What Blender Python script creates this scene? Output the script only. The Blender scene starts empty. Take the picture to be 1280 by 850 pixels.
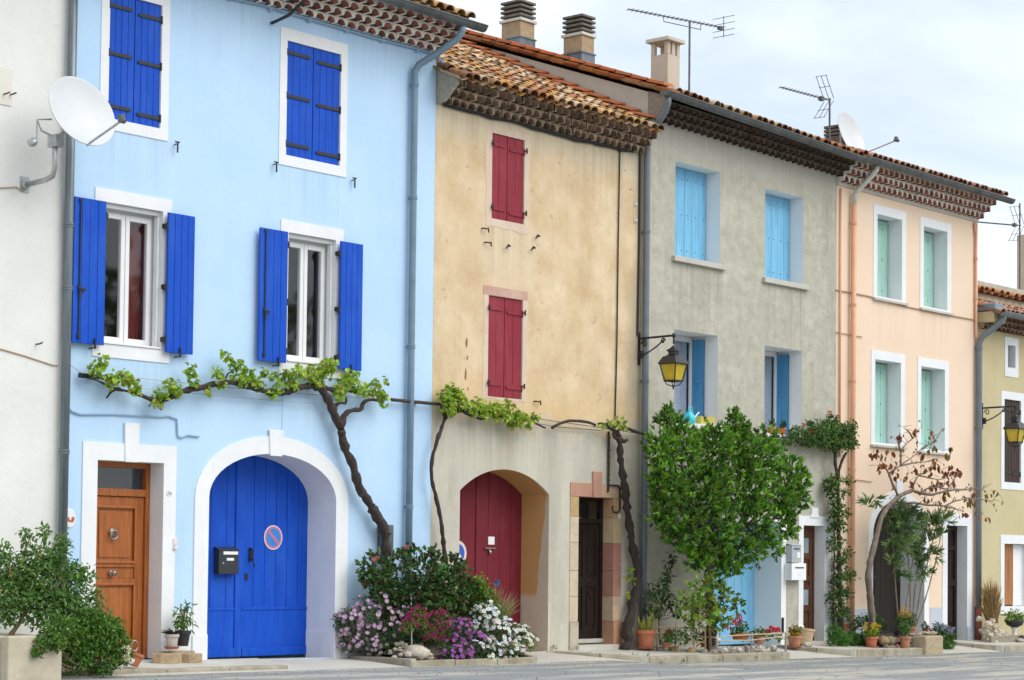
import bpy, math, random
from mathutils import Vector, Matrix
from math import sin, cos, pi, sqrt, radians as rad
S = bpy.context.scene
COL = S.collection
RNG = random.Random(7)

# ------------------------------------------------------------------ mesh collector
class MB:
    def __init__(s):
        s.v = []; s.f = []; s.c = []
    def face(s, pts, col=None):
        i = len(s.v); s.v += [tuple(p) for p in pts]
        s.f.append(tuple(range(i, i + len(pts)))); s.c.append(col)
    def box(s, x0, x1, y0, y1, z0, z1, col=None):
        i = len(s.v)
        s.v += [(x0,y0,z0),(x1,y0,z0),(x1,y1,z0),(x0,y1,z0),(x0,y0,z1),(x1,y0,z1),(x1,y1,z1),(x0,y1,z1)]
        for q in ((0,3,2,1),(4,5,6,7),(0,1,5,4),(1,2,6,5),(2,3,7,6),(3,0,4,7)):
            s.f.append(tuple(i + k for k in q)); s.c.append(col)
    def prism(s, poly, d, col=None):
        """polygon (3-D points) extruded by the vector d"""
        n = len(poly); i = len(s.v); d = Vector(d)
        s.v += [tuple(p) for p in poly] + [tuple(Vector(p) + d) for p in poly]
        s.f.append(tuple(i + k for k in range(n))[::-1]); s.c.append(col)
        s.f.append(tuple(i + n + k for k in range(n))); s.c.append(col)
        for k in range(n):
            k2 = (k + 1) % n
            s.f.append((i + k, i + k2, i + n + k2, i + n + k)); s.c.append(col)
    def tube(s, pts, r, n=8, col=None, knots=0, rng=None, cap=True):
        pts = [Vector(p) for p in pts]
        if not isinstance(r, (list, tuple)): r = [r] * len(pts)
        up = None; i0 = len(s.v)
        for k, p in enumerate(pts):
            a = pts[max(k - 1, 0)]; b = pts[min(k + 1, len(pts) - 1)]
            t = (b - a)
            if t.length < 1e-9: t = Vector((0, 0, 1))
            t.normalize()
            if up is None: up = t.orthogonal().normalized()
            up = up - t * up.dot(t)
            if up.length < 1e-6: up = t.orthogonal()
            up.normalize(); w = t.cross(up)
            for j in range(n):
                a_ = 2 * pi * j / n
                rr = r[k] * (1 + (rng.uniform(-knots, knots) if knots else 0))
                s.v.append(tuple(p + (up * cos(a_) + w * sin(a_)) * rr))
        for k in range(len(pts) - 1):
            for j in range(n):
                j2 = (j + 1) % n
                s.f.append((i0 + k*n + j, i0 + k*n + j2, i0 + (k+1)*n + j2, i0 + (k+1)*n + j)); s.c.append(col)
        if cap:
            s.f.append(tuple(i0 + j for j in range(n))[::-1]); s.c.append(col)
            s.f.append(tuple(i0 + (len(pts)-1)*n + j for j in range(n))); s.c.append(col)
    def lathe(s, cen, prof, n=20, col=None, axis=None):
        """profile (r, h) turned about +Z at cen (or about axis)"""
        cen = Vector(cen); q = Vector((0,0,1)).rotation_difference(Vector(axis)) if axis else None
        i0 = len(s.v)
        for r, h in prof:
            for j in range(n):
                p = Vector((r * cos(2*pi*j/n), r * sin(2*pi*j/n), h))
                if q: p = q @ p
                s.v.append(tuple(cen + p))
        for k in range(len(prof) - 1):
            for j in range(n):
                j2 = (j + 1) % n
                s.f.append((i0+k*n+j, i0+k*n+j2, i0+(k+1)*n+j2, i0+(k+1)*n+j)); s.c.append(col)
        for k, flip in ((0, True), (len(prof) - 1, False)):
            if prof[k][0] > 1e-4:
                t = tuple(i0 + k*n + j for j in range(n))
                s.f.append(t[::-1] if flip else t); s.c.append(col)
    def rock(s, cen, r, rng, col=None, flat=.7):
        n, m = 7, 5; i0 = len(s.v); rx, ry, rz = (r*rng.uniform(.75,1.2), r*rng.uniform(.75,1.2), r*flat*rng.uniform(.8,1.15))
        a0 = rng.uniform(0, 6)
        for k in range(m + 1):
            th = pi * k / m
            for j in range(n):
                ph = 2*pi*j/n + a0; q = rng.uniform(.8, 1.12)
                s.v.append((cen[0] + rx*q*sin(th)*cos(ph), cen[1] + ry*q*sin(th)*sin(ph), cen[2] + rz*q*cos(th)))
        for k in range(m):
            for j in range(n):
                j2 = (j+1) % n
                s.f.append((i0+k*n+j, i0+(k+1)*n+j, i0+(k+1)*n+j2, i0+k*n+j2)); s.c.append(col)
    def leaf(s, p, d, nrm, L, W, col, fold=.25):
        d = Vector(d).normalized(); sd = d.cross(Vector(nrm))
        if sd.length < 1e-4: sd = d.orthogonal()
        sd.normalize(); up = sd.cross(d)
        p = Vector(p); h = up * (W * fold); dr = up * (-L * .12)
        b = p; t = p + d*L + dr
        l1 = p + d*L*.3 + sd*W*.5 + h; l2 = p + d*L*.68 + sd*W*.42 + h + dr*.4
        r1 = p + d*L*.3 - sd*W*.5 + h; r2 = p + d*L*.68 - sd*W*.42 + h + dr*.4
        i = len(s.v); s.v += [tuple(q) for q in (b, l1, l2, t, r2, r1)]
        s.f += [(i, i+1, i+2, i+3), (i, i+3, i+4, i+5)]; s.c += [col, col]
    def build(s, name, mat, parent=None, smooth=False, bevel=0, loc=None):
        off = OFF.get(parent, Vector((0,0,0))) if parent else Vector(loc or (0,0,0))
        me = bpy.data.meshes.new(name)
        me.from_pydata([(x-off.x, y-off.y, z-off.z) for x, y, z in s.v], [], s.f)
        if any(c is not None for c in s.c):
            a = me.attributes.new('tint', 'FLOAT_COLOR', 'FACE')
            flat = []
            for c in s.c:
                c = c or (1,1,1); flat += [c[0], c[1], c[2], 1.0]
            a.data.foreach_set('color', flat)
        if smooth: me.polygons.foreach_set('use_smooth', [True]*len(me.polygons))
        me.materials.append(mat); me.update()
        o = bpy.data.objects.new(name, me); COL.objects.link(o)
        if parent: o.parent = parent; OFF[o] = off
        else: o.location = off; OFF[o] = off
        if bevel:
            b = o.modifiers.new('edge', 'BEVEL'); b.width = bevel; b.segments = 2; b.limit_method = 'ANGLE'; b.angle_limit = rad(50)
        return o
OFF = {}
def props(o, label, cat, group=None):
    o['label'] = label; o['category'] = cat
    if group: o['group'] = group
    return o
def thing(name, label, cat, loc=(0,0,0), group=None):
    o = bpy.data.objects.new(name, None); COL.objects.link(o); o.location = loc; OFF[o] = Vector(loc)
    o.empty_display_size = .1
    return props(o, label, cat, group)
def solo(mb, name, mat, label, cat, group=None, loc=None, smooth=False, bevel=0):
    if loc is None:
        n = len(mb.v); loc = (sum(v[0] for v in mb.v)/n, sum(v[1] for v in mb.v)/n, min(v[2] for v in mb.v))
    return props(mb.build(name, mat, None, smooth, bevel, loc), label, cat, group)
def structure(mb, name, mat, smooth=False):
    o = mb.build(name, mat, None, smooth); o['kind'] = 'structure'; return o

# ------------------------------------------------------------------ materials
class NT:
    def __init__(s, name):
        s.m = bpy.data.materials.new(name); s.m.use_nodes = True; s.t = s.m.node_tree
        s.b = s.t.nodes['Principled BSDF']; s.out = s.t.nodes['Material Output']; s._p = None
    def n(s, typ, **kw):
        x = s.t.nodes.new(typ)
        for k, v in kw.items(): setattr(x, k, v)
        return x
    def l(s, a, b): s.t.links.new(a, b)
    def pos(s):
        if not s._p: s._p = s.n('ShaderNodeNewGeometry').outputs['Position']
        return s._p
    def noise(s, scale, detail=4, rough=.55, stretch=None, off=0):
        no = s.n('ShaderNodeTexNoise'); no.inputs['Scale'].default_value = scale; no.inputs['Detail'].default_value = detail; no.inputs['Roughness'].default_value = rough
        mp = s.n('ShaderNodeMapping'); mp.inputs['Scale'].default_value = stretch or (1,1,1); mp.inputs['Location'].default_value = (off, off*.7, off*.3)
        s.l(s.pos(), mp.inputs['Vector']); s.l(mp.outputs[0], no.inputs['Vector']); return no.outputs['Fac']
    def ramp(s, fac, a, b):
        r = s.n('ShaderNodeMapRange'); r.inputs['From Min'].default_value = a; r.inputs['From Max'].default_value = b; r.clamp = True
        s.l(fac, r.inputs['Value']); return r.outputs['Result']
    def mix(s, fac, a, b, mode='MIX'):
        m = s.n('ShaderNodeMix', data_type='RGBA', blend_type=mode)
        for sock, val in ((m.inputs['Factor'], fac), (m.inputs['A'], a), (m.inputs['B'], b)):
            if hasattr(val, 'is_linked'): s.l(val, sock)
            elif isinstance(val, (int, float)): sock.default_value = val
            else: sock.default_value = (*val, 1) if len(val) == 3 else val
        return m.outputs['Result']
    def math(s, op, a, b=0):
        m = s.n('ShaderNodeMath', operation=op)
        for i, val in enumerate((a, b)):
            if hasattr(val, 'is_linked'): s.l(val, m.inputs[i])
            else: m.inputs[i].default_value = val
        return m.outputs[0]
    def bump(s, h, strength, dist=.02):
        b = s.n('ShaderNodeBump'); b.inputs['Strength'].default_value = strength; b.inputs['Distance'].default_value = dist
        s.l(h, b.inputs['Height']); s.l(b.outputs[0], s.b.inputs['Normal'])
    def color(s, c):
        if hasattr(c, 'is_linked'): s.l(c, s.b.inputs['Base Color'])
        else: s.b.inputs['Base Color'].default_value = (*c, 1)
    def z(s):
        x = s.n('ShaderNodeSeparateXYZ'); s.l(s.pos(), x.inputs[0]); return x.outputs
    def tint(s):
        a = s.n('ShaderNodeAttribute'); a.attribute_name = 'tint'; return a.outputs['Color']

def simple(name, col, rough=.6, var=.12, scale=6, metal=0, bump=0, bscale=60, stretch=None, spec=None):
    t = NT(name); f = t.noise(scale, 5, .6, stretch)
    t.color(t.mix(t.ramp(f, .3, .7), tuple(c*(1-var) for c in col), tuple(min(1, c*(1+var)) for c in col)))
    t.b.inputs['Roughness'].default_value = rough; t.b.inputs['Metallic'].default_value = metal
    if spec is not None: t.b.inputs['Specular IOR Level'].default_value = spec
    if bump: t.bump(t.noise(bscale, 4, .6, stretch), bump, .01)
    return t.m
def tinted(name, rough=.8, var=.25, scale=30, bump=.4, base=(1,1,1), bscale=50):
    t = NT(name); f = t.noise(scale, 5, .65)
    c = t.mix(1.0, t.tint(), t.mix(t.ramp(f, .25, .75), tuple(b*(1-var) for b in base), tuple(b*(1+var*.6) for b in base)), 'MULTIPLY')
    t.color(c); t.b.inputs['Roughness'].default_value = rough
    if bump: t.bump(t.noise(bscale, 4, .6), bump, .01)
    return t.m
def leafmat(name, rough=.42, trans=.35, spec=.4):
    t = NT(name); c = t.tint(); t.color(c); t.b.inputs['Roughness'].default_value = rough; t.b.inputs['Specular IOR Level'].default_value = spec
    tr = t.n('ShaderNodeBsdfTranslucent'); mx = t.n('ShaderNodeMixShader'); mx.inputs[0].default_value = trans
    t.l(t.mix(1.0, c, (1.25, 1.2, .55), 'MULTIPLY'), tr.inputs['Color']); t.l(t.b.outputs[0], mx.inputs[1]); t.l(tr.outputs[0], mx.inputs[2]); t.l(mx.outputs[0], t.out.inputs['Surface'])
    return t.m
def plaster(name, a, b, scale=1.1, bump=.3, streak=0.0, dirt=(.3,.28,.22), dirtz=None, speck=0):
    """painted or bare render: two close tones, faint rain streaks, dirt rising from the ground"""
    t = NT(name)
    c = t.mix(t.ramp(t.noise(scale, 6, .6), .32, .68), a, b)
    fine = t.noise(38, 6, .7)
    c = t.mix(t.math('MULTIPLY', t.ramp(fine, .35, .8), .12), c, tuple(x*.72 for x in a))
    if streak:
        st = t.ramp(t.noise(1.0, 5, .6, (5, 5, .35), 3), .52, .78)
        big = t.ramp(t.noise(.6, 3, .5, None, 9), .4, .65)
        c = t.mix(t.math('MULTIPLY', t.math('MULTIPLY', st, big), streak), c, dirt)
    if speck:
        c = t.mix(t.math('MULTIPLY', t.ramp(t.noise(9, 3, .4, None, 5), .68, .74), speck), c, dirt)
    if dirtz:
        zz = t.z()[2]; k = t.math('ADD', zz, t.math('MULTIPLY', t.noise(3, 4, .6), .9))
        c = t.mix(t.math('MULTIPLY', t.math('SUBTRACT', 1, t.ramp(k, dirtz[0], dirtz[1])), dirtz[2]), c, dirt)
    t.color(c); t.b.inputs['Roughness'].default_value = .88; t.b.inputs['Specular IOR Level'].default_value = .2
    h = t.math('ADD', t.math('MULTIPLY', t.noise(9, 4, .6), .9), t.math('MULTIPLY', fine, .5))
    t.bump(h, bump, .02); return t
def runs(t, c, spots, col, strength):
    """rain streaks below sills and eaves: spots = (x centre, half width, z top, length)"""
    X, Y, Z = t.z(); st = t.ramp(t.noise(1.0, 5, .65, (11, 11, .22), 17), .42, .66)
    for xc, hw, zt, ln in spots:
        mx = t.math('SUBTRACT', 1, t.ramp(t.math('ABSOLUTE', t.math('SUBTRACT', X, xc)), hw*.75, hw))
        mz = t.math('MULTIPLY', t.ramp(Z, zt-ln, zt), t.math('LESS_THAN', Z, zt))
        c = t.mix(t.math('MULTIPLY', t.math('MULTIPLY', mx, mz), t.math('MULTIPLY', st, strength)), c, col)
    return c
MAT = {}
def blue_mat():
    t = plaster('blue_limewash', (.475,.67,.895), (.535,.73,.935), .9, .22, .16, (.30,.42,.55), (.45,1.0,.22))
    c = runs(t, t.b.inputs['Base Color'].links[0].from_socket, [(.95,.62,3.66,1.3),(3.97,.62,3.70,1.1),(.94,.6,6.45,.9),(3.95,.66,6.45,1.0),(5.3,1.2,8.5,.8),(1.8,1.6,8.5,.7)], (.36,.47,.58), .38)
    c = t.mix(t.math('MULTIPLY', t.ramp(t.noise(.55, 4, .5, None, 21), .52, .60), .10), c, (.60,.77,.93)); t.color(c); return t.m
MAT['blue_wall'] = blue_mat()
MAT['white_wall'] = plaster('white_limewash', (.72,.715,.67), (.80,.80,.765), .9, .3, .35, (.52,.48,.38), speck=.15).m
def peach_mat():
    t = plaster('peach_render', (.82,.63,.47), (.86,.68,.52), .9, .2, .12, (.62,.42,.29), (.3,1.2,.18))
    t.color(runs(t, t.b.inputs['Base Color'].links[0].from_socket, [(18.85,.62,6.18,1.0),(20.57,.62,6.16,1.0),(18.82,.62,3.44,.9),(20.5,.62,3.4,.9)], (.60,.43,.32), .4)); return t.m
MAT['peach_wall'] = peach_mat()
MAT['yellow_wall'] = plaster('ochre_yellow_render', (.54,.465,.275), (.62,.545,.335), .9, .25, .35, (.40,.32,.15), (-.6,.9,.35)).m
def tan_mat():
    t = plaster('old_ochre_render', (.60,.43,.25), (.79,.635,.43), 1.6, .5, .40, (.40,.30,.19), None, .5)
    base = t.b.inputs['Base Color'].links[0].from_socket; X, Y, Z = t.z()
    n1 = t.noise(1.7, 6, .62, None, 4)
    zz = t.math('ADD', Z, t.math('MULTIPLY', t.math('SUBTRACT', n1, .5), 1.1))
    grey = t.mix(t.ramp(t.noise(1.0, 6, .65, (2.5,2.5,.5), 7), .3, .7), (.45,.42,.345), (.62,.585,.49))
    orange = t.math('MULTIPLY', t.math('MULTIPLY', t.ramp(zz, 3.25, 3.55), t.math('SUBTRACT', 1, t.ramp(zz, 3.55, 4.1))), .5)
    c = t.mix(orange, base, (.72,.50,.24))
    c = t.mix(t.math('SUBTRACT', 1, t.ramp(zz, 3.1, 3.45)), c, grey)
    c = t.mix(t.math('MULTIPLY', t.ramp(zz, 7.3, 7.5), .65), c, (.66,.58,.43))
    # paler repair between the two windows, darker weathered strip at the right edge
    d = t.math('ABSOLUTE', t.math('SUBTRACT', X, 8.0)); dn = t.math('ADD', d, t.math('MULTIPLY', t.math('SUBTRACT', n1, .5), .7))
    rep = t.math('MULTIPLY', t.math('SUBTRACT', 1, t.ramp(dn, .45, .65)), t.math('MULTIPLY', t.ramp(zz, 5.1, 5.4), t.math('SUBTRACT', 1, t.ramp(zz, 6.1, 6.5))))
    c = t.mix(t.math('MULTIPLY', rep, .75), c, (.74,.60,.42))
    ed = t.math('ADD', X, t.math('MULTIPLY', t.math('SUBTRACT', t.noise(1.2, 5, .6, (1,1,.4), 2), .5), 1.2))
    c = t.mix(t.math('MULTIPLY', t.ramp(ed, 10.75, 11.15), .7), c, (.36,.32,.24))
    c = runs(t, c, [(7.93,.5,6.28,1.2),(7.92,.5,3.62,1.2),(7.6,1.3,7.8,.9),(9.9,1.1,7.8,1.2),(8.0,1.1,3.4,1.0)], (.40,.30,.20), .5)
    c = t.mix(t.math('MULTIPLY', t.ramp(t.noise(4.5, 8, .75, None, 41), .56, .68), .30), c, (.80,.69,.52))
    t.color(c); return t.m
MAT['tan_wall'] = tan_mat()
def grey_mat():
    t = plaster('bare_cement_render', (.425,.405,.325), (.535,.515,.43), 5.5, .8, .4, (.27,.25,.195), (-.4, 1.2, .5), .2)
    base = t.b.inputs['Base Color'].links[0].from_socket
    c = t.mix(t.math('MULTIPLY', t.ramp(t.noise(1.5, 8, .72, (.8,.8,1.2), 11), .5, .62), .45), base, (.62,.595,.515))
    c = t.mix(t.math('MULTIPLY', t.ramp(t.noise(3.0, 7, .7, (.5,.5,1.5), 31), .55, .7), .35), c, (.33,.31,.24))
    c = runs(t, c, [(12.75,.78,6.17,1.6),(15.32,.76,6.14,1.5),(13.0,1.7,8.4,1.0),(16.0,1.0,8.35,.9),(16.8,.35,8.3,4.5)], (.25,.235,.185), .55)
    X, Y, Z = t.z()
    c = t.mix(t.math('MULTIPLY', t.ramp(t.math('ADD', Z, t.math('MULTIPLY', t.noise(2.2,5), .5)), 8.1, 8.25), .6), c, (.5,.475,.42))
    t.color(c); return t.m
MAT['grey_wall'] = grey_mat()
MAT['white_paint'] = plaster('white_masonry_paint', (.78,.79,.81), (.84,.85,.86), 2.5, .25, .22, (.55,.55,.53), (-.1,.7,.25), .15).m
MAT['reveal_white'] = plaster('greyish_white_reveal_paint', (.83,.84,.84), (.87,.88,.88), 1.5, .08, .08, (.58,.58,.56)).m
MAT['plinth_grey'] = plaster('blue_grey_plinth_paint', (.50,.54,.62), (.56,.60,.68), 1.5, .1, .15, (.4,.4,.42)).m
def painted(name, col, fade, rough=.55, spec=.22, chips=.35, undercoat=(.30,.29,.27)):
    """brush-painted boards: sun-faded streaks along the grain, darker grime, a few chips"""
    t = NT(name); st = (7, 7, .5)
    c = t.mix(t.ramp(t.noise(3, 6, .65, st), .3, .72), tuple(v*.80 for v in col), tuple(v*1.12 for v in col))
    c = t.mix(t.math('MULTIPLY', t.ramp(t.noise(1.6, 5, .6, (2,2,.7), 6), .48, .72), .30), c, fade)
    c = t.mix(t.math('MULTIPLY', t.ramp(t.noise(2.6, 6, .7, (3,3,1), 13), .56, .75), .45), c, tuple(v*.55 for v in col))
    c = t.mix(t.math('MULTIPLY', t.ramp(t.noise(26, 4, .6, (1.6,1.6,.6), 2), .71, .74), chips), c, undercoat)
    t.color(c); t.b.inputs['Roughness'].default_value = rough; t.b.inputs['Specular IOR Level'].default_value = spec
    t.bump(t.noise(30, 4, .6, st), .25, .01); return t.m
MAT['blue_wood'] = painted('cobalt_painted_wood', (.006,.080,.53), (.045,.16,.60), chips=.15)
MAT['red_wood'] = painted('oxblood_painted_wood', (.285,.028,.046), (.40,.10,.11))
MAT['red_door'] = painted('dark_red_painted_door', (.185,.020,.032), (.28,.06,.07))
MAT['sky_wood'] = painted('sky_blue_painted_wood', (.22,.54,.80), (.36,.63,.82))
MAT['mid_blue_wood'] = painted('mid_blue_painted_wood', (.085,.30,.55), (.16,.38,.58))
MAT['mint_wood'] = painted('mint_green_painted_wood', (.39,.65,.56), (.50,.70,.63))
MAT['brown_wood'] = simple('dark_brown_shutter_wood', (.055,.036,.028), .6, .3, 6, bump=.3, bscale=30, stretch=(6,6,.5), spec=.2)
MAT['black_door'] = simple('near_black_varnished_door', (.022,.014,.012), .38, .35, 6, stretch=(6,6,.5), spec=.2)
MAT['gate_dark'] = simple('dark_umber_door_paint', (.030,.024,.021), .55, .25, 6, stretch=(6,6,.5), spec=.2)
MAT['walnut'] = simple('walnut_stained_door', (.115,.048,.026), .45, .35, 5, stretch=(6,6,.5), spec=.2)
MAT['plywood'] = simple('orange_brown_plywood', (.36,.145,.04), .55, .25, 4, stretch=(5,5,.5))
def oak():
    t = NT('varnished_oak'); f = t.noise(3, 6, .6, (9, 9, .7)); g = t.noise(14, 3, .5, (8, 8, .4))
    c = t.mix(t.ramp(f, .3, .7), (.27,.072,.012), (.46,.145,.032)); c = t.mix(t.math('MULTIPLY', t.ramp(g, .5, .7), .5), c, (.22,.058,.012))
    t.color(c); t.b.inputs['Roughness'].default_value = .4; return t.m
MAT['oak'] = oak()
MAT['iron'] = simple('black_wrought_iron', (.018,.018,.02), .5, .3, 20)
MAT['rust_iron'] = simple('rusty_dark_iron', (.05,.03,.022), .75, .4, 20)
MAT['zinc'] = simple('weathered_zinc', (.175,.205,.225), .45, .22, 3, .6, stretch=(3,3,.5))
MAT['zinc_blue'] = simple('blue_painted_pipe', (.165,.245,.315), .5, .15, 4)
MAT['zinc_grey'] = simple('grey_painted_pipe', (.155,.18,.205), .5, .15, 3)
MAT['zinc_dark'] = simple('dark_zinc_gutter', (.115,.125,.13), .5, .3, 3, .4)
MAT['orange_pipe'] = simple('orange_painted_pipe', (.72,.38,.22), .5, .08, 4)
MAT['rust_pipe'] = simple('red_brown_cast_iron', (.24,.065,.035), .65, .25, 8)
MAT['white_pvc'] = simple('white_pvc', (.80,.80,.80), .35, .03, 5)
MAT['cream_pvc'] = simple('pale_grey_pipe', (.58,.57,.53), .5, .1, 5)
MAT['dish'] = simple('off_white_dish_paint', (.60,.615,.63), .4, .05, 3)
MAT['steel'] = simple('galvanised_steel', (.42,.43,.43), .42, .2, 12, .7)
MAT['brass'] = simple('dull_pewter_metal', (.36,.33,.30), .35, .25, 30, .8)
MAT['terracotta'] = simple('terracotta_pot', (.46,.155,.075), .8, .18, 10, bump=.15)
MAT['old_terracotta'] = simple('dusty_terracotta_pot', (.46,.20,.115), .85, .25, 12, bump=.2)
MAT['orange_pot'] = simple('bright_orange_pot', (.66,.19,.045), .6, .1, 10)
MAT['black_plastic'] = simple('black_plastic', (.022,.022,.024), .45, .2, 10)
MAT['grey_pot'] = simple('pale_clay_pot', (.50,.45,.40), .8, .15, 10)
MAT['soil'] = simple('dark_soil', (.055,.04,.028), .95, .4, 20, bump=.6)
MAT['bark'] = simple('dark_vine_bark', (.050,.035,.030), .9, .45, 14, bump=.9, bscale=35, stretch=(2.5,2.5,.6))
MAT['grey_bark'] = simple('grey_brown_bark', (.20,.155,.125), .85, .3, 10, bump=.6, bscale=35)
MAT['brown_stem'] = simple('brown_green_stem', (.14,.10,.055), .85, .3, 12, bump=.4)
MAT['bamboo'] = simple('weathered_bamboo', (.56,.40,.23), .6, .2, 8)
MAT['grey_stick'] = simple('grey_weathered_stick', (.30,.26,.22), .8, .25, 10)
MAT['stone'] = tinted('garden_stone', .9, .35, 18, .8)
MAT['planter'] = plaster('old_cement_planter', (.47,.41,.30), (.60,.54,.42), 3, .55, .3, (.36,.29,.19), (-.2,.45,.5), .2).m
MAT['concrete'] = plaster('pale_concrete', (.50,.475,.415), (.60,.575,.51), 1.4, .35, .2, (.30,.26,.20), None, .3).m
MAT['kerb'] = plaster('stained_kerb_stone', (.28,.24,.17), (.47,.43,.34), 3.0, .6, .0, (.20,.165,.11), None, .6).m
MAT['leaf'] = leafmat('leaves'); MAT['gloss_leaf'] = leafmat('glossy_leaves', .26, .25, .6); MAT['dry_leaf'] = leafmat('dry_leaves', .7, .25, .2); MAT['petal'] = leafmat('petals', .6, .3, .2)
MAT['mailbox'] = simple('black_mailbox_enamel', (.03,.033,.038), .35, .1, 10)
MAT['mail_grey'] = simple('grey_mailbox_enamel', (.42,.45,.48), .4, .06, 10)
MAT['label_white'] = simple('white_label', (.82,.83,.84), .5, .03, 10)
MAT['sign_red'] = simple('faded_sign_red', (.62,.16,.30), .4, .05, 10)
MAT['sign_blue'] = simple('sign_blue', (.03,.24,.64), .4, .06, 10)
MAT['sign_navy'] = simple('sign_royal_blue', (.035,.11,.50), .4, .06, 10)
MAT['sign_cream'] = simple('faded_cream_pink', (.76,.66,.62), .45, .05, 10)
MAT['ceramic'] = simple('white_ceramic', (.80,.79,.78), .25, .03, 10)
MAT['ceramic_red'] = simple('rust_red_glaze', (.48,.13,.06), .3, .15, 30)
MAT['number_ink'] = simple('grey_green_enamel', (.30,.42,.42), .4, .1, 10)
MAT['cable_blue'] = simple('blue_painted_cable', (.30,.44,.58), .6, .1, 10)
MAT['cable_black'] = simple('black_cable', (.028,.026,.024), .7, .2, 10)
MAT['cable_tan'] = simple('buff_cable', (.44,.29,.20), .7, .1, 10)
MAT['curtain'] = simple('dark_red_curtain', (.16,.018,.022), .9, .3, 10, stretch=(6,6,.2))
MAT['lace'] = simple('grey_lace_curtain', (.40,.46,.56), .9, .25, 45)
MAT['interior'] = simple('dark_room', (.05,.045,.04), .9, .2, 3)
MAT['cyan'] = simple('turquoise_plastic', (.04,.62,.76), .4, .06, 8)
MAT['yellow_plastic'] = simple('yellow_plastic', (.70,.56,.12), .45, .08, 8)
MAT['pinwheel_blue'] = simple('slate_blue_plastic', (.10,.16,.32), .45, .1, 10)
MAT['pink_stone'] = tinted('pink_sandstone', .85, .18, 7, .35)
MAT['tile'] = tinted('lichened_clay_tile', .85, .55, 13, .5, (1,1,1), 40)
MAT['new_tile'] = tinted('new_orange_tile', .7, .15, 10, .15)
def glassmat(name, col=(.02,.025,.028), rough=.03):
    t = NT(name); gl = t.n('ShaderNodeBsdfGlossy'); gl.inputs['Roughness'].default_value = rough
    tr = t.n('ShaderNodeBsdfTransparent'); fr = t.n('ShaderNodeLayerWeight'); fr.inputs['Blend'].default_value = .5
    mx = t.n('ShaderNodeMixShader'); t.l(t.math('ADD', t.math('MULTIPLY', t.math('POWER', fr.outputs['Facing'], 4), .75), .045), mx.inputs[0]); t.l(tr.outputs[0], mx.inputs[1]); t.l(gl.outputs[0], mx.inputs[2]); t.l(mx.outputs[0], t.out.inputs['Surface'])
    return t.m
MAT['glass'] = glassmat('window_glass')
MAT['amber'] = simple('amber_glass', (.56,.42,.028), .25, .15, 6)
MAT['frost'] = simple('frosted_door_glass', (.30,.37,.39), .2, .12, 8)
# painted orange patch on the side of the dark red gateway
def tan_reveal():
    t = plaster('half_painted_ochre_reveal', (.60,.52,.40), (.66,.58,.45), 1.5, .3, .1)
    base = t.b.inputs['Base Color'].links[0].from_socket; X, Y, Z = t.z()
    n1 = t.noise(2.2, 5, .6, None, 3)
    k = t.math('ADD', t.math('ADD', Y, t.math('MULTIPLY', Z, .13)), t.math('MULTIPLY', t.math('SUBTRACT', n1, .5), .16))
    k2 = t.ramp(k, .33, .35)
    c = t.mix(t.math('MULTIPLY', k2, t.ramp(t.math('ADD', Z, t.math('MULTIPLY', n1, .3)), .85, .95)), base, (.58,.335,.13))
    t.color(c); return t.m
MAT['tan_reveal'] = tan_reveal()
def asphalt():
    t = NT('old_asphalt')
    f = t.noise(70, 3, .7); big = t.noise(.9, 6, .65, (.35, 2.2, 1)); c = t.mix(t.ramp(f, .3, .75), (.17,.18,.185), (.40,.41,.41))
    c = t.mix(t.math('MULTIPLY', t.ramp(big, .50, .58), .75), c, (.52,.49,.41))
    c = t.mix(t.math('MULTIPLY', t.ramp(t.noise(6, 4, .6, (.6, 2, 1), 8), .64, .72), .5), c, (.33,.26,.15))
    v = t.n('ShaderNodeTexVoronoi'); v.feature = 'DISTANCE_TO_EDGE'; v.inputs['Scale'].default_value = .8; t.l(t.pos(), v.inputs['Vector'])
    c = t.mix(t.math('MULTIPLY', t.math('LESS_THAN', t.math('ADD', v.outputs['Distance'], t.math('MULTIPLY', t.noise(9, 4, .6), .03)), .022), .55), c, (.07,.07,.065))
    t.color(c); t.b.inputs['Roughness'].default_value = .95; t.b.inputs['Specular IOR Level'].default_value = .2; t.bump(f, .5, .01); return t.m
MAT['road'] = asphalt()
MAT['earth'] = simple('dry_earth', (.22,.19,.13), .95, .3, .5, bump=.3)
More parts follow.
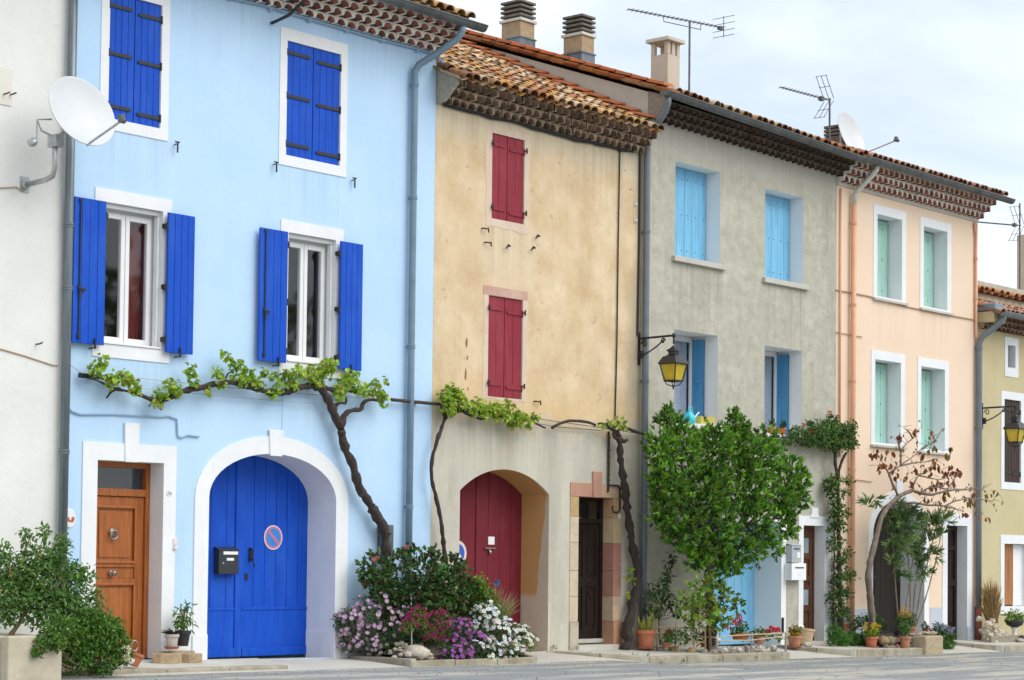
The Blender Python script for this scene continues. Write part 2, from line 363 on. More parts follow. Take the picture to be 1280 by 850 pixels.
DATA = {
 'shrub': [(-1.46,-1.0,1.08,0.18),(-1.15,-1.0,1.22,0.2),(-0.84,-1.0,1.29,0.15),(-1.26,-1.0,1.48,0.08),(-1.01,-1.0,1.54,0.07),(-0.76,-1.0,1.44,0.08),(-1.32,-1.0,0.84,0.21),(-0.97,-1.0,0.93,0.23),(-0.59,-1.0,0.88,0.18),(-0.36,-1.0,0.63,0.16),(-0.69,-1.0,1.11,0.12),(-1.05,-1.0,0.66,0.2),(-1.45,-1.0,0.64,0.12),(-0.46,-1.0,1.06,0.11),(-0.28,-1.0,0.81,0.09),(-0.18,-1.0,0.58,0.09),(-1.27,-1.0,1.08,0.16),(-1.54,-1.0,1.3,0.11),(-1.55,-1.0,0.86,0.18),(-0.78,-1.0,0.72,0.2),(-0.56,-1.0,1.08,0.11),(-0.93,-1.0,1.17,0.14),(-1.16,-1.0,0.91,0.18),(-1.52,-1.0,0.6,0.11),(-0.63,-1.0,0.68,0.16)],
 'shrub_trunk': [(-1.27,-1.0,0.33),(-1.29,-1.0,0.55),(-1.26,-1.0,0.77),(-1.33,-1.0,0.99),(-1.17,-1.0,1.22)],
 'shrub_b2': [(-1.28,-1.0,0.58),(-1.1,-1.0,0.75),(-0.92,-1.0,0.91),(-0.8,-1.0,1.18)],
 'shrub_b3': [(-1.29,-1.0,0.6),(-1.43,-1.0,0.79),(-1.5,-1.0,1.04)],
 'shrub_b4': [(-1.27,-1.0,0.64),(-0.94,-1.0,0.68),(-0.56,-1.0,0.81),(-0.37,-1.0,0.88)],
 'lowbush': [(-0.81,-1.25,0.37,0.16),(-0.48,-1.25,0.37,0.2),(-0.2,-1.25,0.29,0.15),(-0.73,-1.25,0.13,0.15),(-0.36,-1.25,0.12,0.18),(-1.34,-1.56,0.38,0.09),(-1.45,-1.57,0.28,0.06),(-1.24,-1.56,0.33,0.09),(-1.51,-1.57,0.21,0.03),(-1.13,-1.5,0.48,0.11),(-0.57,-1.25,0.52,0.13),(-0.26,-1.25,0.43,0.12),(-0.11,-1.25,0.15,0.11),(-0.68,-1.25,0.28,0.16)],
 'planter': [(-1.81,-1.5,-0.03),(-1.82,-1.5,0.4),(-0.64,-1.5,-0.05)],
 'rosebush': [(4.91,-0.35,1.12,0.22),(5.22,-0.5,1.24,0.14),(5.63,-0.6,1.13,0.26),(6.11,-0.6,1.02,0.27),(5.84,-0.6,0.77,0.33),(5.36,-0.6,0.74,0.31),(6.42,-0.6,0.8,0.22),(5.08,-0.5,0.8,0.22),(4.95,-0.38,0.88,0.17),(5.3,-0.6,1.37,0.09),(5.75,-0.6,1.37,0.09),(4.83,-0.25,1.01,0.09),(6.24,-0.6,1.26,0.08),(5.61,-0.6,0.55,0.24),(6.17,-0.6,0.54,0.22),(5.24,-0.5,0.58,0.17),(6.58,-0.6,0.65,0.18)],
 'greenshrub': [(6.68,-0.62,0.87,0.16),(6.78,-0.62,0.68,0.18),(6.56,-0.62,0.63,0.13),(7.04,-0.62,0.53,0.14)],
 'paledaisy': [(4.62,-0.2,0.45,0.18),(4.77,-0.38,0.48,0.18),(4.61,-0.22,0.21,0.14),(4.75,-0.35,0.25,0.15),(4.96,-0.5,0.5,0.14),(5.16,-0.6,0.58,0.11),(4.55,-0.12,0.28,0.1),(4.71,-0.3,0.12,0.11),(4.58,-0.12,0.11,0.1),(4.78,-0.5,0.13,0.1),(4.49,-0.1,0.44,0.1),(4.89,-0.5,0.71,0.1),(4.7,-0.3,0.69,0.09),(4.98,-0.6,0.34,0.12)],
 'magenta': [(5.17,-0.9,0.48,0.14),(5.58,-0.9,0.44,0.15),(5.37,-0.9,0.29,0.12),(5.72,-0.9,0.26,0.11),(4.98,-0.9,0.38,0.1),(5.53,-0.9,0.26,0.1)],
 'purple': [(6.21,-0.95,0.03,0.11),(5.91,-0.95,0.06,0.1),(5.99,-0.95,0.3,0.16),(6.08,-0.95,0.11,0.15),(6.32,-0.95,0.16,0.12),(5.82,-0.95,0.19,0.09)],
 'whitedaisy': [(7.11,-0.9,-0.05,0.11),(6.73,-0.9,-0.07,0.1),(6.42,-0.9,0.51,0.13),(6.62,-0.9,0.51,0.17),(6.9,-0.9,0.01,0.15),(6.43,-0.9,0.16,0.14),(7.19,-0.9,0.23,0.14),(6.54,-0.9,0.46,0.19),(6.76,-0.9,0.22,0.21),(7.07,-0.9,0.09,0.16),(6.65,-0.9,0.03,0.17),(6.42,-0.9,0.32,0.11),(6.96,-0.9,0.31,0.14)],
 'whitedaisy2': [(7.37,-0.85,0.19,0.15),(7.51,-0.85,0.11,0.13),(7.25,-0.85,0.25,0.1)],
 'grassclump': [(7.16,-0.55,0.13),(6.81,-0.55,0.7),(7.01,-0.55,0.79),(7.25,-0.55,0.85),(7.5,-0.55,0.75),(7.64,-0.55,0.64),(7.43,-0.55,0.58),(6.95,-0.55,0.64)],
 'mound': [(4.11,-0.95,-0.02),(4.26,-0.95,0.08),(4.63,-0.95,0.22),(5.01,-0.95,0.23),(5.48,-0.95,0.11),(5.59,-0.95,-0.06)],
 'bigstone': [(5.02,-1.02,0.11)],
 'bed': [(3.29,-1.2,0.01),(7.14,-1.2,-0.12)],
 'pinwheel': [(7.2,-0.5,0.24),(7.18,-0.5,0.94)],
 'stakes': [(4.87,-0.75,0.45),(4.87,-0.75,0.88)],
 'vine': [(5.34,-0.14,1.03),(5.32,-0.14,1.36),(5.29,-0.14,1.61),(5.17,-0.14,1.8),(5.0,-0.14,1.98),(4.83,-0.14,2.17),(4.68,-0.14,2.44),(4.57,-0.14,2.65),(4.45,-0.14,2.89),(4.42,-0.14,3.02)],
 'vine_a': [(4.4,-0.16,3.02),(4.27,-0.16,3.21),(4.15,-0.16,3.4),(4.0,-0.16,3.55),(3.78,-0.16,3.56),(3.57,-0.16,3.5),(3.31,-0.16,3.42),(3.0,-0.16,3.42),(2.66,-0.16,3.48),(2.46,-0.16,3.5),(2.08,-0.16,3.44),(1.8,-0.16,3.36),(1.6,-0.16,3.33),(1.44,-0.16,3.24),(1.29,-0.16,3.18),(1.17,-0.16,3.19)],
 'vine_a2': [(1.17,-0.16,3.19),(1.02,-0.16,3.23),(0.84,-0.16,3.27),(0.67,-0.16,3.29),(0.53,-0.16,3.27),(0.47,-0.16,3.17)],
 'vine_a3': [(0.67,-0.16,3.29),(0.47,-0.16,3.31),(0.36,-0.16,3.37),(0.19,-0.16,3.39)],
 'vine_b': [(4.4,-0.16,3.02),(4.45,-0.16,3.19),(4.53,-0.16,3.27),(4.68,-0.16,3.29),(4.82,-0.16,3.3),(4.78,-0.16,3.38),(4.94,-0.16,3.45),(5.06,-0.16,3.44)],
 'vine_c': [(4.27,-0.16,3.29),(4.36,-0.16,3.37),(4.48,-0.16,3.35),(4.51,-0.16,3.38),(4.48,-0.16,3.44)],
 'vine_d': [(4.0,-0.16,3.55),(4.22,-0.16,3.53),(4.48,-0.16,3.53),(4.83,-0.16,3.51)],
 'vine_e': [(2.32,-0.16,3.49),(2.36,-0.16,3.61),(2.52,-0.16,3.67)],
 'vine_f': [(1.29,-0.16,3.18),(1.25,-0.16,3.12),(1.32,-0.16,3.08)],
 'vineleaf': [(0.28,-0.2,3.5,0.08),(0.37,-0.2,3.62,0.06),(0.52,-0.2,3.4,0.09),(0.7,-0.2,3.45,0.08),(0.86,-0.2,3.33,0.08),(0.76,-0.2,3.4,0.06),(1.23,-0.2,3.19,0.08),(1.29,-0.2,3.28,0.06),(1.47,-0.2,3.38,0.09),(1.53,-0.2,3.31,0.06),(1.73,-0.2,3.58,0.07),(1.79,-0.2,3.47,0.06),(2.32,-0.2,3.83,0.06),(2.18,-0.2,3.6,0.06),(2.48,-0.2,3.73,0.08),(2.26,-0.2,3.48,0.06),(2.55,-0.2,3.57,0.09),(2.05,-0.2,3.37,0.05),(2.69,-0.2,3.64,0.07),(2.8,-0.2,3.56,0.06),(2.9,-0.2,3.51,0.06),(3.11,-0.2,3.4,0.06),(3.25,-0.2,3.5,0.06),(3.38,-0.2,3.65,0.09),(3.6,-0.2,3.74,0.08),(3.46,-0.2,3.55,0.07),(3.81,-0.2,3.7,0.1),(4.03,-0.2,3.78,0.12),(4.13,-0.2,3.87,0.09),(3.93,-0.2,3.6,0.07),(4.41,-0.2,3.62,0.1),(4.55,-0.2,3.71,0.09),(4.33,-0.2,3.5,0.08),(4.68,-0.2,3.59,0.09),(4.86,-0.2,3.56,0.08),(5.02,-0.2,3.59,0.07),(5.14,-0.2,3.5,0.07),(5.25,-0.2,3.73,0.04),(5.17,-0.2,3.42,0.05),(5.01,-0.2,3.66,0.05),(2.96,-0.2,3.67,0.05),(3.16,-0.2,3.63,0.05)],
 'vine2': [(6.58,-0.14,1.03),(6.5,-0.14,1.38),(6.45,-0.14,1.66),(6.38,-0.14,1.94),(6.22,-0.14,2.39),(6.18,-0.14,2.56),(6.26,-0.14,2.84),(6.37,-0.14,3.08),(6.5,-0.14,3.31),(6.63,-0.14,3.4)],
 'vine2_a': [(6.52,-0.15,3.33),(6.78,-0.15,3.4),(7.03,-0.15,3.35),(7.24,-0.15,3.3),(7.38,-0.15,3.36),(7.21,-0.15,3.4),(6.95,-0.15,3.43)],
 'vine2_b': [(6.62,-0.15,3.4),(6.95,-0.15,3.42),(7.29,-0.15,3.39),(7.64,-0.15,3.38),(8.0,-0.15,3.36),(8.37,-0.15,3.34),(8.68,-0.15,3.26)],
 'vine2_c': [(6.46,-0.15,3.31),(6.39,-0.15,3.4),(6.37,-0.15,3.47)],
 'vine2leaf': [(6.55,-0.2,3.54,0.14),(6.4,-0.2,3.59,0.08),(6.67,-0.2,3.63,0.09),(6.56,-0.2,3.7,0.07),(6.77,-0.2,3.52,0.09),(6.98,-0.2,3.43,0.07),(7.22,-0.2,3.42,0.1),(7.41,-0.2,3.5,0.09),(7.59,-0.2,3.43,0.12),(7.82,-0.2,3.39,0.12),(7.95,-0.2,3.31,0.09),(8.12,-0.2,3.39,0.07),(7.71,-0.2,3.52,0.07),(8.4,-0.2,3.39,0.06),(7.11,-0.2,3.52,0.07),(6.47,-0.2,3.42,0.1),(8.22,-0.2,3.31,0.07)],
 'vine3': [(10.71,-0.16,-0.04),(10.73,-0.16,0.22),(10.79,-0.16,0.47),(10.95,-0.16,0.85),(10.96,-0.16,1.14),(10.86,-0.16,1.42),(10.77,-0.16,1.73),(10.7,-0.16,2.05),(10.6,-0.16,2.42),(10.53,-0.16,2.79),(10.48,-0.16,3.11),(10.44,-0.16,3.23)],
 'vine3_a': [(10.44,-0.16,3.23),(10.32,-0.16,3.32),(10.14,-0.16,3.38),(9.94,-0.16,3.39)],
 'vine3_b': [(10.46,-0.16,3.19),(10.58,-0.16,3.14),(10.66,-0.16,3.18)],
 'vine3_c': [(10.42,-0.16,3.19),(10.34,-0.16,3.17),(10.3,-0.16,3.27)],
 'vinearc': [(8.82,-0.16,3.27),(8.95,-0.16,3.33),(9.2,-0.16,3.4),(9.49,-0.16,3.41),(9.72,-0.16,3.4),(9.86,-0.16,3.37)],
 'vinecane': [(10.68,-0.16,3.36),(10.89,-0.16,3.32),(11.12,-0.16,3.29),(11.24,-0.16,3.31)],
 'vine3leaf': [(10.33,-0.2,3.41,0.09),(10.16,-0.2,3.41,0.06),(10.49,-0.2,3.4,0.08),(10.55,-0.2,3.5,0.04),(9.97,-0.2,3.35,0.05)],
 'vine3_sucker': [(10.97,-0.16,0.85),(11.05,-0.16,1.04),(10.92,-0.16,1.42),(10.81,-0.16,1.59)],
 'laurel': [(11.3,-0.5,3.56,0.17),(10.67,-0.85,3.03,0.25),(11.23,-0.85,3.11,0.3),(12.03,-0.85,3.1,0.36),(12.7,-0.85,3.5,0.16),(12.6,-0.85,3.67,0.09),(12.7,-0.85,3.18,0.29),(13.34,-0.85,3.0,0.37),(14.18,-0.85,2.8,0.26),(14.59,-0.85,2.68,0.15),(10.88,-0.85,2.4,0.3),(11.78,-0.85,2.45,0.41),(12.89,-0.85,2.49,0.42),(13.94,-0.85,2.36,0.27),(11.31,-0.85,1.93,0.33),(12.22,-0.85,1.92,0.36),(13.24,-0.85,2.04,0.32),(14.13,-0.85,2.12,0.19),(11.79,-0.85,1.58,0.22),(12.79,-0.85,1.55,0.22),(13.4,-0.85,1.69,0.17),(10.68,-0.85,2.04,0.2),(14.62,-0.85,2.34,0.12),(10.63,-0.85,2.66,0.19),(12.34,-0.85,1.44,0.15),(11.12,-0.85,3.43,0.13),(13.57,-0.85,3.37,0.13),(11.1,-0.85,1.65,0.19),(10.77,-0.85,1.86,0.16),(13.71,-0.85,1.53,0.17),(14.19,-0.85,1.83,0.17),(11.79,-0.85,1.38,0.15),(12.79,-0.85,1.29,0.14),(11.4,-0.85,1.5,0.15),(13.27,-0.85,1.45,0.16),(14.42,-0.85,2.47,0.16),(10.55,-0.85,2.35,0.15),(11.62,-0.85,1.28,0.15),(12.12,-0.85,1.13,0.17),(12.5,-0.85,1.16,0.14),(12.23,-0.85,1.31,0.18)],
 'laurel_trunk': [(12.01,-0.85,-0.07),(12.0,-0.85,0.54),(11.9,-0.85,1.05),(11.86,-0.85,1.43),(11.74,-0.85,1.81)],
 'laurel_b0': [(11.88,-0.85,1.3),(12.34,-0.85,1.57),(12.78,-0.85,1.9),(13.12,-0.85,2.36)],
 'laurel_b1': [(11.86,-0.85,1.43),(11.46,-0.85,1.93),(11.14,-0.85,2.43),(10.88,-0.85,3.04)],
 'laurel_b2': [(11.9,-0.85,1.31),(12.56,-0.85,1.44),(13.36,-0.85,1.78),(13.94,-0.85,2.12)],
 'laurel_b3': [(11.83,-0.85,1.56),(12.0,-0.85,2.2),(12.1,-0.85,2.85)],
 'laurel_b4': [(11.92,-0.85,1.18),(12.23,-0.85,1.31),(13.02,-0.85,1.44)],
 'lemon': [(11.27,-1.02,0.7,0.19),(11.67,-1.02,0.83,0.21),(12.11,-1.02,0.7,0.2),(11.61,-1.02,0.49,0.23),(12.07,-1.02,0.44,0.18),(12.48,-1.02,0.6,0.14),(11.14,-1.02,0.53,0.15),(11.35,-1.02,0.86,0.15),(11.78,-1.02,0.99,0.13),(10.97,-1.02,0.66,0.11),(11.89,-1.02,0.32,0.15),(11.4,-1.02,0.33,0.14)],
 'lemon_trunk': [(11.8,-0.98,-0.11),(11.78,-0.98,0.17),(11.71,-0.98,0.48)],
 'leftrose': [(11.35,-0.3,0.79,0.2),(11.54,-0.3,1.02,0.12),(11.23,-0.3,0.51,0.16),(11.65,-0.3,0.63,0.14),(11.7,-0.3,1.34,0.08),(11.6,-0.3,1.2,0.08),(11.82,-0.3,0.47,0.1),(11.1,-0.3,0.73,0.1)],
 'leftrose_stem': [(11.38,-0.3,-0.05),(11.33,-0.3,0.34),(11.43,-0.3,0.72),(11.64,-0.3,1.11),(11.72,-0.3,1.36)],
 'groundgreen': [(11.33,-0.7,0.08,0.13),(11.63,-0.7,0.1,0.13),(11.93,-0.7,0.05,0.12),(11.12,-0.7,0.1,0.09),(12.23,-0.7,0.06,0.12),(13.83,-0.7,0.05,0.09),(14.19,-0.7,0.04,0.08)],
 'climber': [(15.57,-0.22,3.48,0.14),(16.06,-0.22,3.55,0.18),(16.4,-0.22,3.67,0.17),(16.8,-0.22,3.56,0.22),(17.07,-0.22,3.65,0.12),(16.53,-0.22,3.82,0.11),(17.23,-0.22,3.44,0.09),(15.17,-0.22,3.42,0.08),(17.18,-0.22,3.77,0.09),(16.27,-0.22,3.43,0.13),(15.8,-0.22,3.44,0.11),(14.95,-0.22,3.37,0.08),(15.32,-0.22,3.55,0.1),(15.88,-0.22,3.64,0.13),(16.67,-0.22,3.41,0.13),(17.02,-0.22,3.47,0.13),(16.48,-0.22,3.5,0.14)],
 'climber_trunk': [(16.92,-0.2,-0.13),(16.86,-0.2,0.47),(16.82,-0.2,1.33),(16.79,-0.2,2.19),(16.76,-0.2,2.77),(16.84,-0.2,3.06),(17.05,-0.2,3.27)],
 'climber_b': [(16.76,-0.2,2.77),(16.68,-0.2,3.05),(16.65,-0.2,3.34),(16.17,-0.2,3.37),(15.53,-0.2,3.33)],
 'climberleaf': [(16.63,-0.2,2.76,0.1),(16.57,-0.2,2.59,0.1),(16.74,-0.2,2.34,0.11),(16.79,-0.2,1.98,0.13),(16.66,-0.2,2.19,0.09),(16.72,-0.2,1.62,0.11),(16.88,-0.2,1.33,0.11),(16.8,-0.2,1.02,0.11),(16.73,-0.2,0.69,0.13),(16.78,-0.2,0.4,0.11),(17.12,-0.2,1.48,0.07),(17.18,-0.2,1.05,0.09),(17.02,-0.2,0.76,0.09),(17.11,-0.2,2.78,0.06),(17.03,-0.2,2.2,0.07),(17.05,-0.2,2.56,0.06),(16.52,-0.2,2.69,0.09)],
 'hedge': [(16.2,-0.5,0.07,0.14),(16.44,-0.5,-0.04,0.14),(16.76,-0.5,-0.04,0.13),(17.02,-0.5,-0.06,0.1),(16.12,-0.5,-0.07,0.08)],
 'fernpot': [(16.51,-0.55,0.43,0.1),(16.46,-0.55,0.53,0.07),(16.62,-0.55,0.48,0.07)],
 'greenbush': [(17.05,-0.5,0.25,0.11),(17.4,-0.5,0.27,0.12),(17.68,-0.5,0.21,0.12),(16.86,-0.5,0.17,0.09),(17.87,-0.5,0.15,0.07)],
 'fig': [(17.3,-0.6,0.02),(17.29,-0.6,0.31),(17.23,-0.6,0.69),(17.15,-0.6,1.05),(17.23,-0.6,1.34),(17.42,-0.6,1.75),(17.61,-0.6,2.14),(17.89,-0.6,2.35),(18.17,-0.6,2.5),(18.48,-0.6,2.59),(18.71,-0.6,2.64)],
 'fig_b0': [(18.71,-0.6,2.64),(18.71,-0.6,2.76),(18.93,-0.6,2.93),(19.29,-0.6,3.03),(19.27,-0.7,3.19)],
 'fig_b1': [(18.17,-0.6,2.52),(18.01,-0.6,2.71),(17.85,-0.6,2.92),(18.27,-0.6,3.08),(18.7,-0.6,3.26),(19.02,-0.6,3.42),(19.2,-0.6,3.51)],
 'fig_b2': [(18.27,-0.6,3.08),(18.27,-0.6,3.36),(18.43,-0.6,3.47),(18.7,-0.6,3.6),(19.02,-0.6,3.84)],
 'fig_b3': [(18.27,-0.6,3.08),(18.81,-0.6,3.16),(19.26,-0.6,3.2),(19.65,-0.6,3.28)],
 'fig_b4': [(19.02,-0.6,3.42),(19.42,-0.6,3.55),(19.65,-0.6,3.68),(19.82,-0.6,3.86)],
 'fig_b5': [(18.71,-0.6,2.64),(18.97,-0.6,2.59),(19.09,-0.7,2.69),(19.3,-0.8,2.72),(19.57,-0.9,2.81)],
 'fig_b6': [(18.86,-0.6,2.6),(19.08,-0.8,2.57),(19.35,-0.9,2.64),(19.62,-1.0,2.68),(20.25,-1.0,2.7),(20.55,-1.0,2.71),(20.97,-1.0,2.83)],
 'fig_b7': [(17.89,-0.6,2.35),(18.11,-0.6,2.37),(18.31,-0.8,2.4),(18.68,-0.9,2.37),(19.17,-1.0,2.35),(19.62,-1.0,2.48),(20.08,-1.0,2.53),(20.55,-1.0,2.52),(21.03,-1.0,2.5),(21.26,-1.0,2.7)],
 'fig_b8': [(19.17,-1.0,2.35),(19.51,-1.0,2.33),(19.91,-1.0,2.26)],
 'fig_b9': [(18.27,-0.6,3.36),(18.16,-0.6,3.5),(18.24,-0.6,3.7)],
 'fig_b10': [(18.7,-0.6,3.6),(18.56,-0.6,3.71),(18.38,-0.6,3.78)],
 'fig_b11': [(18.91,-0.6,2.93),(19.27,-0.6,2.9),(19.54,-0.7,2.86),(19.69,-0.8,2.92)],
 'fig_b12': [(17.85,-0.6,2.92),(17.66,-0.6,3.08),(17.54,-0.6,3.19)],
 'fig_b13': [(19.3,-0.8,2.72),(19.63,-0.8,2.68),(19.87,-0.8,2.87),(20.11,-0.8,3.03)],
 'figleaf': [(17.35,-0.7,3.01),(17.8,-0.7,3.09),(17.91,-0.7,2.92),(18.68,-0.7,3.08),(18.36,-0.7,2.83),(19.12,-0.7,3.02),(18.85,-0.7,3.35),(19.32,-0.7,3.2),(19.18,-0.7,2.74),(19.51,-0.7,2.86),(19.99,-0.7,2.88),(19.93,-0.7,3.1),(20.17,-0.7,3.0),(19.75,-0.7,2.61),(20.48,-0.7,2.56),(20.61,-0.7,2.47),(20.8,-0.7,2.72),(21.34,-0.7,2.63),(21.76,-0.7,2.69),(20.45,-0.7,2.25),(21.24,-0.7,2.22),(19.0,-0.7,2.47),(19.2,-0.7,3.74),(19.89,-0.7,3.43),(18.5,-0.7,3.79),(17.52,-0.7,3.03),(17.18,-0.7,3.28),(17.65,-0.7,3.28),(17.32,-0.7,3.31),(18.02,-0.7,3.56),(19.59,-0.7,3.01),(19.23,-0.7,3.45),(19.39,-0.7,3.12),(20.7,-0.7,2.52),(20.14,-0.7,3.06),(18.36,-0.7,2.74)],
 'oleander': [(18.17,-0.7,2.11,0.26),(17.95,-0.7,1.75,0.23),(18.37,-0.7,1.57,0.22),(19.24,-0.7,2.03,0.21),(19.04,-0.7,1.65,0.19),(19.63,-0.7,2.11,0.15),(18.72,-0.7,1.35,0.16),(16.97,-0.7,2.34,0.11),(17.25,-0.7,2.43,0.09),(18.51,-0.7,2.01,0.21),(19.34,-0.7,1.5,0.12),(17.89,-0.7,1.34,0.13),(18.95,-0.7,1.13,0.13),(18.09,-0.7,1.13,0.12),(19.69,-0.7,1.88,0.11)],
 'oleander_s0': [(18.07,-0.7,0.04),(17.95,-0.7,0.76),(17.86,-0.7,1.49),(17.72,-0.7,2.07)],
 'oleander_s1': [(18.18,-0.7,0.03),(18.38,-0.7,0.76),(18.57,-0.7,1.5)],
 'oleander_s2': [(18.47,-0.7,0.03),(18.46,-0.7,0.76),(18.37,-0.7,1.5),(18.23,-0.7,2.08)],
 'oleander_s3': [(18.58,-0.7,0.03),(18.81,-0.7,0.76),(19.25,-0.7,1.65),(19.45,-0.7,2.1)],
 'oleander_s4': [(18.61,-0.7,0.03),(19.05,-0.7,0.69),(19.4,-0.7,1.36),(19.63,-0.7,1.96)],
 'oleander_s5': [(18.53,-0.7,0.03),(18.61,-0.7,0.76),(18.81,-0.7,1.5),(19.09,-0.7,2.1)],
 'hedgeball': [(19.52,-0.75,-0.09,0.13),(19.74,-0.75,-0.19,0.14),(19.38,-0.75,0.01,0.09),(19.83,-0.75,-0.07,0.09),(19.62,-0.75,-0.26,0.1),(19.92,-0.75,-0.24,0.06)],
 'blueflowers': [(19.2,-0.6,0.1,0.09),(19.43,-0.6,0.07,0.09),(19.64,-0.6,0.03,0.08)],
 'purplefl': [(17.76,-0.6,0.08,0.07),(17.93,-0.6,0.08,0.07)],
 'pinkfl': [(18.9,-0.6,0.12,0.07),(19.02,-0.6,0.07,0.06)],
 'potflowers': [(18.12,-0.6,0.35,0.1),(18.32,-0.6,0.29,0.12),(18.61,-0.6,0.2,0.13),(18.41,-0.6,0.39,0.09)],
 'pansy': [(16.78,-0.75,0.16,0.09),(16.99,-0.75,0.17,0.09),(17.16,-0.75,0.14,0.09),(16.96,-0.75,0.09,0.09)],
 'pot2': [(17.7,-0.85,0.12,0.1),(17.79,-0.85,0.03,0.09),(17.62,-0.85,0.04,0.07)],
 'drygrass': [(22.23,-0.35,0.18),(21.84,-0.35,0.82),(21.97,-0.35,0.93),(22.23,-0.35,0.94),(22.43,-0.35,0.82),(22.56,-0.35,0.58),(21.77,-0.35,0.58),(22.5,-0.35,0.42)],
 'rocks': [(21.63,-0.5,-0.19),(21.72,-0.5,0.24),(22.11,-0.5,0.27),(22.68,-0.5,-0.19)],
 'urnplant': [(22.61,-0.5,0.26,0.1),(22.88,-0.5,0.29,0.11),(23.18,-0.5,0.25,0.11),(23.02,-0.5,0.21,0.1)],
 'misc': [(10.59,-0.6,0.03),(10.59,-0.6,0.27),(13.51,-0.6,-0.05),(14.59,-0.6,-0.07),(14.56,-0.6,-0.1),(14.83,-0.6,-0.12),(15.05,-0.6,-0.11),(17.21,-0.6,-0.18),(18.19,-0.6,-0.23),(18.58,-0.6,-0.05),(16.46,-0.6,0.14),(18.85,-0.6,-0.31),(18.41,-0.6,-0.05),(19.28,-0.6,-0.06)],
 'fencepts': [(11.3,-0.3,-0.05),(11.52,-0.5,-0.06),(11.69,-0.75,-0.07),(11.78,-0.9,-0.08),(11.88,-1.05,-0.14),(12.76,-1.1,-0.16),(13.68,-1.15,-0.17)],
 'fencetop': [(11.29,-0.3,0.43),(11.53,-0.5,0.31),(11.68,-0.75,0.3),(11.76,-0.9,0.25),(11.88,-1.05,0.05),(12.78,-1.1,0.15),(13.68,-1.15,0.14)],
 'lamp': [(11.16,-0.7,4.78),(11.16,-0.7,4.58),(11.17,-0.7,3.98),(10.79,-0.7,4.36),(11.53,-0.7,4.42)],
 'lampw': [(11.14,0.0,4.85),(11.15,0.0,4.3)],
 'lamp2': [(22.28,-0.7,4.38),(22.35,-0.7,4.21),(22.35,-0.7,3.6)],
 'lamp2w': [(22.44,0.0,4.42),(22.44,0.0,4.18)],
 'dishc': [(-0.39,-0.6,6.43)],
 'dishw': [(-0.6,0.0,5.64),(-0.66,-0.6,5.69),(-0.64,-0.6,5.92),(-0.18,-1.0,6.26)],
 'dish2': [(19.9,1.5,9.74),(21.05,1.5,9.88),(19.84,1.5,9.35)],
 'ant2': [(19.11,1.5,9.5),(19.11,1.5,10.3),(17.38,1.5,9.95),(18.82,1.5,10.55),(18.77,1.5,9.91)],
 'chim4': [(19.79,2.0,9.46),(20.47,2.0,9.46),(19.87,2.0,9.93),(20.37,2.0,10.01),(19.81,2.0,9.72)],
 'ant3': [(29.84,3.0,7.96),(29.91,3.0,9.87),(28.03,3.0,9.14),(29.91,3.0,9.39)],
 'rearroof': [(27.1,2.5,7.77),(29.11,2.5,7.63),(27.11,2.5,7.57),(29.11,2.5,7.43)],
 'yroof': [(23.95,0.8,7.02),(25.8,0.8,6.87)],
 'cable_b': [(0.0,-0.02,3.04),(0.07,-0.02,2.99),(0.19,-0.02,2.96),(0.67,-0.02,2.99),(1.41,-0.02,3.0),(1.54,-0.02,3.02),(1.68,-0.02,2.99),(1.69,-0.02,2.88),(1.7,-0.02,2.78),(1.75,-0.02,2.76),(1.86,-0.02,2.8),(2.05,-0.02,2.79)],
 'cable_t': [(10.59,-0.02,7.79),(10.57,-0.02,6.35),(10.56,-0.02,4.69),(10.53,-0.02,3.49)],
 'cable_t2': [(11.11,-0.02,7.86),(11.11,-0.02,6.41),(11.09,-0.02,4.87)],
 'cable_w': [(-1.06,-0.01,5.51),(-0.78,-0.01,5.56),(-0.67,-0.01,5.52)],
 'cable_w2': [(-1.01,-0.01,3.66),(-0.62,-0.01,3.6),(-0.21,-0.01,3.52),(-0.14,-0.01,3.52)],
 'cable_p': [(16.96,-0.02,6.23),(18.06,-0.02,6.23),(19.36,-0.02,6.17),(20.88,-0.02,6.16),(22.13,-0.02,6.17)],
 'cable_p2': [(16.97,-0.02,5.46),(17.87,-0.02,5.45)],
 'cable_p3': [(17.13,-0.02,2.83),(18.23,-0.02,2.79)],
 'bar1': [(0.12,-0.06,3.42),(0.7,-0.06,3.44)],
 'bar2': [(5.55,-0.06,3.46),(6.33,-0.06,3.46)],
 'wire': [(0.68,-0.08,3.44),(5.53,-0.08,3.48),(11.1,-0.08,3.27)],
 'oval': [(0.07,0.0,1.71)],
 'num': [(1.54,-0.02,2.06)],
 'bell': [(1.68,0.0,1.44)],
 'meter': [(5.32,0.0,1.34),(5.41,0.0,1.34),(5.31,0.0,1.73)],
 'mailbox': [(2.83,0.5,1.06),(3.13,0.5,1.06),(2.97,0.5,1.37)],
 'sign1': [(3.83,0.5,1.54)],
 'sign2': [(7.54,0.5,1.36)],
 'sign2w': [(6.99,0.0,1.36)],
 'notice': [(8.25,0.5,1.56),(8.23,0.5,1.46)],
 'gmail': [(15.29,-0.15,1.28),(15.58,-0.15,1.28),(15.42,-0.15,1.57)],
 'gmail2': [(15.25,-0.15,0.97),(15.71,-0.15,0.97),(15.43,-0.15,1.27)],
 'knock': [(0.91,0.22,1.55),(0.91,0.22,1.04)],
 'white_bits': [(-1.03,0.0,6.81),(-0.89,0.0,6.63),(-0.8,0.0,6.58),(-0.45,0.0,3.77)],
 'sillitems': [(12.63,0.1,3.58),(12.99,0.1,3.62),(15.13,0.1,3.55),(15.33,0.1,3.56)],
 'bpipe2': [(5.76,-0.1,8.01),(5.98,-0.5,8.61)],
 'ypipe': [(22.11,-0.1,0.26),(22.08,-0.1,5.68),(22.28,-0.4,6.32)],
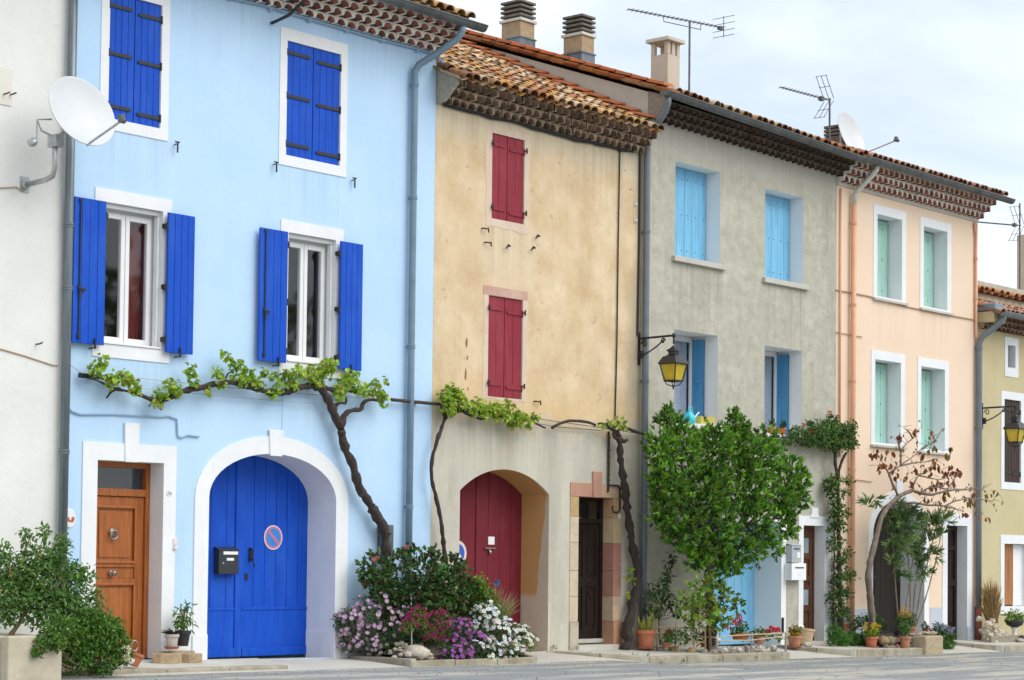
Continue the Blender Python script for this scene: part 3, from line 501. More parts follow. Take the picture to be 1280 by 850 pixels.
 'ppipe': [(17.47,-0.1,7.78),(17.45,-0.35,8.22),(17.54,-0.1,0.25)],
 'gpipe': [(11.24,-0.1,7.84),(11.19,-0.4,8.44)],
 'bcable': [(3.01,-0.03,8.49),(4.02,-0.03,8.47),(5.09,-0.03,8.47),(5.89,-0.03,8.5),(6.31,-0.03,8.48),(6.43,-0.03,8.37),(6.4,-0.03,8.07),(6.37,-0.03,7.9)],
 'tcable': [(6.35,-0.05,7.87),(6.55,-0.05,7.8),(7.95,-0.05,7.81),(9.45,-0.05,7.79),(10.66,-0.05,7.81),(11.13,-0.05,7.86),(11.2,-0.05,7.97)],
 'rail1': [(11.27,-0.3,0.23),(11.51,-0.5,0.23),(11.71,-0.75,0.22),(12.03,-1.05,0.2)],
 'rail2': [(11.25,-0.3,0.14),(11.51,-0.5,0.12),(11.71,-0.75,0.09),(11.92,-1.05,0.08)],
 'rail3': [(11.23,-0.3,0.07),(11.51,-0.5,0.04),(11.76,-0.9,0.0)],
 'rail4': [(11.81,-1.05,0.08),(12.15,-1.07,0.1),(12.78,-1.1,0.11),(13.73,-1.15,0.12)],
 'rail5': [(11.83,-1.05,0.03),(12.74,-1.1,0.02),(13.68,-1.15,0.07)],
 'gerpink': [(12.8,-0.8,0.35),(12.71,-0.8,0.29),(12.9,-0.8,0.31),(12.47,-0.8,0.23),(12.85,-0.8,0.39)],
 'gerred': [(13.68,-0.85,0.18),(13.49,-0.85,0.14),(13.89,-0.85,0.15),(13.61,-0.85,0.14),(13.78,-0.85,0.15)],
 'gerred2': [(11.97,-0.7,0.09),(12.23,-0.7,0.09),(12.1,-0.7,0.06)],
 'gerpink2': [(11.38,-0.5,0.15),(11.3,-0.5,0.15)],
 'gerpot': [(12.88,-0.8,0.01),(12.88,-0.8,0.1),(12.65,-0.8,0.11),(13.1,-0.8,0.1)],
 'ornament': [(12.08,-0.75,0.06)],
 'lemons': [(11.38,-1.0,0.39),(11.87,-1.0,0.65),(12.14,-1.0,0.48)],
 'pots': [(1.68,-0.25,0.17),(1.67,-0.25,0.36),(1.45,-0.25,0.19),(1.45,-0.25,0.27),(0.42,-0.8,-0.01),(0.42,-0.8,0.08),(10.98,-0.3,-0.07),(10.98,-0.3,0.2),(15.09,-0.4,-0.14),(15.08,-0.4,0.04),(15.82,-0.15,-0.08),(15.82,-0.15,0.15),(17.23,-0.12,0.05),(17.23,-0.12,0.19),(16.97,-0.75,-0.17),(16.97,-0.75,-0.04),(17.68,-0.9,-0.22),(17.68,-0.9,-0.05),(18.27,-0.8,-0.01),(18.27,-0.8,0.12),(22.88,-0.5,-0.14),(22.88,-0.5,0.07),(15.51,-0.4,-0.12)],
 'pottop': [(1.67,-0.25,0.52,0.09),(1.66,-0.25,0.62,0.06),(15.08,-0.4,0.13,0.08),(16.96,-0.75,0.07,0.09),(17.18,-0.75,0.06,0.06),(16.78,-0.75,0.06,0.06),(15.03,0.1,3.63,0.04),(15.33,0.1,3.66,0.06)],
 'roseblooms': [(5.24,-0.6,1.43),(4.86,-0.4,1.25),(6.49,-0.6,1.27)],
 'climbrose': [(16.4,-0.25,3.95),(15.55,-0.25,3.68),(16.67,-0.25,3.9),(15.81,-0.25,3.58)],
}
# ------------------------------------------------------------------ ground
def base(x):
    x = max(-40, min(60, x)); return .02 - .0095 * x
def pave(x, y):
    s = .055 if x > 9.5 else .045
    return base(x) - .025 + s * max(-1.25, min(0, y))
def kerbh(x): return .05 if x < 9 else (.11 if x > 10 else .05 + .06 * (x - 9))
def road_z(x, y):
    z = pave(x, -1.2) - kerbh(x)
    return z - .010 * min(5, max(0, -1.2 - y))
def grid(mb, xs, ys, fz):
    i0 = len(mb.v); n = len(xs)
    for y in ys:
        for x in xs: mb.v.append((x, y, fz(x, y)))
    for j in range(len(ys) - 1):
        for i in range(n - 1):
            mb.f.append((i0 + j*n + i, i0 + j*n + i+1, i0 + (j+1)*n + i+1, i0 + (j+1)*n + i)); mb.c.append(None)
XS = [-160,-80,-40,-20,-10] + [-6 + .5*k for k in range(85)] + [45,60,100,160]
m = MB(); grid(m, XS, [-22,-14,-9,-6.2,-4,-3,-2.4,-2,-1.7,-1.5,-1.35,-1.2], road_z); structure(m, 'road', MAT['road'], True)
m = MB(); grid(m, XS, [-1.2,-.9,-.6,-.3,0,.3], lambda x, y: road_z(x,-1.2) + (pave(x,0) - .03 - road_z(x,-1.2)) * min(1, (y+1.2)/1.2) + .004); structure(m, 'driveway', MAT['concrete'], True)
m = MB(); grid(m, [-400,-160,-80,0,80,160,400], [-400,-100,-40,-22], lambda x, y: road_z(max(-40,min(60,x)), -22) - .01); grid(m, [-400,0,400], [.3,60,400], lambda x, y: -.9); structure(m, 'ground', MAT['earth'])
def slab(name, poly, inner_step=.16):
    """pavement slab with a kerb stone along its street side; poly in plan, counter-clockwise, first two points = kerb line"""
    m = MB(); top = []
    # subdivide the outline so that the slab follows the slope
    for a, b in zip(poly, poly[1:] + poly[:1]):
        n = max(1, int(abs(b[0]-a[0]) / .7))
        top += [(a[0] + (b[0]-a[0])*k/n, a[1] + (b[1]-a[1])*k/n) for k in range(n)]
    m.face([(x, y, pave(x, y)) for x, y in top])
    for a, b in zip(top, top[1:] + top[:1]):
        m.face([(a[0],a[1],pave(*a)-.4), (b[0],b[1],pave(*b)-.4), (b[0],b[1],pave(*b)), (a[0],a[1],pave(*a))])
    structure(m, name, MAT['concrete'])
def kerb(pts, name='kerb'):
    m = MB()
    for a, b in zip(pts, pts[1:]):
        d = Vector((b[0]-a[0], b[1]-a[1], 0)); L = d.length; n = max(1, round(L / 1.0)); d.normalize(); nn = Vector((d.y, -d.x, 0))
        for k in range(n):
            p = Vector((a[0], a[1], 0)) + d * (L*k/n + .006); q = Vector((a[0], a[1], 0)) + d * (L*(k+1)/n - .006)
            j = RNG.uniform(-.006, .006)
            P = [(v.x, v.y, pave(v.x, v.y) + .006 + j) for v in (p + nn*.02, q + nn*.02, q - nn*.12, p - nn*.12)]
            m.prism([(x, y, z - .3) for x, y, z in P], (0,0,.3))
    o = m.build(name, MAT['kerb'], None, bevel=.015); o['kind'] = 'structure'
slab('pavement', [(-9,-1.0),(2.75,-1.0),(3.1,0),(-9,0)]); kerb([(-9,-1.0),(2.72,-1.0)])
slab('pavement', [(9.85,-1.2),(13.72,-1.2),(13.75,.02),(8.9,.02)]); kerb([(9.0,-.12),(9.35,-.7),(9.9,-1.2),(13.72,-1.2)])
slab('pavement', [(15.75,-1.2),(18.5,-1.2),(18.5,.02),(14.95,.02)]); kerb([(15.0,-.1),(15.3,-.7),(15.8,-1.2),(18.4,-1.2)])
slab('pavement', [(21.05,-1.2),(34,-1.2),(34,.02),(20.6,.02)]); kerb([(20.65,-.1),(20.8,-.7),(21.1,-1.2),(34,-1.2)])

# ------------------------------------------------------------------ building helpers
def arch_pts(o, w=0, n=22):
    a = (o['x1'] - o['x0'])/2 + w; xc = (o['x0'] + o['x1'])/2; r = o['rise']; sp = o['z1'] - r
    if o.get('kind', 'ell') == 'ell':
        return [(xc - a*cos(pi*k/n), sp + (r + w)*sin(pi*k/n)) for k in range(n+1)]
    a0 = a - w; R = (a0*a0 + r*r)/(2*r); cz = o['z1'] - R; R += w; ang = math.asin(min(1, a/R))
    return [(xc + R*sin(-ang + 2*ang*k/n), cz + R*cos(-ang + 2*ang*k/n)) for k in range(n+1)]
def path(o, w=(0,0,0,0), closed=True):
    """opening outline, w = extra (left, right, top, bottom)"""
    if o.get('rise'):
        p = arch_pts(o, w[0]); lo = o['z0'] - w[3]
        return [(p[0][0], lo)] + p + [(p[-1][0], lo)]
    x0, x1, z0, z1 = o['x0']-w[0], o['x1']+w[1], o['z0']-w[3], o['z1']+w[2]
    return [(x0,z0),(x0,z1),(x1,z1),(x1,z0)]
def facade(m, x0, x1, zb, zl, zr, ops, y=0.0):
    xs = sorted({x0, x1} | {v for o in ops for v in (o['x0'], o['x1'])}); zt = min(zl, zr)
    zs = sorted({zb, zt} | {v for o in ops for v in (o['z0'], o['z1'])})
    for i in range(len(xs)-1):
        for j in range(len(zs)-1):
            xc, zc = (xs[i]+xs[i+1])/2, (zs[j]+zs[j+1])/2
            if any(o['x0'] < xc < o['x1'] and o['z0'] < zc < o['z1'] for o in ops): continue
            m.face([(xs[i],y,zs[j]),(xs[i+1],y,zs[j]),(xs[i+1],y,zs[j+1]),(xs[i],y,zs[j+1])])
    if zl != zr:
        m.face([(x0,y,zt),(x1,y,zt),(x1,y,zr)] if zr > zl else [(x0,y,zt),(x1,y,zt),(x0,y,zl)])
    for o in ops:
        if o.get('rise'):
            p = arch_pts(o)
            for a, b in zip(p, p[1:]):
                m.face([(a[0],y,a[1]),(b[0],y,b[1]),(b[0],y,o['z1']),(a[0],y,o['z1'])])
def shell(m, x0, x1, zb, ztop, ye, yr, zr, yb):
    """side walls and back of a house: eaves at y=0 and yb, ridge at yr"""
    for x in (x0, x1):
        m.face([(x,0,zb),(x,0,ztop),(x,yr,zr),(x,yb,ztop),(x,yb,zb)])
    m.face([(x0,yb,zb),(x1,yb,zb),(x1,yb,ztop),(x0,yb,ztop)])
def ring(m, inner, outer, proud, closed):
    n = len(inner); rng_ = range(n if closed else n-1)
    for i in rng_:
        j = (i+1) % n; a, b, c, d = inner[i], inner[j], outer[j], outer[i]
        m.face([(a[0],-proud,a[1]),(b[0],-proud,b[1]),(c[0],-proud,c[1]),(d[0],-proud,d[1])])
        m.face([(d[0],-proud,d[1]),(c[0],-proud,c[1]),(c[0],.004,c[1]),(d[0],.004,d[1])])
    if not closed:
        for k in (0, n-1):
            a, d = inner[k], outer[k]; m.face([(a[0],-proud,a[1]),(d[0],-proud,d[1]),(d[0],.004,d[1]),(a[0],.004,a[1])])
def lining(m, inner, y0, y1, closed):
    n = len(inner)
    for i in range(n if closed else n-1):
        a, b = inner[i], inner[(i+1) % n]
        m.face([(a[0],y0,a[1]),(b[0],y0,b[1]),(b[0],y1,b[1]),(a[0],y1,a[1])])
def O(x0, x1, z0, z1, rise=0, kind='ell'): return dict(x0=x0, x1=x1, z0=z0, z1=z1, rise=rise, kind=kind)
def surround(parent, o, w, proud, depth, mat, closed=True, name='window_surround', label=None):
    m = MB(); inn = path(o); out = path(o, w)
    if o.get('rise'): closed = False
    ring(m, inn, out, proud, closed); lining(m, inn, -proud, depth, closed)
    s = m.build(name, mat, parent)
    if label: s['label'] = label
    return s
def planks(m, x0, x1, z0, z1, y0, y1, n, gap=.005, rng=RNG):
    w = (x1-x0)/n
    for k in range(n):
        d = rng.uniform(0, .003)
        m.box(x0 + w*k + gap/2, x0 + w*(k+1) - gap/2, y0 + d, y1, z0, z1)
    m.box(x0 + .003, x1 - .003, y0 + .012, y1 - .004, z0 + .003, z1 - .003)
def strap(parent, x0, x1, z, y, mat, hinge, th=.022):
    m = MB(); m.box(x0, x1, y-.012, y, z-th, z+th)
    tip = x1 if hinge == 'l' else x0; s = 1 if hinge == 'l' else -1
    m.prism([(tip,y-.011,z-th),(tip+s*.03,y-.011,z),(tip,y-.011,z+th)] , (0,.010,0))
    hx = x0 if hinge == 'l' else x1
    m.tube([(hx - s*.012, y-.012, z-.05),(hx - s*.012, y-.012, z+.05)], .014, 8)
    return m.build('hinge_strap', mat, parent)
def leaf_pair(parent, o, y, mat, ns, strapmat, hs=(.09,.5,.91), th=.03, gap=.004, strap_th=.022, inset=.0):
    xm = (o['x0']+o['x1'])/2
    for side in 'lr':
        a, b = (o['x0'] + .004, xm - gap) if side == 'l' else (xm + gap, o['x1'] - .004)
        m = MB(); planks(m, a, b, o['z0']+.004, o['z1']-.004, y, y+th, ns)
        s = m.build('shutter', mat, parent, bevel=.003)
        if strapmat:
            for h in hs:
                z = o['z0'] + (o['z1']-o['z0'])*h - (.03 if side == 'r' else 0)
                if side == 'l': strap(s, a+.005, a + (b-a)*.84, z, y-.001, strapmat, 'l', strap_th)
                else: strap(s, b - (b-a)*.84, b-.005, z, y-.001, strapmat, 'r', strap_th)
def pipe(parent, name, pts, r, mat, joints=()):
    m = MB(); m.tube(pts, r, 14)
    p = m.build(name, mat, parent, smooth=True)
    for z in joints:
        q = next(((a, b) for a, b in zip(pts, pts[1:]) if min(a[2],b[2]) <= z <= max(a[2],b[2])), None)
        if not q: continue
        a, b = Vector(q[0]), Vector(q[1]); t = (z - a.z)/(b.z - a.z); c = a.lerp(b, t)
        k = MB(); k.lathe(c - Vector((0,0,.03)), [(r+.002,0),(r+.008,.004),(r+.008,.024),(r+.003,.028),(r+.008,.034),(r+.008,.056),(r+.002,.06)], 14)
        k.box(c.x-.012, c.x+.012, c.y, .01, c.z-.012, c.z+.012)
        k.build('pipe_bracket', mat, p)
    return p
def gutter(parent, x0, x1, y, z0, z1, r, mat):
    """half-round gutter with a rolled front bead, sloping from z0 to z1"""
    m = MB(); n = 10
    def sec(x, z, rr): return [(x, y - rr*cos(pi*k/n), z - rr*sin(pi*k/n)) for k in range(n+1)]
    A, B = sec(x0, z0, r), sec(x1, z1, r); A2, B2 = sec(x0, z0, r-.006), sec(x1, z1, r-.006)
    for k in range(n):
        m.face([A[k], A[k+1], B[k+1], B[k]]); m.face([A2[k], B2[k], B2[k+1], A2[k+1]])
    for E in (A, B): m.face(E)
    m.tube([(x0, y-r, z0), (x1, y-r, z1)], .014, 8); m.tube([(x0, y+r, z0), (x1, y+r, z1)], .006, 6)
    g = m.build('gutter', mat, parent)
    k = 0; x = x0 + .4
    while x < x1 - .1:
        z = z0 + (z1-z0)*(x-x0)/(x1-x0); c = MB(); s = [(x, y - (r+.006)*cos(pi*q/n), z - (r+.006)*sin(pi*q/n)) for q in range(n+1)]
        for a, b in zip(s, s[1:]): c.face([a, b, (b[0]+.03, b[1], b[2]), (a[0]+.03, a[1], a[2])])
        c.build('gutter_bracket', mat, g); x += .75
    return g
def genoise(parent, x0, x1, z, rows, pitch, r, front, soffit, mat, slope=0, rng=RNG, rough=0, edge=None):
    """corbelled rows of half-round tiles under the eaves; rows = [(projection, height)]"""
    m = MB(); zc = z; yprev = 0.0; zz = lambda x: slope*(x-x0)
    for ri, (yo, h) in enumerate(rows):
        n = max(1, round((x1-x0)/pitch)); p = (x1-x0)/n; ah = h*.80; N = 7
        for i in range(n):
            xa = x0 + p*i; xm = xa + p/2 + rng.uniform(-rough, rough); rr = min(p/2*.97, r*(1 + rng.uniform(-.08,.08)))
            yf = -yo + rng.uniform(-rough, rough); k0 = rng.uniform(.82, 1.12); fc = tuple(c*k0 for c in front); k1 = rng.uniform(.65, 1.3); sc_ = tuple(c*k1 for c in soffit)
            arc = [(xm - rr*cos(pi*k/N), zc + ah*sin(pi*k/N)) for k in range(N+1)]
            top = zc + h
            Z = lambda x, zv: zv + zz(x)
            pts = [(xa, zc)] + arc + [(xa+p, zc)]
            for a, b in zip(pts, pts[1:]):
                if b[0]-a[0] > 1e-6: m.face([(a[0],yf,Z(*a)),(b[0],yf,Z(*b)),(b[0],yf,Z(b[0],top)),(a[0],yf,Z(a[0],top))], fc)
            for k, (a, b) in enumerate(zip(pts, pts[1:])):
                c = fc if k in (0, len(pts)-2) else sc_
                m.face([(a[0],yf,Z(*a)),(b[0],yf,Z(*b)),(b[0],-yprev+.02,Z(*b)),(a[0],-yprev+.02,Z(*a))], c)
            if edge:   # clay rim of each tile
                for a, b in zip(arc, arc[1:]):
                    q = 1.16; A = (xm+(a[0]-xm)*q, zc+(a[1]-zc)*q); B = (xm+(b[0]-xm)*q, zc+(b[1]-zc)*q)
                    m.face([(a[0],yf-.004,Z(*a)),(b[0],yf-.004,Z(*b)),(B[0],yf-.004,Z(*B)),(A[0],yf-.004,Z(*A))], tuple(c*k1 for c in edge))
        for x in (x0, x1):
            m.face([(x,-yo,zc+zz(x)),(x,.02,zc+zz(x)),(x,.02,zc+h+zz(x)),(x,-yo,zc+h+zz(x))], front)
        m.face([(x0,-yo,zc+h),(x1,-yo,zc+h+zz(x1)),(x1,.02,zc+h+zz(x1)),(x0,.02,zc+h)], front)
        zc += h; yprev = yo
    return m.build('eave_cornice', mat, parent)
OCHRE = [(.42,.20,.06),(.46,.25,.10),(.50,.33,.17),(.40,.15,.05),(.52,.37,.21),(.34,.12,.05),(.48,.28,.09),(.22,.10,.05),(.55,.42,.27)]
PALE = [(.60,.40,.22),(.58,.32,.13),(.66,.48,.30),(.55,.25,.08),(.50,.19,.06),(.66,.50,.33),(.58,.36,.16),(.34,.16,.08),(.60,.32,.08),(.22,.12,.07)]
PINK = [(.45,.22,.15),(.50,.27,.19),(.55,.35,.25),(.36,.15,.10),(.48,.24,.14)]
def canal(parent, x0, x1, ye, ze, slope, length, pal, pitch=.205, zx=0, rows=None, rng=RNG, name='roof', mat='tile'):
    """barrel-tile roof: covers over channels, tile by tile, lapped up the slope"""
    m = MB(); n = round((x1-x0)/pitch); p = (x1-x0)/n; c = 1/sqrt(1+slope*slope); s = slope*c; row = .33
    nr = rows or int(length/row)
    def P(x, u, h): return (x, ye + u*c - h*s, ze + u*s + h*c + zx*(x-x0))
    for i in range(n):
        xm = x0 + p*(i+.5)
        for r in range(nr):
            u0 = r*row + rng.uniform(-.04,.04) - (.02 if r == 0 else 0); u1 = u0 + row + .05; dx = rng.uniform(-.016,.016); col = pal[rng.randrange(len(pal))]; k = rng.uniform(.75,1.15); col = tuple(q*k for q in col)
            r0, r1 = .094, .076; h0, h1 = .030 + rng.uniform(0,.008), .012; N = 6
            o0 = [P(xm+dx - r0*cos(pi*q/N), u0, h0 + r0*.85*sin(pi*q/N)) for q in range(N+1)]
            o1 = [P(xm+dx - r1*cos(pi*q/N), u1, h1 + r1*.85*sin(pi*q/N)) for q in range(N+1)]
            i0 = [P(xm+dx - (r0-.014)*cos(pi*q/N), u0, h0 + (r0-.014)*.85*sin(pi*q/N)) for q in range(N+1)]
            i1 = [P(xm+dx - (r0-.016)*cos(pi*q/N), u0+.16, h0 -.01+ (r0-.016)*.85*sin(pi*q/N)) for q in range(N+1)]
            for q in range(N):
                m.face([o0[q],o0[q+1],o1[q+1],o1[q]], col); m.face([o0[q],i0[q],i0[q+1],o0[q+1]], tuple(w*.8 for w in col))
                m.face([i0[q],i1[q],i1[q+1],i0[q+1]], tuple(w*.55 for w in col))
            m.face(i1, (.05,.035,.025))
        xc = x0 + p*i
        for r in range(nr):
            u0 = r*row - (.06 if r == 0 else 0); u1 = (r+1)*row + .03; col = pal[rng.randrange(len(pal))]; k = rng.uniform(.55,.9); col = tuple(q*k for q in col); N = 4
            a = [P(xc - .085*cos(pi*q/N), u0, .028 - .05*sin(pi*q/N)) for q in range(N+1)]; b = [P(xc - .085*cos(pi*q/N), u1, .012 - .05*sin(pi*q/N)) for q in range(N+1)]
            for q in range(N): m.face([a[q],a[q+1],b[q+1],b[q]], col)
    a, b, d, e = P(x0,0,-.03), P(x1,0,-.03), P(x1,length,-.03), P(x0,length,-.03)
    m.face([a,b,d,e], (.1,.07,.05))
    yr, zr = P(x0,length,-.03)[1], P(x0,length,-.03)[2]
    m.face([e, d, (x1, yr + (yr-ye), b[2]), (x0, yr + (yr-ye), a[2])], pal[0])
    o = m.build(name, MAT[mat], parent)
    return o, P
# ------------------------------------------------------------------ white house (far left)
def house(name, label, x, y=0):
    return thing(name, label, 'house', (x, y, base(x)))
H = house('white_house', 'white limewashed house at the left edge with a big satellite dish on its wall', -4)
m = MB(); facade(m, -9, -.062, -.6, 10.2, 10.2, []); shell(m, -9, -.062, -.6, 10.2, 0, 4, 11.8, 8); m.build('wall', MAT['white_wall'], H)
canal(H, -9, -.03, -.45, 10.25, .38, 4.4, OCHRE)
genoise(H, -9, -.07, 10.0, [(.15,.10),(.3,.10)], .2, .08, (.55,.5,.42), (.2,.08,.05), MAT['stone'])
m = MB(); m.box(-1.25,-.87,-.012,0,6.50,6.93); m.build('plaster_patch', plaster('cream_patch', (.72,.70,.62),(.76,.74,.67),1.5,.2).m, H)
for x, z in ((-.89,6.63),(-.45,3.75),(-.98,6.62)):
    m = MB(); m.tube([(x,.01,z),(x,-.07,z),(x+.03,-.09,z+.02)], .009, 6); m.build('wall_hook', MAT['rust_iron'], H)

# ------------------------------------------------------------------ blue house
H = house('blue_house', 'sky blue house with cobalt shutters, panelled oak door and arched blue garage door', 3)
bo = {'u1': O(.53,1.34,6.60,8.15), 'u2': O(3.46,4.45,6.60,8.13), 'l1': O(.50,1.41,3.84,5.57), 'l2': O(3.53,4.40,3.86,5.58),
      'door': O(.47,1.49,.0,2.43), 'gar': O(2.23,4.47,-.06,2.63,.60)}
m = MB(); facade(m, -.058, 6.348, -.6, 8.86, 8.86, list(bo.values())); shell(m, -.058, 6.348, -.6, 9.02, 0, 4.2, 10.52, 8.4)
w_ = m.build('wall', MAT['blue_wall'], H)
for a, b in ((-.05,.246),(1.694,1.996),(4.684,6.344)): m = MB(); m.box(a, b, -.012, .02, -.5, .60); m.build('plinth', MAT['white_paint'], H)
m = MB(); m.tube([(3.47,-.001,3.80),(3.475,-.001,3.4),(3.468,-.001,2.96)], .004, 4); m.build('wall_crack', MAT['cable_blue'], H)
for k, w in (('u1', (.125,.125,.18,.14)), ('u2', (.125,.125,.16,.14))):
    o = bo[k]; surround(H, o, w, .012, .10, MAT['white_paint']); leaf_pair(H, o, .012, MAT['blue_wood'], 4, MAT['iron'], (.10,.52,.90))
    for x in (o['x0']-.21, o['x1']+.24):
        t = MB(); t.tube([(x,.01,o['z0']-.16),(x,-.06,o['z0']-.16)], .008, 6); t.box(x-.008,x+.008,-.07,-.055,o['z0']-.27,o['z0']-.13); t.box(x-.04,x+.03,-.07,-.055,o['z0']-.145,o['z0']-.13); t.build('shutter_catch', MAT['iron'], H)
for k, sh in (('l1', ((-.005,.47),(1.43,1.86))), ('l2', ((2.96,3.45),(4.42,4.84)))):
    o = bo[k]; surround(H, o, (.14,.14,.16,.16), .014, .30, MAT['white_paint'])
    # recessed white window: frame, two casements, glass, dark room, curtain
    x0, x1, z0, z1 = o['x0'], o['x1'], o['z0'], o['z1']; xm = (x0+x1)/2
    f = MB(); y = .17
    f.box(x0+.002,x0+.055,y,y+.08,z0+.002,z1-.002); f.box(x1-.055,x1-.002,y,y+.08,z0+.002,z1-.002); f.box(x0+.055,x1-.055,y,y+.08,z1-.10,z1-.002); f.box(x0+.055,x1-.055,y,y+.08,z0+.002,z0+.06)
    f.box(x0+.002,x1-.002,.05,.12,z1-.055,z1-.003); f.box(x1-.035,x1-.003,.05,.12,z0+.003,z1-.058); f.box(x0+.004,x1-.004,-.03,.165,z0+.003,z0+.028)
    fr = f.build('window', MAT['white_pvc'], H, bevel=.004)
    for a, b in ((x0+.055, xm-.004), (xm+.004, x1-.055)):
        c = MB(); t = .062; yy = y - .022; zc0, zc1 = z0+.045, z1-.088
        c.box(a,a+t,yy,yy+.06,zc0,zc1); c.box(b-t,b,yy,yy+.06,zc0,zc1); c.box(a+t,b-t,yy,yy+.06,zc0,zc0+.07); c.box(a+t,b-t,yy,yy+.06,zc1-.07,zc1)
        c.build('casement', MAT['white_pvc'], fr, bevel=.006)
        g = MB(); g.box(a+t-.004,b-t+.004,yy+.025,yy+.031,zc0+.066,zc1-.066); g.build('pane', MAT['glass'], fr)
    r = MB()
    for q in ((x0,x0+.004),(x1-.004,x1)): r.box(q[0]+.001,q[1]-.001,.26,1.3,z0,z1)
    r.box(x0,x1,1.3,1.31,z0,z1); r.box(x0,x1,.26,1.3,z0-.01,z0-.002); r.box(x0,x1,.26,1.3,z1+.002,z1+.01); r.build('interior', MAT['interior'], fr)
    if k == 'l1':
        cu = MB(); N = 12; a, b = xm+.13, x1-.06
        for q in range(N):
            xa, xb = a+(b-a)*q/N, a+(b-a)*(q+1)/N; ya, yb = .30+.02*sin(q*1.9), .30+.02*sin((q+1)*1.9)
            cu.face([(xa,ya,z0),(xb,yb,z0),(xb,yb,z1),(xa,ya,z1)])
        cu.build('curtain', MAT['curtain'], fr)
    for i, (a, b) in enumerate(sh):
        s = MB(); planks(s, a, b, z0-.03, z1-.015, -.095, -.062, 4)
        so = s.build('shutter', MAT['blue_wood'], H, bevel=.003)
        h = MB()
        hx = b+.008 if i == 0 else a-.012
        for q in (.09,.47,.91):
            zz = z0-.03+(z1-z0)*q; h.box(hx-.03,hx+.03,-.085,-.02,zz-.028,zz+.028); h.tube([(hx,-.085,zz-.045),(hx,-.085,zz+.045)], .013, 8)
        h.build('hinge', MAT['iron'], so)
        if i == 0:
            h = MB(); xr = a+.085; h.tube([(xr,-.108,z0-.0),(xr,-.108,z1-.05)], .009, 8)
            for q in (.03,.37,.97): h.box(xr-.022,xr+.022,-.112,-.094,z0+(z1-z0)*q-.016,z0+(z1-z0)*q+.016)
            h.box(xr-.02,xr+.085,-.125,-.110,z0+.60,z0+.625); h.box(xr-.012,xr+.02,-.125,-.110,z0+.50,z0+.61); h.build('locking_bar', MAT['iron'], so)
        h = MB(); xc = a+(b-a)*(.68 if i == 0 else .48)
        h.box(xc-.008,xc+.008,-.125,-.105,z0-.08,z0+.04); h.tube([(xc,.0,z0-.075),(xc,-.12,z0-.075)], .008, 6); h.box(xc-.04,xc+.012,-.125,-.105,z0-.085,z0-.072); h.build('shutter_catch', MAT['iron'], so)
# front door
o = bo['door']; ds = surround(H, o, (.22,.20,.215,0), .016, .26, MAT['white_paint'], closed=False, name='door_surround')
m = MB(); m.prism([(.875,-.034,2.42),(1.075,-.034,2.42),(1.09,-.034,2.90),(.86,-.034,2.90)], (0,.030,0)); m.build('keystone', MAT['white_paint'], ds, bevel=.006)
for a, b in ((.235,.475),(1.485,1.705)): m = MB(); m.box(a, b, -.030, -.002, -.3, .235); m.build('jamb_base', MAT['white_paint'], ds, bevel=.006)
y = .24; d = MB(); x0, x1 = .47, 1.49
for a, b, c_, e in ((x0,x0+.07,0,2.43),(x1-.07,x1,0,2.43),(x0+.07,x1-.07,2.36,2.43),(x0+.07,x1-.07,2.01,2.10)): d.box(a,b,y,y+.09,c_,e)
frm = d.build('door_frame', MAT['oak'], H, bevel=.005)
g = MB(); g.box(x0+.07,x1-.07,y+.05,y+.056,2.10,2.36); g.build('transom_pane', MAT['glass'], frm)
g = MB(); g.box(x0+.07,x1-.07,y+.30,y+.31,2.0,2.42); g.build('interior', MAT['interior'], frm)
d = MB(); yy = y+.03; a, b = x0+.074, x1-.074
d.box(a,a+.13,yy,yy+.045,.01,2.005); d.box(b-.13,b,yy,yy+.045,.01,2.005)
for p, q in ((.01,.22),(.93,.99),(1.13,1.19),(1.88,2.005)): d.box(a+.13,b-.13,yy,yy+.045,p,q)
for p, q in ((.22,.93),(.99,1.13),(1.19,1.88)):
    d.box(a+.13,b-.13,yy+.02,yy+.04,p,q)
    if q-p > .3: d.box(a+.19,b-.19,yy+.006,yy+.02,p+.06,q-.06)
for p, q in ((.22,.93),(1.19,1.88)):   # bolection mouldings
    for r in ((a+.125,b-.125,p-.012,p+.022),(a+.125,b-.125,q-.022,q+.012)): d.box(r[0],r[1],yy-.018,yy+.01,r[2],r[3])
    for r in ((a+.115,a+.15),(b-.15,b-.115)): d.box(r[0],r[1],yy-.018,yy+.01,p+.023,q-.023)
dr = d.build('door', MAT['oak'], H, bevel=.006)
k = MB(); c = Vector((.93, yy-.005, 1.56)); k.lathe(c, [(.055,0),(.05,.012),(.02,.016)], 16, axis=(0,-1,0)); k.tube([c+Vector((.055*sin(t*.4), -.03-.01*(t%2), -.03+.055*cos(t*.4))) for t in range(17)], .011, 8); k.lathe(c+Vector((0,-.012,.025)), [(.02,0),(.022,.02),(.0,.03)], 12, axis=(0,-1,0)); k.build('door_knocker', MAT['brass'], dr, smooth=True)
k = MB(); k.lathe((.93, yy, 1.06), [(.042,0),(.04,.01),(.016,.014),(.016,.04),(.036,.055),(.036,.07),(.0,.085)], 16, axis=(0,-1,0)); k.build('door_knob', MAT['brass'], dr, smooth=True)
k = MB(); k.box(x0+.07,x1-.07,y+.0,y+.08,-.1,.012); k.build('threshold', MAT['concrete'], frm)
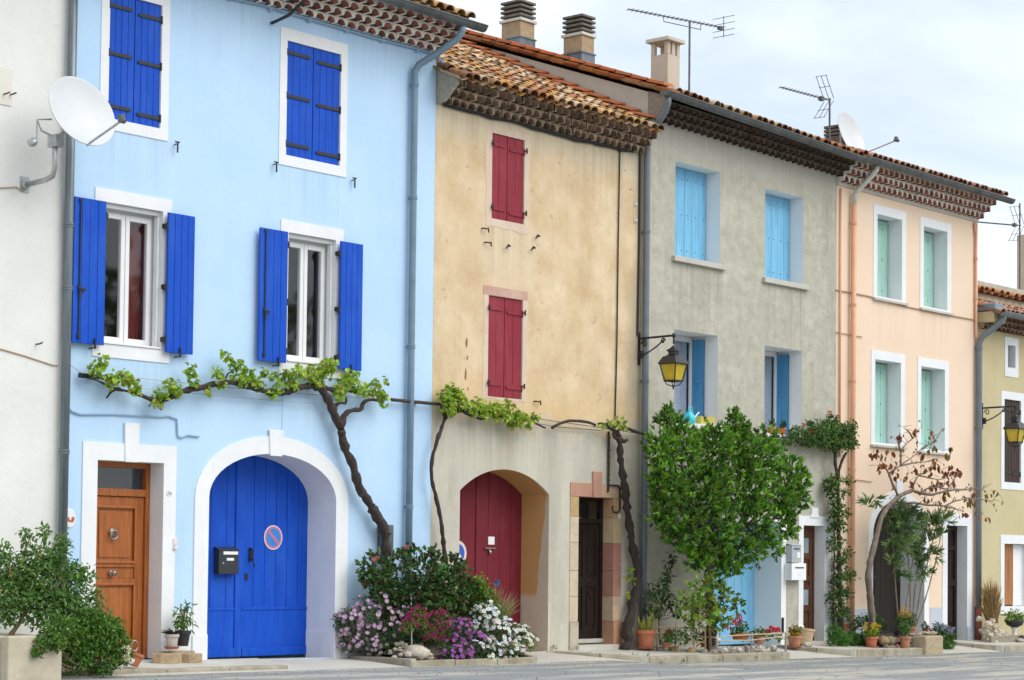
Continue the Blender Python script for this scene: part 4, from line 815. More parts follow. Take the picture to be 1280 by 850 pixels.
# arched garage door
o = bo['gar']; ds = surround(H, o, (.23,.215,.245,0), .018, .54, MAT['white_paint'], name='arch_surround')
m = MB(); m.prism([(3.245,-.04,2.60),(3.455,-.04,2.60),(3.475,-.04,2.945),(3.225,-.04,2.945)], (0,.030,0)); m.build('keystone', MAT['white_paint'], ds, bevel=.006)
m = MB(); m.box(1.985,2.233,-.034,-.002,-.3,.29); m.build('jamb_base', MAT['white_paint'], ds, bevel=.006)
m = MB(); m.prism([(4.455,-.034,-.3),(4.70,-.034,-.3),(4.70,-.002,-.3),(4.474,-.002,-.3),(4.474,.53,-.3),(4.455,.53,-.3)], (0,0,.59)); m.build('jamb_base', MAT['white_paint'], ds, bevel=.006)
y = .535; gd = None
for a, b, n in ((2.20,3.285,4),(3.293,4.49,6)):
    m = MB(); planks(m, a, b, .60, 2.70, y, y+.05, n, .007); m.box(a+.002,b-.002,y-.012,y+.04,.57,.606); m.box(a+.004,b-.004,y-.002,y+.04,-.02,.57); m.box(a+.002,b-.002,y-.025,y+.03,-.04,.07)
    if n == 4: m.box(3.16,3.284,y-.02,y+.03,-.04,2.7)
    gd = m.build('garage_door', MAT['blue_wood'], H, bevel=.004)
k = MB(); k.box(3.405,3.44,y-.02,y,1.22,1.40); k.tube([(3.42,y-.02,1.385),(3.42,y-.06,1.37),(3.42,y-.06,1.25),(3.42,y-.02,1.235)], .013, 8);  k.tube([(3.42,y-.05,1.25),(3.47,y-.05,1.14)], .01, 6); k.build('door_handle', MAT['iron'], gd); k = MB(); k.box(3.345,3.39,y-.015,y,.97,1.06); k.build('keyhole_plate', MAT['iron'], gd)
# eaves, roof, gutter
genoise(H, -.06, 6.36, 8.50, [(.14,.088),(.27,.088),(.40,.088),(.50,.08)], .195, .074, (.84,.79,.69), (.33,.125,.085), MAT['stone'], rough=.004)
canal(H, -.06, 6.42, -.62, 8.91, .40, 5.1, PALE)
gutter(H, -1.5, 6.62, -.66, 8.89, 8.845, .082, MAT['zinc_dark'])
pipe(H, 'drainpipe', [(-.075,-.085,9.4),(-.075,-.085,5),(-.075,-.085,-.1)], .053, MAT['zinc'], (8.2,5.2,4.45,2.5,.8))
pipe(H, 'drainpipe', [(6.20,-.64,8.80),(6.20,-.63,8.70),(6.18,-.56,8.60),(6.02,-.32,8.40),(5.86,-.12,8.24),(5.82,-.085,8.14),(5.82,-.085,8.0),(5.82,-.085,4.0),(5.82,-.085,-.1)], .050, MAT['zinc_blue'], (7.95,6.35,4.25,2.0))

# ------------------------------------------------------------------ tan house
H = house('tan_house', 'narrow old ochre plastered house with closed dark red shutters and a red gateway', 9)
to = {'1': O(7.57,8.30,6.30,7.57), '2': O(7.53,8.30,3.67,5.16), 'gar': O(6.96,8.96,-.1,2.61,.34,'seg'), 'door': O(9.66,10.53,-.03,2.26)}
m = MB(); facade(m, 6.352, 11.326, -.6, 8.06, 8.06, list(to.values())); shell(m, 6.352, 11.326, -.6, 8.28, 0, 4.8, 10.45, 9.6)
m.build('wall', MAT['tan_wall'], H)
st = plaster('stained_plaster_band', (.66,.50,.40),(.72,.60,.47),2.5,.4,.3,(.45,.22,.17)).m
rd = plaster('faded_red_lintel', (.53,.30,.24),(.62,.42,.33),3,.4,.2,(.36,.20,.15)).m
def ragged(parent, o, w, mat, name):
    """worn plaster band with an uneven outer edge, 4 mm proud of the wall"""
    m = MB(); inn = path(o); P = []; Q = []
    for i in range(4):
        a, b = inn[i], inn[(i+1)%4]; out = path(o, w); c, d = out[i], out[(i+1)%4]
        for k in range(8):
            t = k/8; P.append((a[0]+(b[0]-a[0])*t, a[1]+(b[1]-a[1])*t)); Q.append((c[0]+(d[0]-c[0])*t + RNG.uniform(-.018,.018), c[1]+(d[1]-c[1])*t + RNG.uniform(-.02,.02)))
    ring(m, P, Q, .004, True); lining(m, inn, -.004, .09, False); return m.build(name, mat, parent)
ragged(H, to['1'], (.13,.12,.10,.13), st, 'window_surround'); ragged(H, to['2'], (.11,.10,.13,.04), st, 'window_surround')
m = MB(); m.box(7.41,8.40,-.007,0,5.165,5.295); m.build('lintel', rd, H)
for k in '12': leaf_pair(H, to[k], .02, MAT['red_wood'], 2, MAT['red_wood'], (.13,.88), strap_th=.03)
for k in '12':
    o = to[k]
    for x in (o['x0']-.012, o['x1']+.012):
        for q in (.13,.87):
            m = MB(); z = o['z0']+(o['z1']-o['z0'])*q; m.tube([(x,0.0,z),(x,-.05,z)], .011, 6); m.tube([(x,-.04,z-.04),(x,-.04,z+.04)], .013, 8); m.build('hinge_pin', MAT['rust_iron'], H)
for x, z in ((7.36,6.12),(8.62,6.16),(7.42,5.92),(8.52,5.97),(7.33,3.60),(8.58,3.66),(7.95,5.93)):
    m = MB(); s = RNG.choice((-1,1)); m.tube([(x,.01,z),(x,-.05,z),(x+.03*s,-.075,z-.01),(x+.07*s,-.07,z+.01),(x+.10*s,-.05,z-.05)], .011, 6); m.build('shutter_catch', MAT['rust_iron'], H)
for x, z, w, h in ((7.06,4.42,.05,.16),(7.08,4.20,.03,.08),(7.05,3.94,.045,.22),(7.1,3.75,.03,.08),(8.62,4.6,.02,.02),(10.9,7.2,.05,.04),(10.75,7.48,.035,.035)):
    m = MB(); n = 9; c = [(x + w*.5*cos(2*pi*i/n)*RNG.uniform(.6,1.2), -.0025, z + h*.5*sin(2*pi*i/n)*RNG.uniform(.6,1.2)) for i in range(n)]; m.face(c); m.build('chipped_plaster', simple('exposed_brick_patch', (.30,.16,.09), .95, .4, 40, bump=.6), H)
for z in (6.98,6.72):   # small iron tie plates near the corner
    m = MB(); m.box(11.0,11.06,-.02,0,z-.02,z+.02); m.box(10.985,11.0,-.012,0,z-.05,z+.06); m.build('wall_bracket', MAT['cream_pvc'], H)
# gateway
o = to['gar']; m = MB(); lining(m, path(o), 0.0, .56, False); m.build('reveal', MAT['tan_reveal'], H)
m = MB(); m.box(8.945,8.99,-.018,.5,-.5,.62); m.build('jamb_base', MAT['tan_reveal'], H, bevel=.006)
for a, b, n in ((6.94,7.915,3),(7.93,8.98,4)):
    m = MB(); planks(m, a, b, -.09, 2.68, .545, .60, n, .007)
    if n == 4: m.box(7.905,7.935,.53,.55,-.08,2.6)
    gd = m.build('gate_leaf', MAT['red_door'], H, bevel=.003)
k = MB(); k.box(8.10,8.34,.515,.545,1.435,1.455); k.box(8.20,8.24,.53,.545,1.36,1.44); k.lathe((8.22,.54,1.385), [(.028,0),(.028,.03),(.0,.045)], 10, axis=(0,-1,0)); k.build('letter_slot', MAT['brass'], gd)
# small dark door in a pink sandstone frame
o = to['door']; m = MB(); inn = path(o); rg = random.Random(5)
blocks = [(-.5,.33),(.33,.72),(.72,1.12),(1.12,1.55),(1.55,1.95),(1.95,2.26)]
pal = [(.50,.26,.16),(.56,.40,.27),(.42,.21,.15),(.44,.20,.15),(.58,.42,.24),(.54,.34,.18)]
for (a, b), c in zip(blocks, pal):
    pr = .03 if a < 0 else .012
    m.box(o['x1']-.001, o['x1']+.20, -pr, -.001, a+.003, b-.003, c); m.face([(o['x1'],-pr,a+.003),(o['x1'],.22,a+.003),(o['x1'],.22,b-.003),(o['x1'],-pr,b-.003)], tuple(q*.97 for q in c))
    cl = (.62,.52,.37) if a > 0 else (.50,.44,.34)
    m.box(o['x0']-.20, o['x0']+.001, -pr, -.001, a+.003, b-.003, cl if b < 2.2 else (.52,.36,.17)); m.face([(o['x0'],-pr,a),(o['x0'],.22,a),(o['x0'],.22,b),(o['x0'],-pr,b)], cl)
m.face([(o['x0'],-.012,o['z1']),(o['x1'],-.012,o['z1']),(o['x1'],.22,o['z1']),(o['x0'],.22,o['z1'])], pal[0])
m.box(9.455,9.99,-.014,-.001,2.262,2.475,(.50,.27,.19)); m.box(10.21,10.735,-.014,-.001,2.262,2.475,(.56,.38,.25))
ds = m.build('door_surround', MAT['pink_stone'], H, bevel=.004)
m = MB(); m.prism([(10.0,-.03,2.258),(10.20,-.03,2.258),(10.215,-.03,2.66),(9.985,-.03,2.66)], (0,.028,0), (.52,.28,.20)); m.build('keystone', MAT['pink_stone'], ds, bevel=.005)
y = .20; d = MB(); a, b = 9.66, 10.53
d.box(a,a+.06,y,y+.07,-.02,2.26); d.box(b-.06,b,y,y+.07,-.02,2.26); d.box(a+.06,b-.06,y,y+.07,2.20,2.26); d.box(a+.06,b-.06,y-.02,y+.07,1.86,1.93)
frm = d.build('door_frame', MAT['black_door'], H, bevel=.004)
g = MB(); g.box(a+.06,b-.06,y+.04,y+.046,1.93,2.20); g.build('transom_pane', MAT['glass'], frm)
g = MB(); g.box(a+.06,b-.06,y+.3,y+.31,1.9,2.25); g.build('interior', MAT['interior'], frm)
d = MB(); yy = y+.02; a += .064; b -= .064; xm = (a+b)/2
d.box(a,b,yy+.02,yy+.05,-.01,1.855)
for p, q in ((a,a+.09),(b-.09,b),(xm-.045,xm+.045)): d.box(p,q,yy,yy+.03,-.01,1.855)
for p, q in ((-.01,.20),(.86,1.02),(1.76,1.855)): d.box(a+.09,xm-.045,yy,yy+.03,p,q); d.box(xm+.045,b-.09,yy,yy+.03,p,q)
for l, r in ((a+.10,xm-.055),(xm+.055,b-.10)):
    for p, q in ((.23,.83),(1.05,1.73)): d.box(l+.03,r-.03,yy+.004,yy+.03,p+.04,q-.04)
    d.prism([(l+.03,yy-.012,.79),(r-.03,yy-.012,.79),((l+r)/2,yy-.012,.66)], (0,.02,0))
dr = d.build('door', MAT['black_door'], H, bevel=.008)
d = MB(); d.box(9.66,10.53,y-.03,y+.02,-.01,.055); d.box(9.60,10.60,-.09,.2,-.3,-.03); d.build('door_step', MAT['concrete'], frm, bevel=.006)
# eaves and roof
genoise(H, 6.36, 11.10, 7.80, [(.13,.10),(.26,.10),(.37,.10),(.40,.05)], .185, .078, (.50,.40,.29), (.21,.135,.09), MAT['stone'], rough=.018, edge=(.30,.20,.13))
m = MB(); m.prism([(6.345,.0,7.78),(6.345,-.15,7.80),(6.345,-.40,8.02),(6.345,-.42,8.14),(6.345,0,8.3)], (.07,0,0), (.42,.37,.29)); m.build('eave_end', MAT['stone'], H, bevel=.02)
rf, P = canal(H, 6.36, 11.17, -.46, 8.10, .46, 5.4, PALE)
m = MB()   # row of newer flat tiles against the neighbour's gable
for k in range(14):
    u = .35 + k*.36; A = P(11.06,u,.115+.02); B = P(11.06,u+.38,.095); m.prism([(11.06,A[1],A[2]),(11.322,A[1],A[2]+.03),(11.322,B[1],B[2]+.03),(11.06,B[1],B[2])], (0,0,.025), tuple(c*RNG.uniform(.85,1.12) for c in (.56,.17,.055)))
m.build('verge_tiles', MAT['new_tile'], rf)

# ------------------------------------------------------------------ grey house
H = house('grey_house', 'grey cement rendered house with pale blue shutters and a clipped tree in front', 14)
go = {'1': O(12.09,13.35,6.27,7.84), '2': O(14.70,15.90,6.20,7.76), '3': O(12.10,13.32,3.55,5.07), '4': O(14.71,15.88,3.50,5.03),
      'gar': O(13.18,15.25,-.2,1.95), 'door': O(15.95,16.64,-.12,1.94)}
m = MB(); facade(m, 11.334, 16.996, -.6, 8.62, 8.50, list(go.values())); shell(m, 11.334, 16.996, -.6, 8.85, 0, 5.2, 10.72, 10.4)
m.build('wall', MAT['grey_wall'], H)
for k in '1234':
    o = go[k]; m = MB(); p = path(o); lining(m, p, -.002, .56 if k in '34' else .31, True); m.build('reveal', MAT['reveal_white'], H)
    m = MB(); m.box(o['x0']-.08, o['x1']+.13, -.07, .27, o['z0']-.085, o['z0']+.004); m.build('window_sill', MAT['white_paint'] if k in '34' else MAT['concrete'], H, bevel=.008)
for k in '12':
    o = go[k]; xm = (o['x0']+o['x1'])/2
    for a, b in ((o['x0']+.005, xm-.003), (xm+.003, o['x1']-.012)):
        s = MB(); planks(s, a, b, o['z0']+.01, o['z1']-.004, .275, .305, 3, .006); so = s.build('shutter', MAT['sky_wood'], H, bevel=.003)
        n = MB()
        for q in (.12,.5,.88):
            for t in (.12,.5,.88): n.lathe((a+(b-a)*t, .277, o['z0']+(o['z1']-o['z0'])*q), [(.012,0),(.01,.006),(0,.008)], 8, axis=(0,-1,0))
        n.build('shutter_studs', MAT['zinc_dark'], so)
for k in '34':
    o = go[k]; x0, x1, z0, z1 = o['x0'], o['x1'], o['z0'], o['z1']; xm = (x0+x1)/2
    for i in (0,):
        s = MB(); planks(s, .255, .53, z0+.01, z1-.05, 0, .035, 2, .006)
        s.v = [(x1 - .012 - v[1], v[0], v[2]) for v in s.v]; s.build('shutter', MAT['mid_blue_wood'], H, bevel=.003)
        s = MB(); s.lathe((x1-.06,.36,(z0+z1)/2), [(.03,0),(.03,.012),(.012,.014),(.02,.03),(0,.04)], 10, axis=(-1,0,0)); s.build('shutter_knob', MAT['mid_blue_wood'], H)
    y = .50; f = MB(); f.box(x0+.004,x0+.06,y,y+.06,z0+.004,z1-.03); f.box(x1-.06,x1-.004,y,y+.06,z0+.004,z1-.03); f.box(x0+.06,x1-.06,y,y+.06,z1-.09,z1-.004); f.box(x0+.06,x1-.06,y,y+.06,z0+.004,z0+.07); f.box(xm-.05,xm+.05,y-.012,y+.06,z0+.07,z1-.09)
    fr = f.build('window', MAT['white_pvc'], H, bevel=.004)
    for a, b in ((x0+.06,xm-.05),(xm+.05,x1-.06)):
        g = MB(); g.box(a,b,y+.03,y+.036,z0+.07,z1-.09); g.build('pane', MAT['glass'], fr)
    c = MB(); N = 26
    for q in range(N):
        xa, xb = x0+.05+(x1-x0-.1)*q/N, x0+.05+(x1-x0-.1)*(q+1)/N; ya, yb = y+.10+.012*sin(q*1.7), y+.10+.012*sin((q+1)*1.7)
        c.face([(xa,ya,z0),(xb,yb,z0),(xb,yb,z1),(xa,ya,z1)])
    c.build('net_curtain', MAT['lace'], fr)
    if k == '4':
        gb = MB()
        for q in range(1,6): gb.box(x0+.06,xm-.05,y+.015,y+.028,z0+.07+(z1-z0-.16)*q/6-.008,z0+.07+(z1-z0-.16)*q/6+.008)
        for q in (1,2): gb.box(x0+.06+(xm-x0-.11)*q/3-.008,x0+.06+(xm-x0-.11)*q/3+.008,y+.012,y+.026,z0+.07,z1-.09)
        gb.build('glazing_bars', MAT['lace'], fr)
o = go['gar']; ds = surround(H, o, (.12,.15,.12,0), .014, .56, MAT['reveal_white'], closed=False, name='garage_surround')
m = MB()
for a, b, n in ((13.17,14.21,5),(14.22,15.26,5)):
    m = MB(); planks(m, a, b, -.15, 2.0, .545, .59, n, .007); m.build('garage_door', MAT['sky_wood'], H, bevel=.003)
o = go['door']; ds = surround(H, o, (.15,.21,.17,0), .014, .21, MAT['white_paint'], closed=False, name='door_surround')
m = MB(); m.prism([(16.14,-.03,2.08),(16.46,-.03,2.08),(16.40,-.03,2.16),(16.40,-.03,2.26),(16.20,-.03,2.26),(16.20,-.03,2.16)], (0,.028,0)); m.build('keystone', MAT['white_paint'], ds, bevel=.006)
for a, b in ((16.62,16.87),(15.785,15.955)): m = MB(); m.box(a,b,-.03,-.002,-.4,.17); m.build('jamb_base', MAT['white_paint'], ds, bevel=.006)
d = MB(); y = .20; a, b = 15.95, 16.64; d.box(a,a+.05,y,y+.07,-.1,1.94); d.box(b-.05,b,y,y+.07,-.1,1.94); d.box(a+.05,b-.05,y,y+.07,1.88,1.94)
d.box(a+.05,b-.05,y+.035,y+.065,-.1,1.88)
for p, q in ((a+.05,a+.15),(b-.15,b-.05)): d.box(p,q,y+.012,y+.04,-.1,1.88)
hs = [(-.1,.10),(.42,.50),(.66+.30,1.03),(1.35,1.43),(1.80,1.88)]
pan = [(.13,.40,0),(.52,.80,1),(.86,.93,9),(1.05,1.33,0),(1.45,1.72,1)]
for p, q in ((-.1,.12),(.41,.51),(.81,.87),(.94,1.04),(1.34,1.44),(1.73,1.88)): d.box(a+.15,b-.15,y+.012,y+.04,p,q)
for p, q in ((.15,.38),(1.07,1.31)): d.box(a+.19,b-.19,y+.018,y+.04,p+.03,q-.03)
dr = d.build('door', MAT['walnut'], H, bevel=.005)
for p, q in ((.52,.80),(1.45,1.72)):
    g = MB(); g.box(a+.16,b-.16,y+.024,y+.034,p,q); g.build('pane', MAT['frost'], dr)
d = MB(); d.box(15.9,16.7,-.06,.2,-.5,-.115); d.build('door_step', MAT['concrete'], H, bevel=.006)
m = MB(); m.box(15.5,15.52,0,.01,0,.01)
# old brown vertical post between the doors is bare render; iron pull beside the garage
m = MB(); m.box(15.262,15.29,-.05,-.02,.05,.32); m.tube([(15.276,.0,.18),(15.276,-.04,.18)], .008, 6); m.build('door_stay', MAT['iron'], H)
m = MB(); m.prism([(11.325,.0,8.38),(11.325,-.14,8.40),(11.325,-.40,8.60),(11.325,-.45,8.72),(11.325,0,8.86)], (.06,0,0), (.30,.26,.21)); m.build('eave_end', MAT['stone'], H, bevel=.015)
genoise(H, 11.34, 17.0, 8.40, [(.14,.09),(.27,.09),(.38,.08)], .185, .08, (.155,.115,.09), (.06,.036,.026), MAT['stone'], rough=.008, slope=-.018)
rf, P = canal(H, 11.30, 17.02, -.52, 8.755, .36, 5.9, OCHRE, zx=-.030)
m = MB()
for lay, dz in ((0,.0),(1,.075)):
    for k in range(17):
        u = -.05 + k*.345 + lay*.17; y0 = P(11.3,u,0)[1]; z0 = P(11.3,u,.015)[2]+dz; y1 = P(11.3,u+.37,0)[1]; z1 = P(11.3,u+.37,-.005)[2]+dz
        x_ = 11.235 - lay*.02; m.prism([(x_,y0,z0),(x_+.24,y0,z0),(x_+.24,y1,z1),(x_,y1,z1)], (0,0,.045), tuple(c*RNG.uniform(.82,1.12) for c in (.56,.165,.05)))
m.build('verge_tiles', MAT['new_tile'], rf)
def chimney(parent, x, y, z0, z1, wx, wy, kind):
    m = MB()
    if kind == 'slat':
        zb = z1 - .40; m.box(x-wx/2,x+wx/2,y-wy/2,y+wy/2,z0,zb)
        c = m.build('chimney', MAT['chim_brick'], parent, bevel=.006)
        f = MB(); f.box(x-wx/2-.012,x+wx/2+.012,y-wy/2-.012,y+wy/2+.012,z0,z0+(zb-z0)*.52); f.box(x-wx/2-.03,x+wx/2+.03,y-wy/2-.03,y+wy/2+.03,z0+(zb-z0)*.52,z0+(zb-z0)*.56); f.build('flashing', MAT['zinc'], c)
        f = MB(); f.box(x-wx/2-.035,x+wx/2+.035,y-wy/2-.035,y+wy/2+.035,zb,zb+.05); f.build('collar', MAT['cream_pvc'], c)
        f = MB(); f.box(x-wx/2+.06,x+wx/2-.06,y-wy/2+.06,y+wy/2-.06,zb+.05,z1-.05)
        for k in range(4): f.prism([(x-wx/2-.02,y-wy/2-.02,zb+.09+k*.085),(x+wx/2+.02,y-wy/2-.02,zb+.09+k*.085),(x+wx/2+.02,y+wy/2+.02,zb+.09+k*.085),(x-wx/2-.02,y+wy/2+.02,zb+.09+k*.085)], (0,0,.045))
        f.build('cowl', MAT['chim_dark'], c, bevel=.008)
    else:
        m.box(x-wx/2,x+wx/2,y-wy/2,y+wy/2,z0,z1-.30)
        for sx in (-1,1):
            for sy in (-1,1): m.box(x+sx*(wx/2-.04)-.04,x+sx*(wx/2-.04)+.04,y+sy*(wy/2-.04)-.04,y+sy*(wy/2-.04)+.04,z1-.30,z1-.07)
        m.box(x-.05,x+.05,y-wy/2+.002,y-wy/2+.08,z1-.3,z1-.07)
        c = m.build('chimney', MAT['chim_pale'], parent, bevel=.006)
        f = MB(); f.box(x-wx/2-.07,x+wx/2+.07,y-wy/2-.07,y+wy/2+.07,z1-.07,z1); f.build('cap_slab', MAT['concrete'], c, bevel=.01)
    return c
MAT['chim_brick'] = simple('ochre_chimney_render', (.40,.29,.18), .9, .2, 8, bump=.4); MAT['chim_dark'] = simple('dark_chimney_cowl', (.15,.135,.115), .85, .3, 8, bump=.4); MAT['chim_pale'] = plaster('pale_chimney_render', (.52,.44,.35),(.60,.52,.43),2,.4,.4,(.36,.29,.22)).m
chimney(rf, 13.52, 4.7, 10.5, 11.56, .40, .46, 'slat'); chimney(rf, 14.44, 4.0, 10.28, 11.37, .36, .44, 'slat'); chimney(rf, 14.45, 2.0, 9.2, 10.62, .36, .38, 'pot')
gutter(H, 11.0, 17.03, -.57, 8.725, 8.555, .082, MAT['zinc_dark'])
pipe(H, 'drainpipe', [(11.14,-.55,8.66),(11.15,-.54,8.55),(11.17,-.46,8.42),(11.20,-.2,8.16),(11.21,-.09,8.02),(11.21,-.09,7.8),(11.21,-.09,3),(11.21,-.09,-.2)], .055, MAT['zinc_grey'], (6.55,4.15,2.0,.7))
# ------------------------------------------------------------------ peach house
H = house('peach_house', 'peach pink house with mint green shutters and white window frames', 19.5)
po = {'1': O(18.40,19.29,6.27,7.81), '2': O(20.11,21.02,6.25,7.80), '3': O(18.34,19.27,3.53,5.08), '4': O(20.03,20.94,3.49,5.08), 'gar': O(18.29,20.17,-.25,2.48,.68), 'door': O(21.06,21.84,-.22,2.04)}
m = MB(); facade(m, 17.004, 22.262, -.7, 8.46, 8.46, list(po.values())); shell(m, 17.004, 22.262, -.7, 8.74, 0, 5.2, 10.6, 10.4); m.build('wall', MAT['peach_wall'], H)
for a, b in ((17.01,18.095),(20.405,20.87),(22.035,22.258)): m = MB(); m.box(a,b,-.008,.02,-.6,.44); m.build('plinth', MAT['plinth_grey'], H)
for k in '1234':
    o = po[k]; surround(H, o, (.135,.155,.17,.05), .012, .32, MAT['white_paint'])
    m = MB(); m.box(o['x0']-.15,o['x1']+.17,-.06,.0,o['z0']-.085,o['z0']-.045); m.build('window_sill', MAT['concrete'], H)
    xm = (o['x0']+o['x1'])/2
    for a, b in ((o['x0']+.005,xm-.003),(xm+.003,o['x1']-.02)):
        s = MB(); planks(s, a, b, o['z0']+.02, o['z1']-.02, .285, .315, 2, .006); so = s.build('shutter', MAT['mint_wood'], H, bevel=.003)
        n = MB()
        for q in (.12,.5,.88): n.lathe((a+(b-a)*.5, .287, o['z0']+(o['z1']-o['z0'])*q), [(.014,0),(.012,.006),(0,.008)], 8, axis=(0,-1,0)); n.box(a+(b-a)*.5-.006,a+(b-a)*.5+.006,.281,.287,o['z0']+(o['z1']-o['z0'])*q-.03,o['z0']+(o['z1']-o['z0'])*q+.03)
        n.build('shutter_studs', MAT['zinc'], so)
o = po['gar']; ds = surround(H, o, (.17,.19,.15,0), .014, .52, MAT['reveal_white'], name='arch_surround')
m = MB(); m.prism([(19.12,-.03,2.46),(19.34,-.03,2.46),(19.35,-.03,2.86),(19.11,-.03,2.86)], (0,.028,0)); m.build('keystone', MAT['white_paint'], ds, bevel=.006)
for a, b in ((18.27,19.22),(19.23,20.19)):
    m = MB(); planks(m, a, b, -.22, 2.6, .51, .56, 5, .007); gd = m.build('garage_door', MAT['gate_dark'], H, bevel=.003)
k = MB(); k.box(19.10,19.13,.49,.51,.95,1.15); k.lathe((19.115,.50,1.0), [(.02,0),(.02,.03),(.035,.05),(0,.07)], 10, axis=(0,-1,0)); k.build('door_handle', MAT['iron'], gd)
o = po['door']; ds = surround(H, o, (.19,.19,.24,0), .014, .22, MAT['white_paint'], closed=False, name='door_surround')
for a, b in ((20.86,21.065),(21.835,22.04)): m = MB(); m.box(a,b,-.03,-.002,-.6,.05); m.build('jamb_base', MAT['plinth_grey'], ds, bevel=.006)
d = MB(); a, b, y = 21.06, 21.84, .21; d.box(a,b,y+.03,y+.06,-.2,2.04); d.box(a,a+.09,y,y+.04,-.2,2.04); d.box(b-.09,b,y,y+.04,-.2,2.04)
for p, q in ((-.2,.05),(.85,.98),(1.55,1.65),(1.95,2.04)): d.box(a+.09,b-.09,y,y+.04,p,q)
d.box(a+.16,b-.16,y+.01,y+.03,.12,.78); d.build('door', MAT['black_door'], H, bevel=.006)
genoise(H, 17.0, 22.25, 8.215, [(.15,.12),(.29,.12),(.42,.12)], .185, .074, (.80,.75,.67), (.32,.125,.085), MAT['stone'], rough=.003)
m = MB(); m.box(17.0,22.25,-.03,.0,8.15,8.215); m.build('cornice_band', MAT['concrete'], H)
rf, P = canal(H, 17.04, 22.50, -.52, 8.63, .36, 5.9, PINK)
gutter(H, 17.03, 22.60, -.57, 8.60, 8.585, .08, MAT['zinc_dark'])
MAT['chim_brick2'] = simple('red_brown_chimney_brick', (.22,.12,.075), .9, .3, 30, bump=.4)
c = MB(); c.box(19.95,20.55,1.75,2.25,9.2,9.72); c = c.build('chimney', MAT['chim_brick2'], rf, bevel=.006)
f = MB()
for k in range(4): f.box(20.0,20.5,1.8,2.2,9.73+k*.075,9.73+k*.075+.05)
f.box(20.08,20.42,1.88,2.12,9.72,10.0); f.build('cowl', MAT['chim_dark'], c)
pp = pipe(H, 'drainpipe', [(17.58,-.50,8.56),(17.58,-.48,8.47),(17.56,-.40,8.36),(17.49,-.16,8.12),(17.47,-.08,8.02),(17.46,-.08,7.84)], .048, MAT['cream_pvc'])
pipe(H, 'drainpipe', [(17.46,-.08,7.86),(17.46,-.08,4),(17.46,-.08,-.2)], .048, MAT['orange_pipe'], (7.5,6.0,4.6,3.0,1.5))
pipe(H, 'cable_duct', [(17.09,-.03,8.1),(17.09,-.03,3.2)], .018, MAT['orange_pipe'])
pipe(H, 'cable_duct', [(22.12,-.04,8.1),(22.12,-.04,5.88),(22.16,-.06,5.76)], .028, MAT['orange_pipe'], (7.4,6.6))
pipe(H, 'cable_duct', [(22.06,-.035,8.12),(22.10,-.035,7.9)], .02, MAT['orange_pipe'])
# ------------------------------------------------------------------ yellow house
H = house('yellow_house', 'low ochre yellow house at the right edge with a dark brown shutter', 25)
yo = {'1': O(23.53,23.85,5.33,5.79), '2': O(23.38,24.10,2.97,4.67), '3': O(23.39,24.45,.43,1.71)}
m = MB(); facade(m, 22.274, 31, -.8, 6.10, 6.10, list(yo.values())); shell(m, 22.274, 31, -.8, 6.10, 0, 4.5, 7.6, 9); m.build('wall', MAT['yellow_wall'], H)
for k, w in (('1', (.13,.13,.16,.19)), ('2', (.13,.15,.16,.15)), ('3', (.16,.15,.18,.15))): surround(H, yo[k], w, .012, .16, MAT['white_paint'])
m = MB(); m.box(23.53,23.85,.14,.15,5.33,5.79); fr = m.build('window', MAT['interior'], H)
o = yo['2']; leaf_pair(H, o, .02, MAT['brown_wood'], 3, MAT['iron'], (.12,.88), strap_th=.02)
m = MB(); planks(m, 23.39, 24.02, .46, 1.70, .12, .15, 3, .005); m.build('window_board', MAT['plywood'], H, bevel=.003)
m = MB(); m.box(24.03,24.45,.13,.15,.44,1.70); m.build('window_panel', MAT['reveal_white'], H)
genoise(H, 22.28, 31, 6.02, [(.13,.09),(.26,.09),(.36,.08)], .185, .08, (.33,.25,.17), (.13,.06,.04), MAT['stone'], rough=.006)
rf, P = canal(H, 22.28, 31, -.46, 6.30, .40, 1.05, PINK, rows=3)
m = MB(); m.box(22.275,31,.46,.70,6.3,6.87); m.build('upper_wall', MAT['planter'], H)
canal(H, 22.28, 31, .38, 6.89, .30, .5, [(.50,.20,.08),(.46,.17,.07),(.52,.25,.12)], pitch=.30, rows=1, name='upper_roof')
m = MB(); m.box(22.275,31,.74,1.0,6.6,7.20); m.build('parapet', MAT['grey_wall'], H, bevel=.02)
gutter(H, 22.30, 31, -.53, 6.31, 6.29, .08, MAT['zinc_grey'])
m = MB(); m.box(22.268,22.75,-.36,.25,6.13,6.34); m.build('parapet', MAT['yellow_wall'], rf); m = MB(); m.box(22.24,22.62,-.40,.10,6.36,6.50); m.build('flashing', MAT['zinc_blue'], rf, bevel=.02)
pipe(H, 'drainpipe', [(22.42,-.50,6.26),(22.42,-.48,6.18),(22.36,-.38,6.06),(22.20,-.13,5.82),(22.17,-.085,5.70),(22.17,-.085,5.5),(22.17,-.085,2.5),(22.17,-.085,.40)], .062, MAT['zinc_grey'], (5.6,4.0,2.3))
pipe(H, 'drainpipe', [(22.17,-.085,.42),(22.17,-.085,-.35)], .068, MAT['rust_pipe'])
# tall chimney of a house behind it
H = thing('rear_house', 'house behind the yellow one, only its tall grey chimney stack showing', 'house', (32, 6, -.3))
m = MB(); m.box(27,40,2.6,9,-.8,6.9); m.build('wall', MAT['yellow_wall'], H)
m = MB(); m.box(30.2,31.2,2.9,3.25,6.8,9.2); m.build('chimney', MAT['chim_pale'], H)
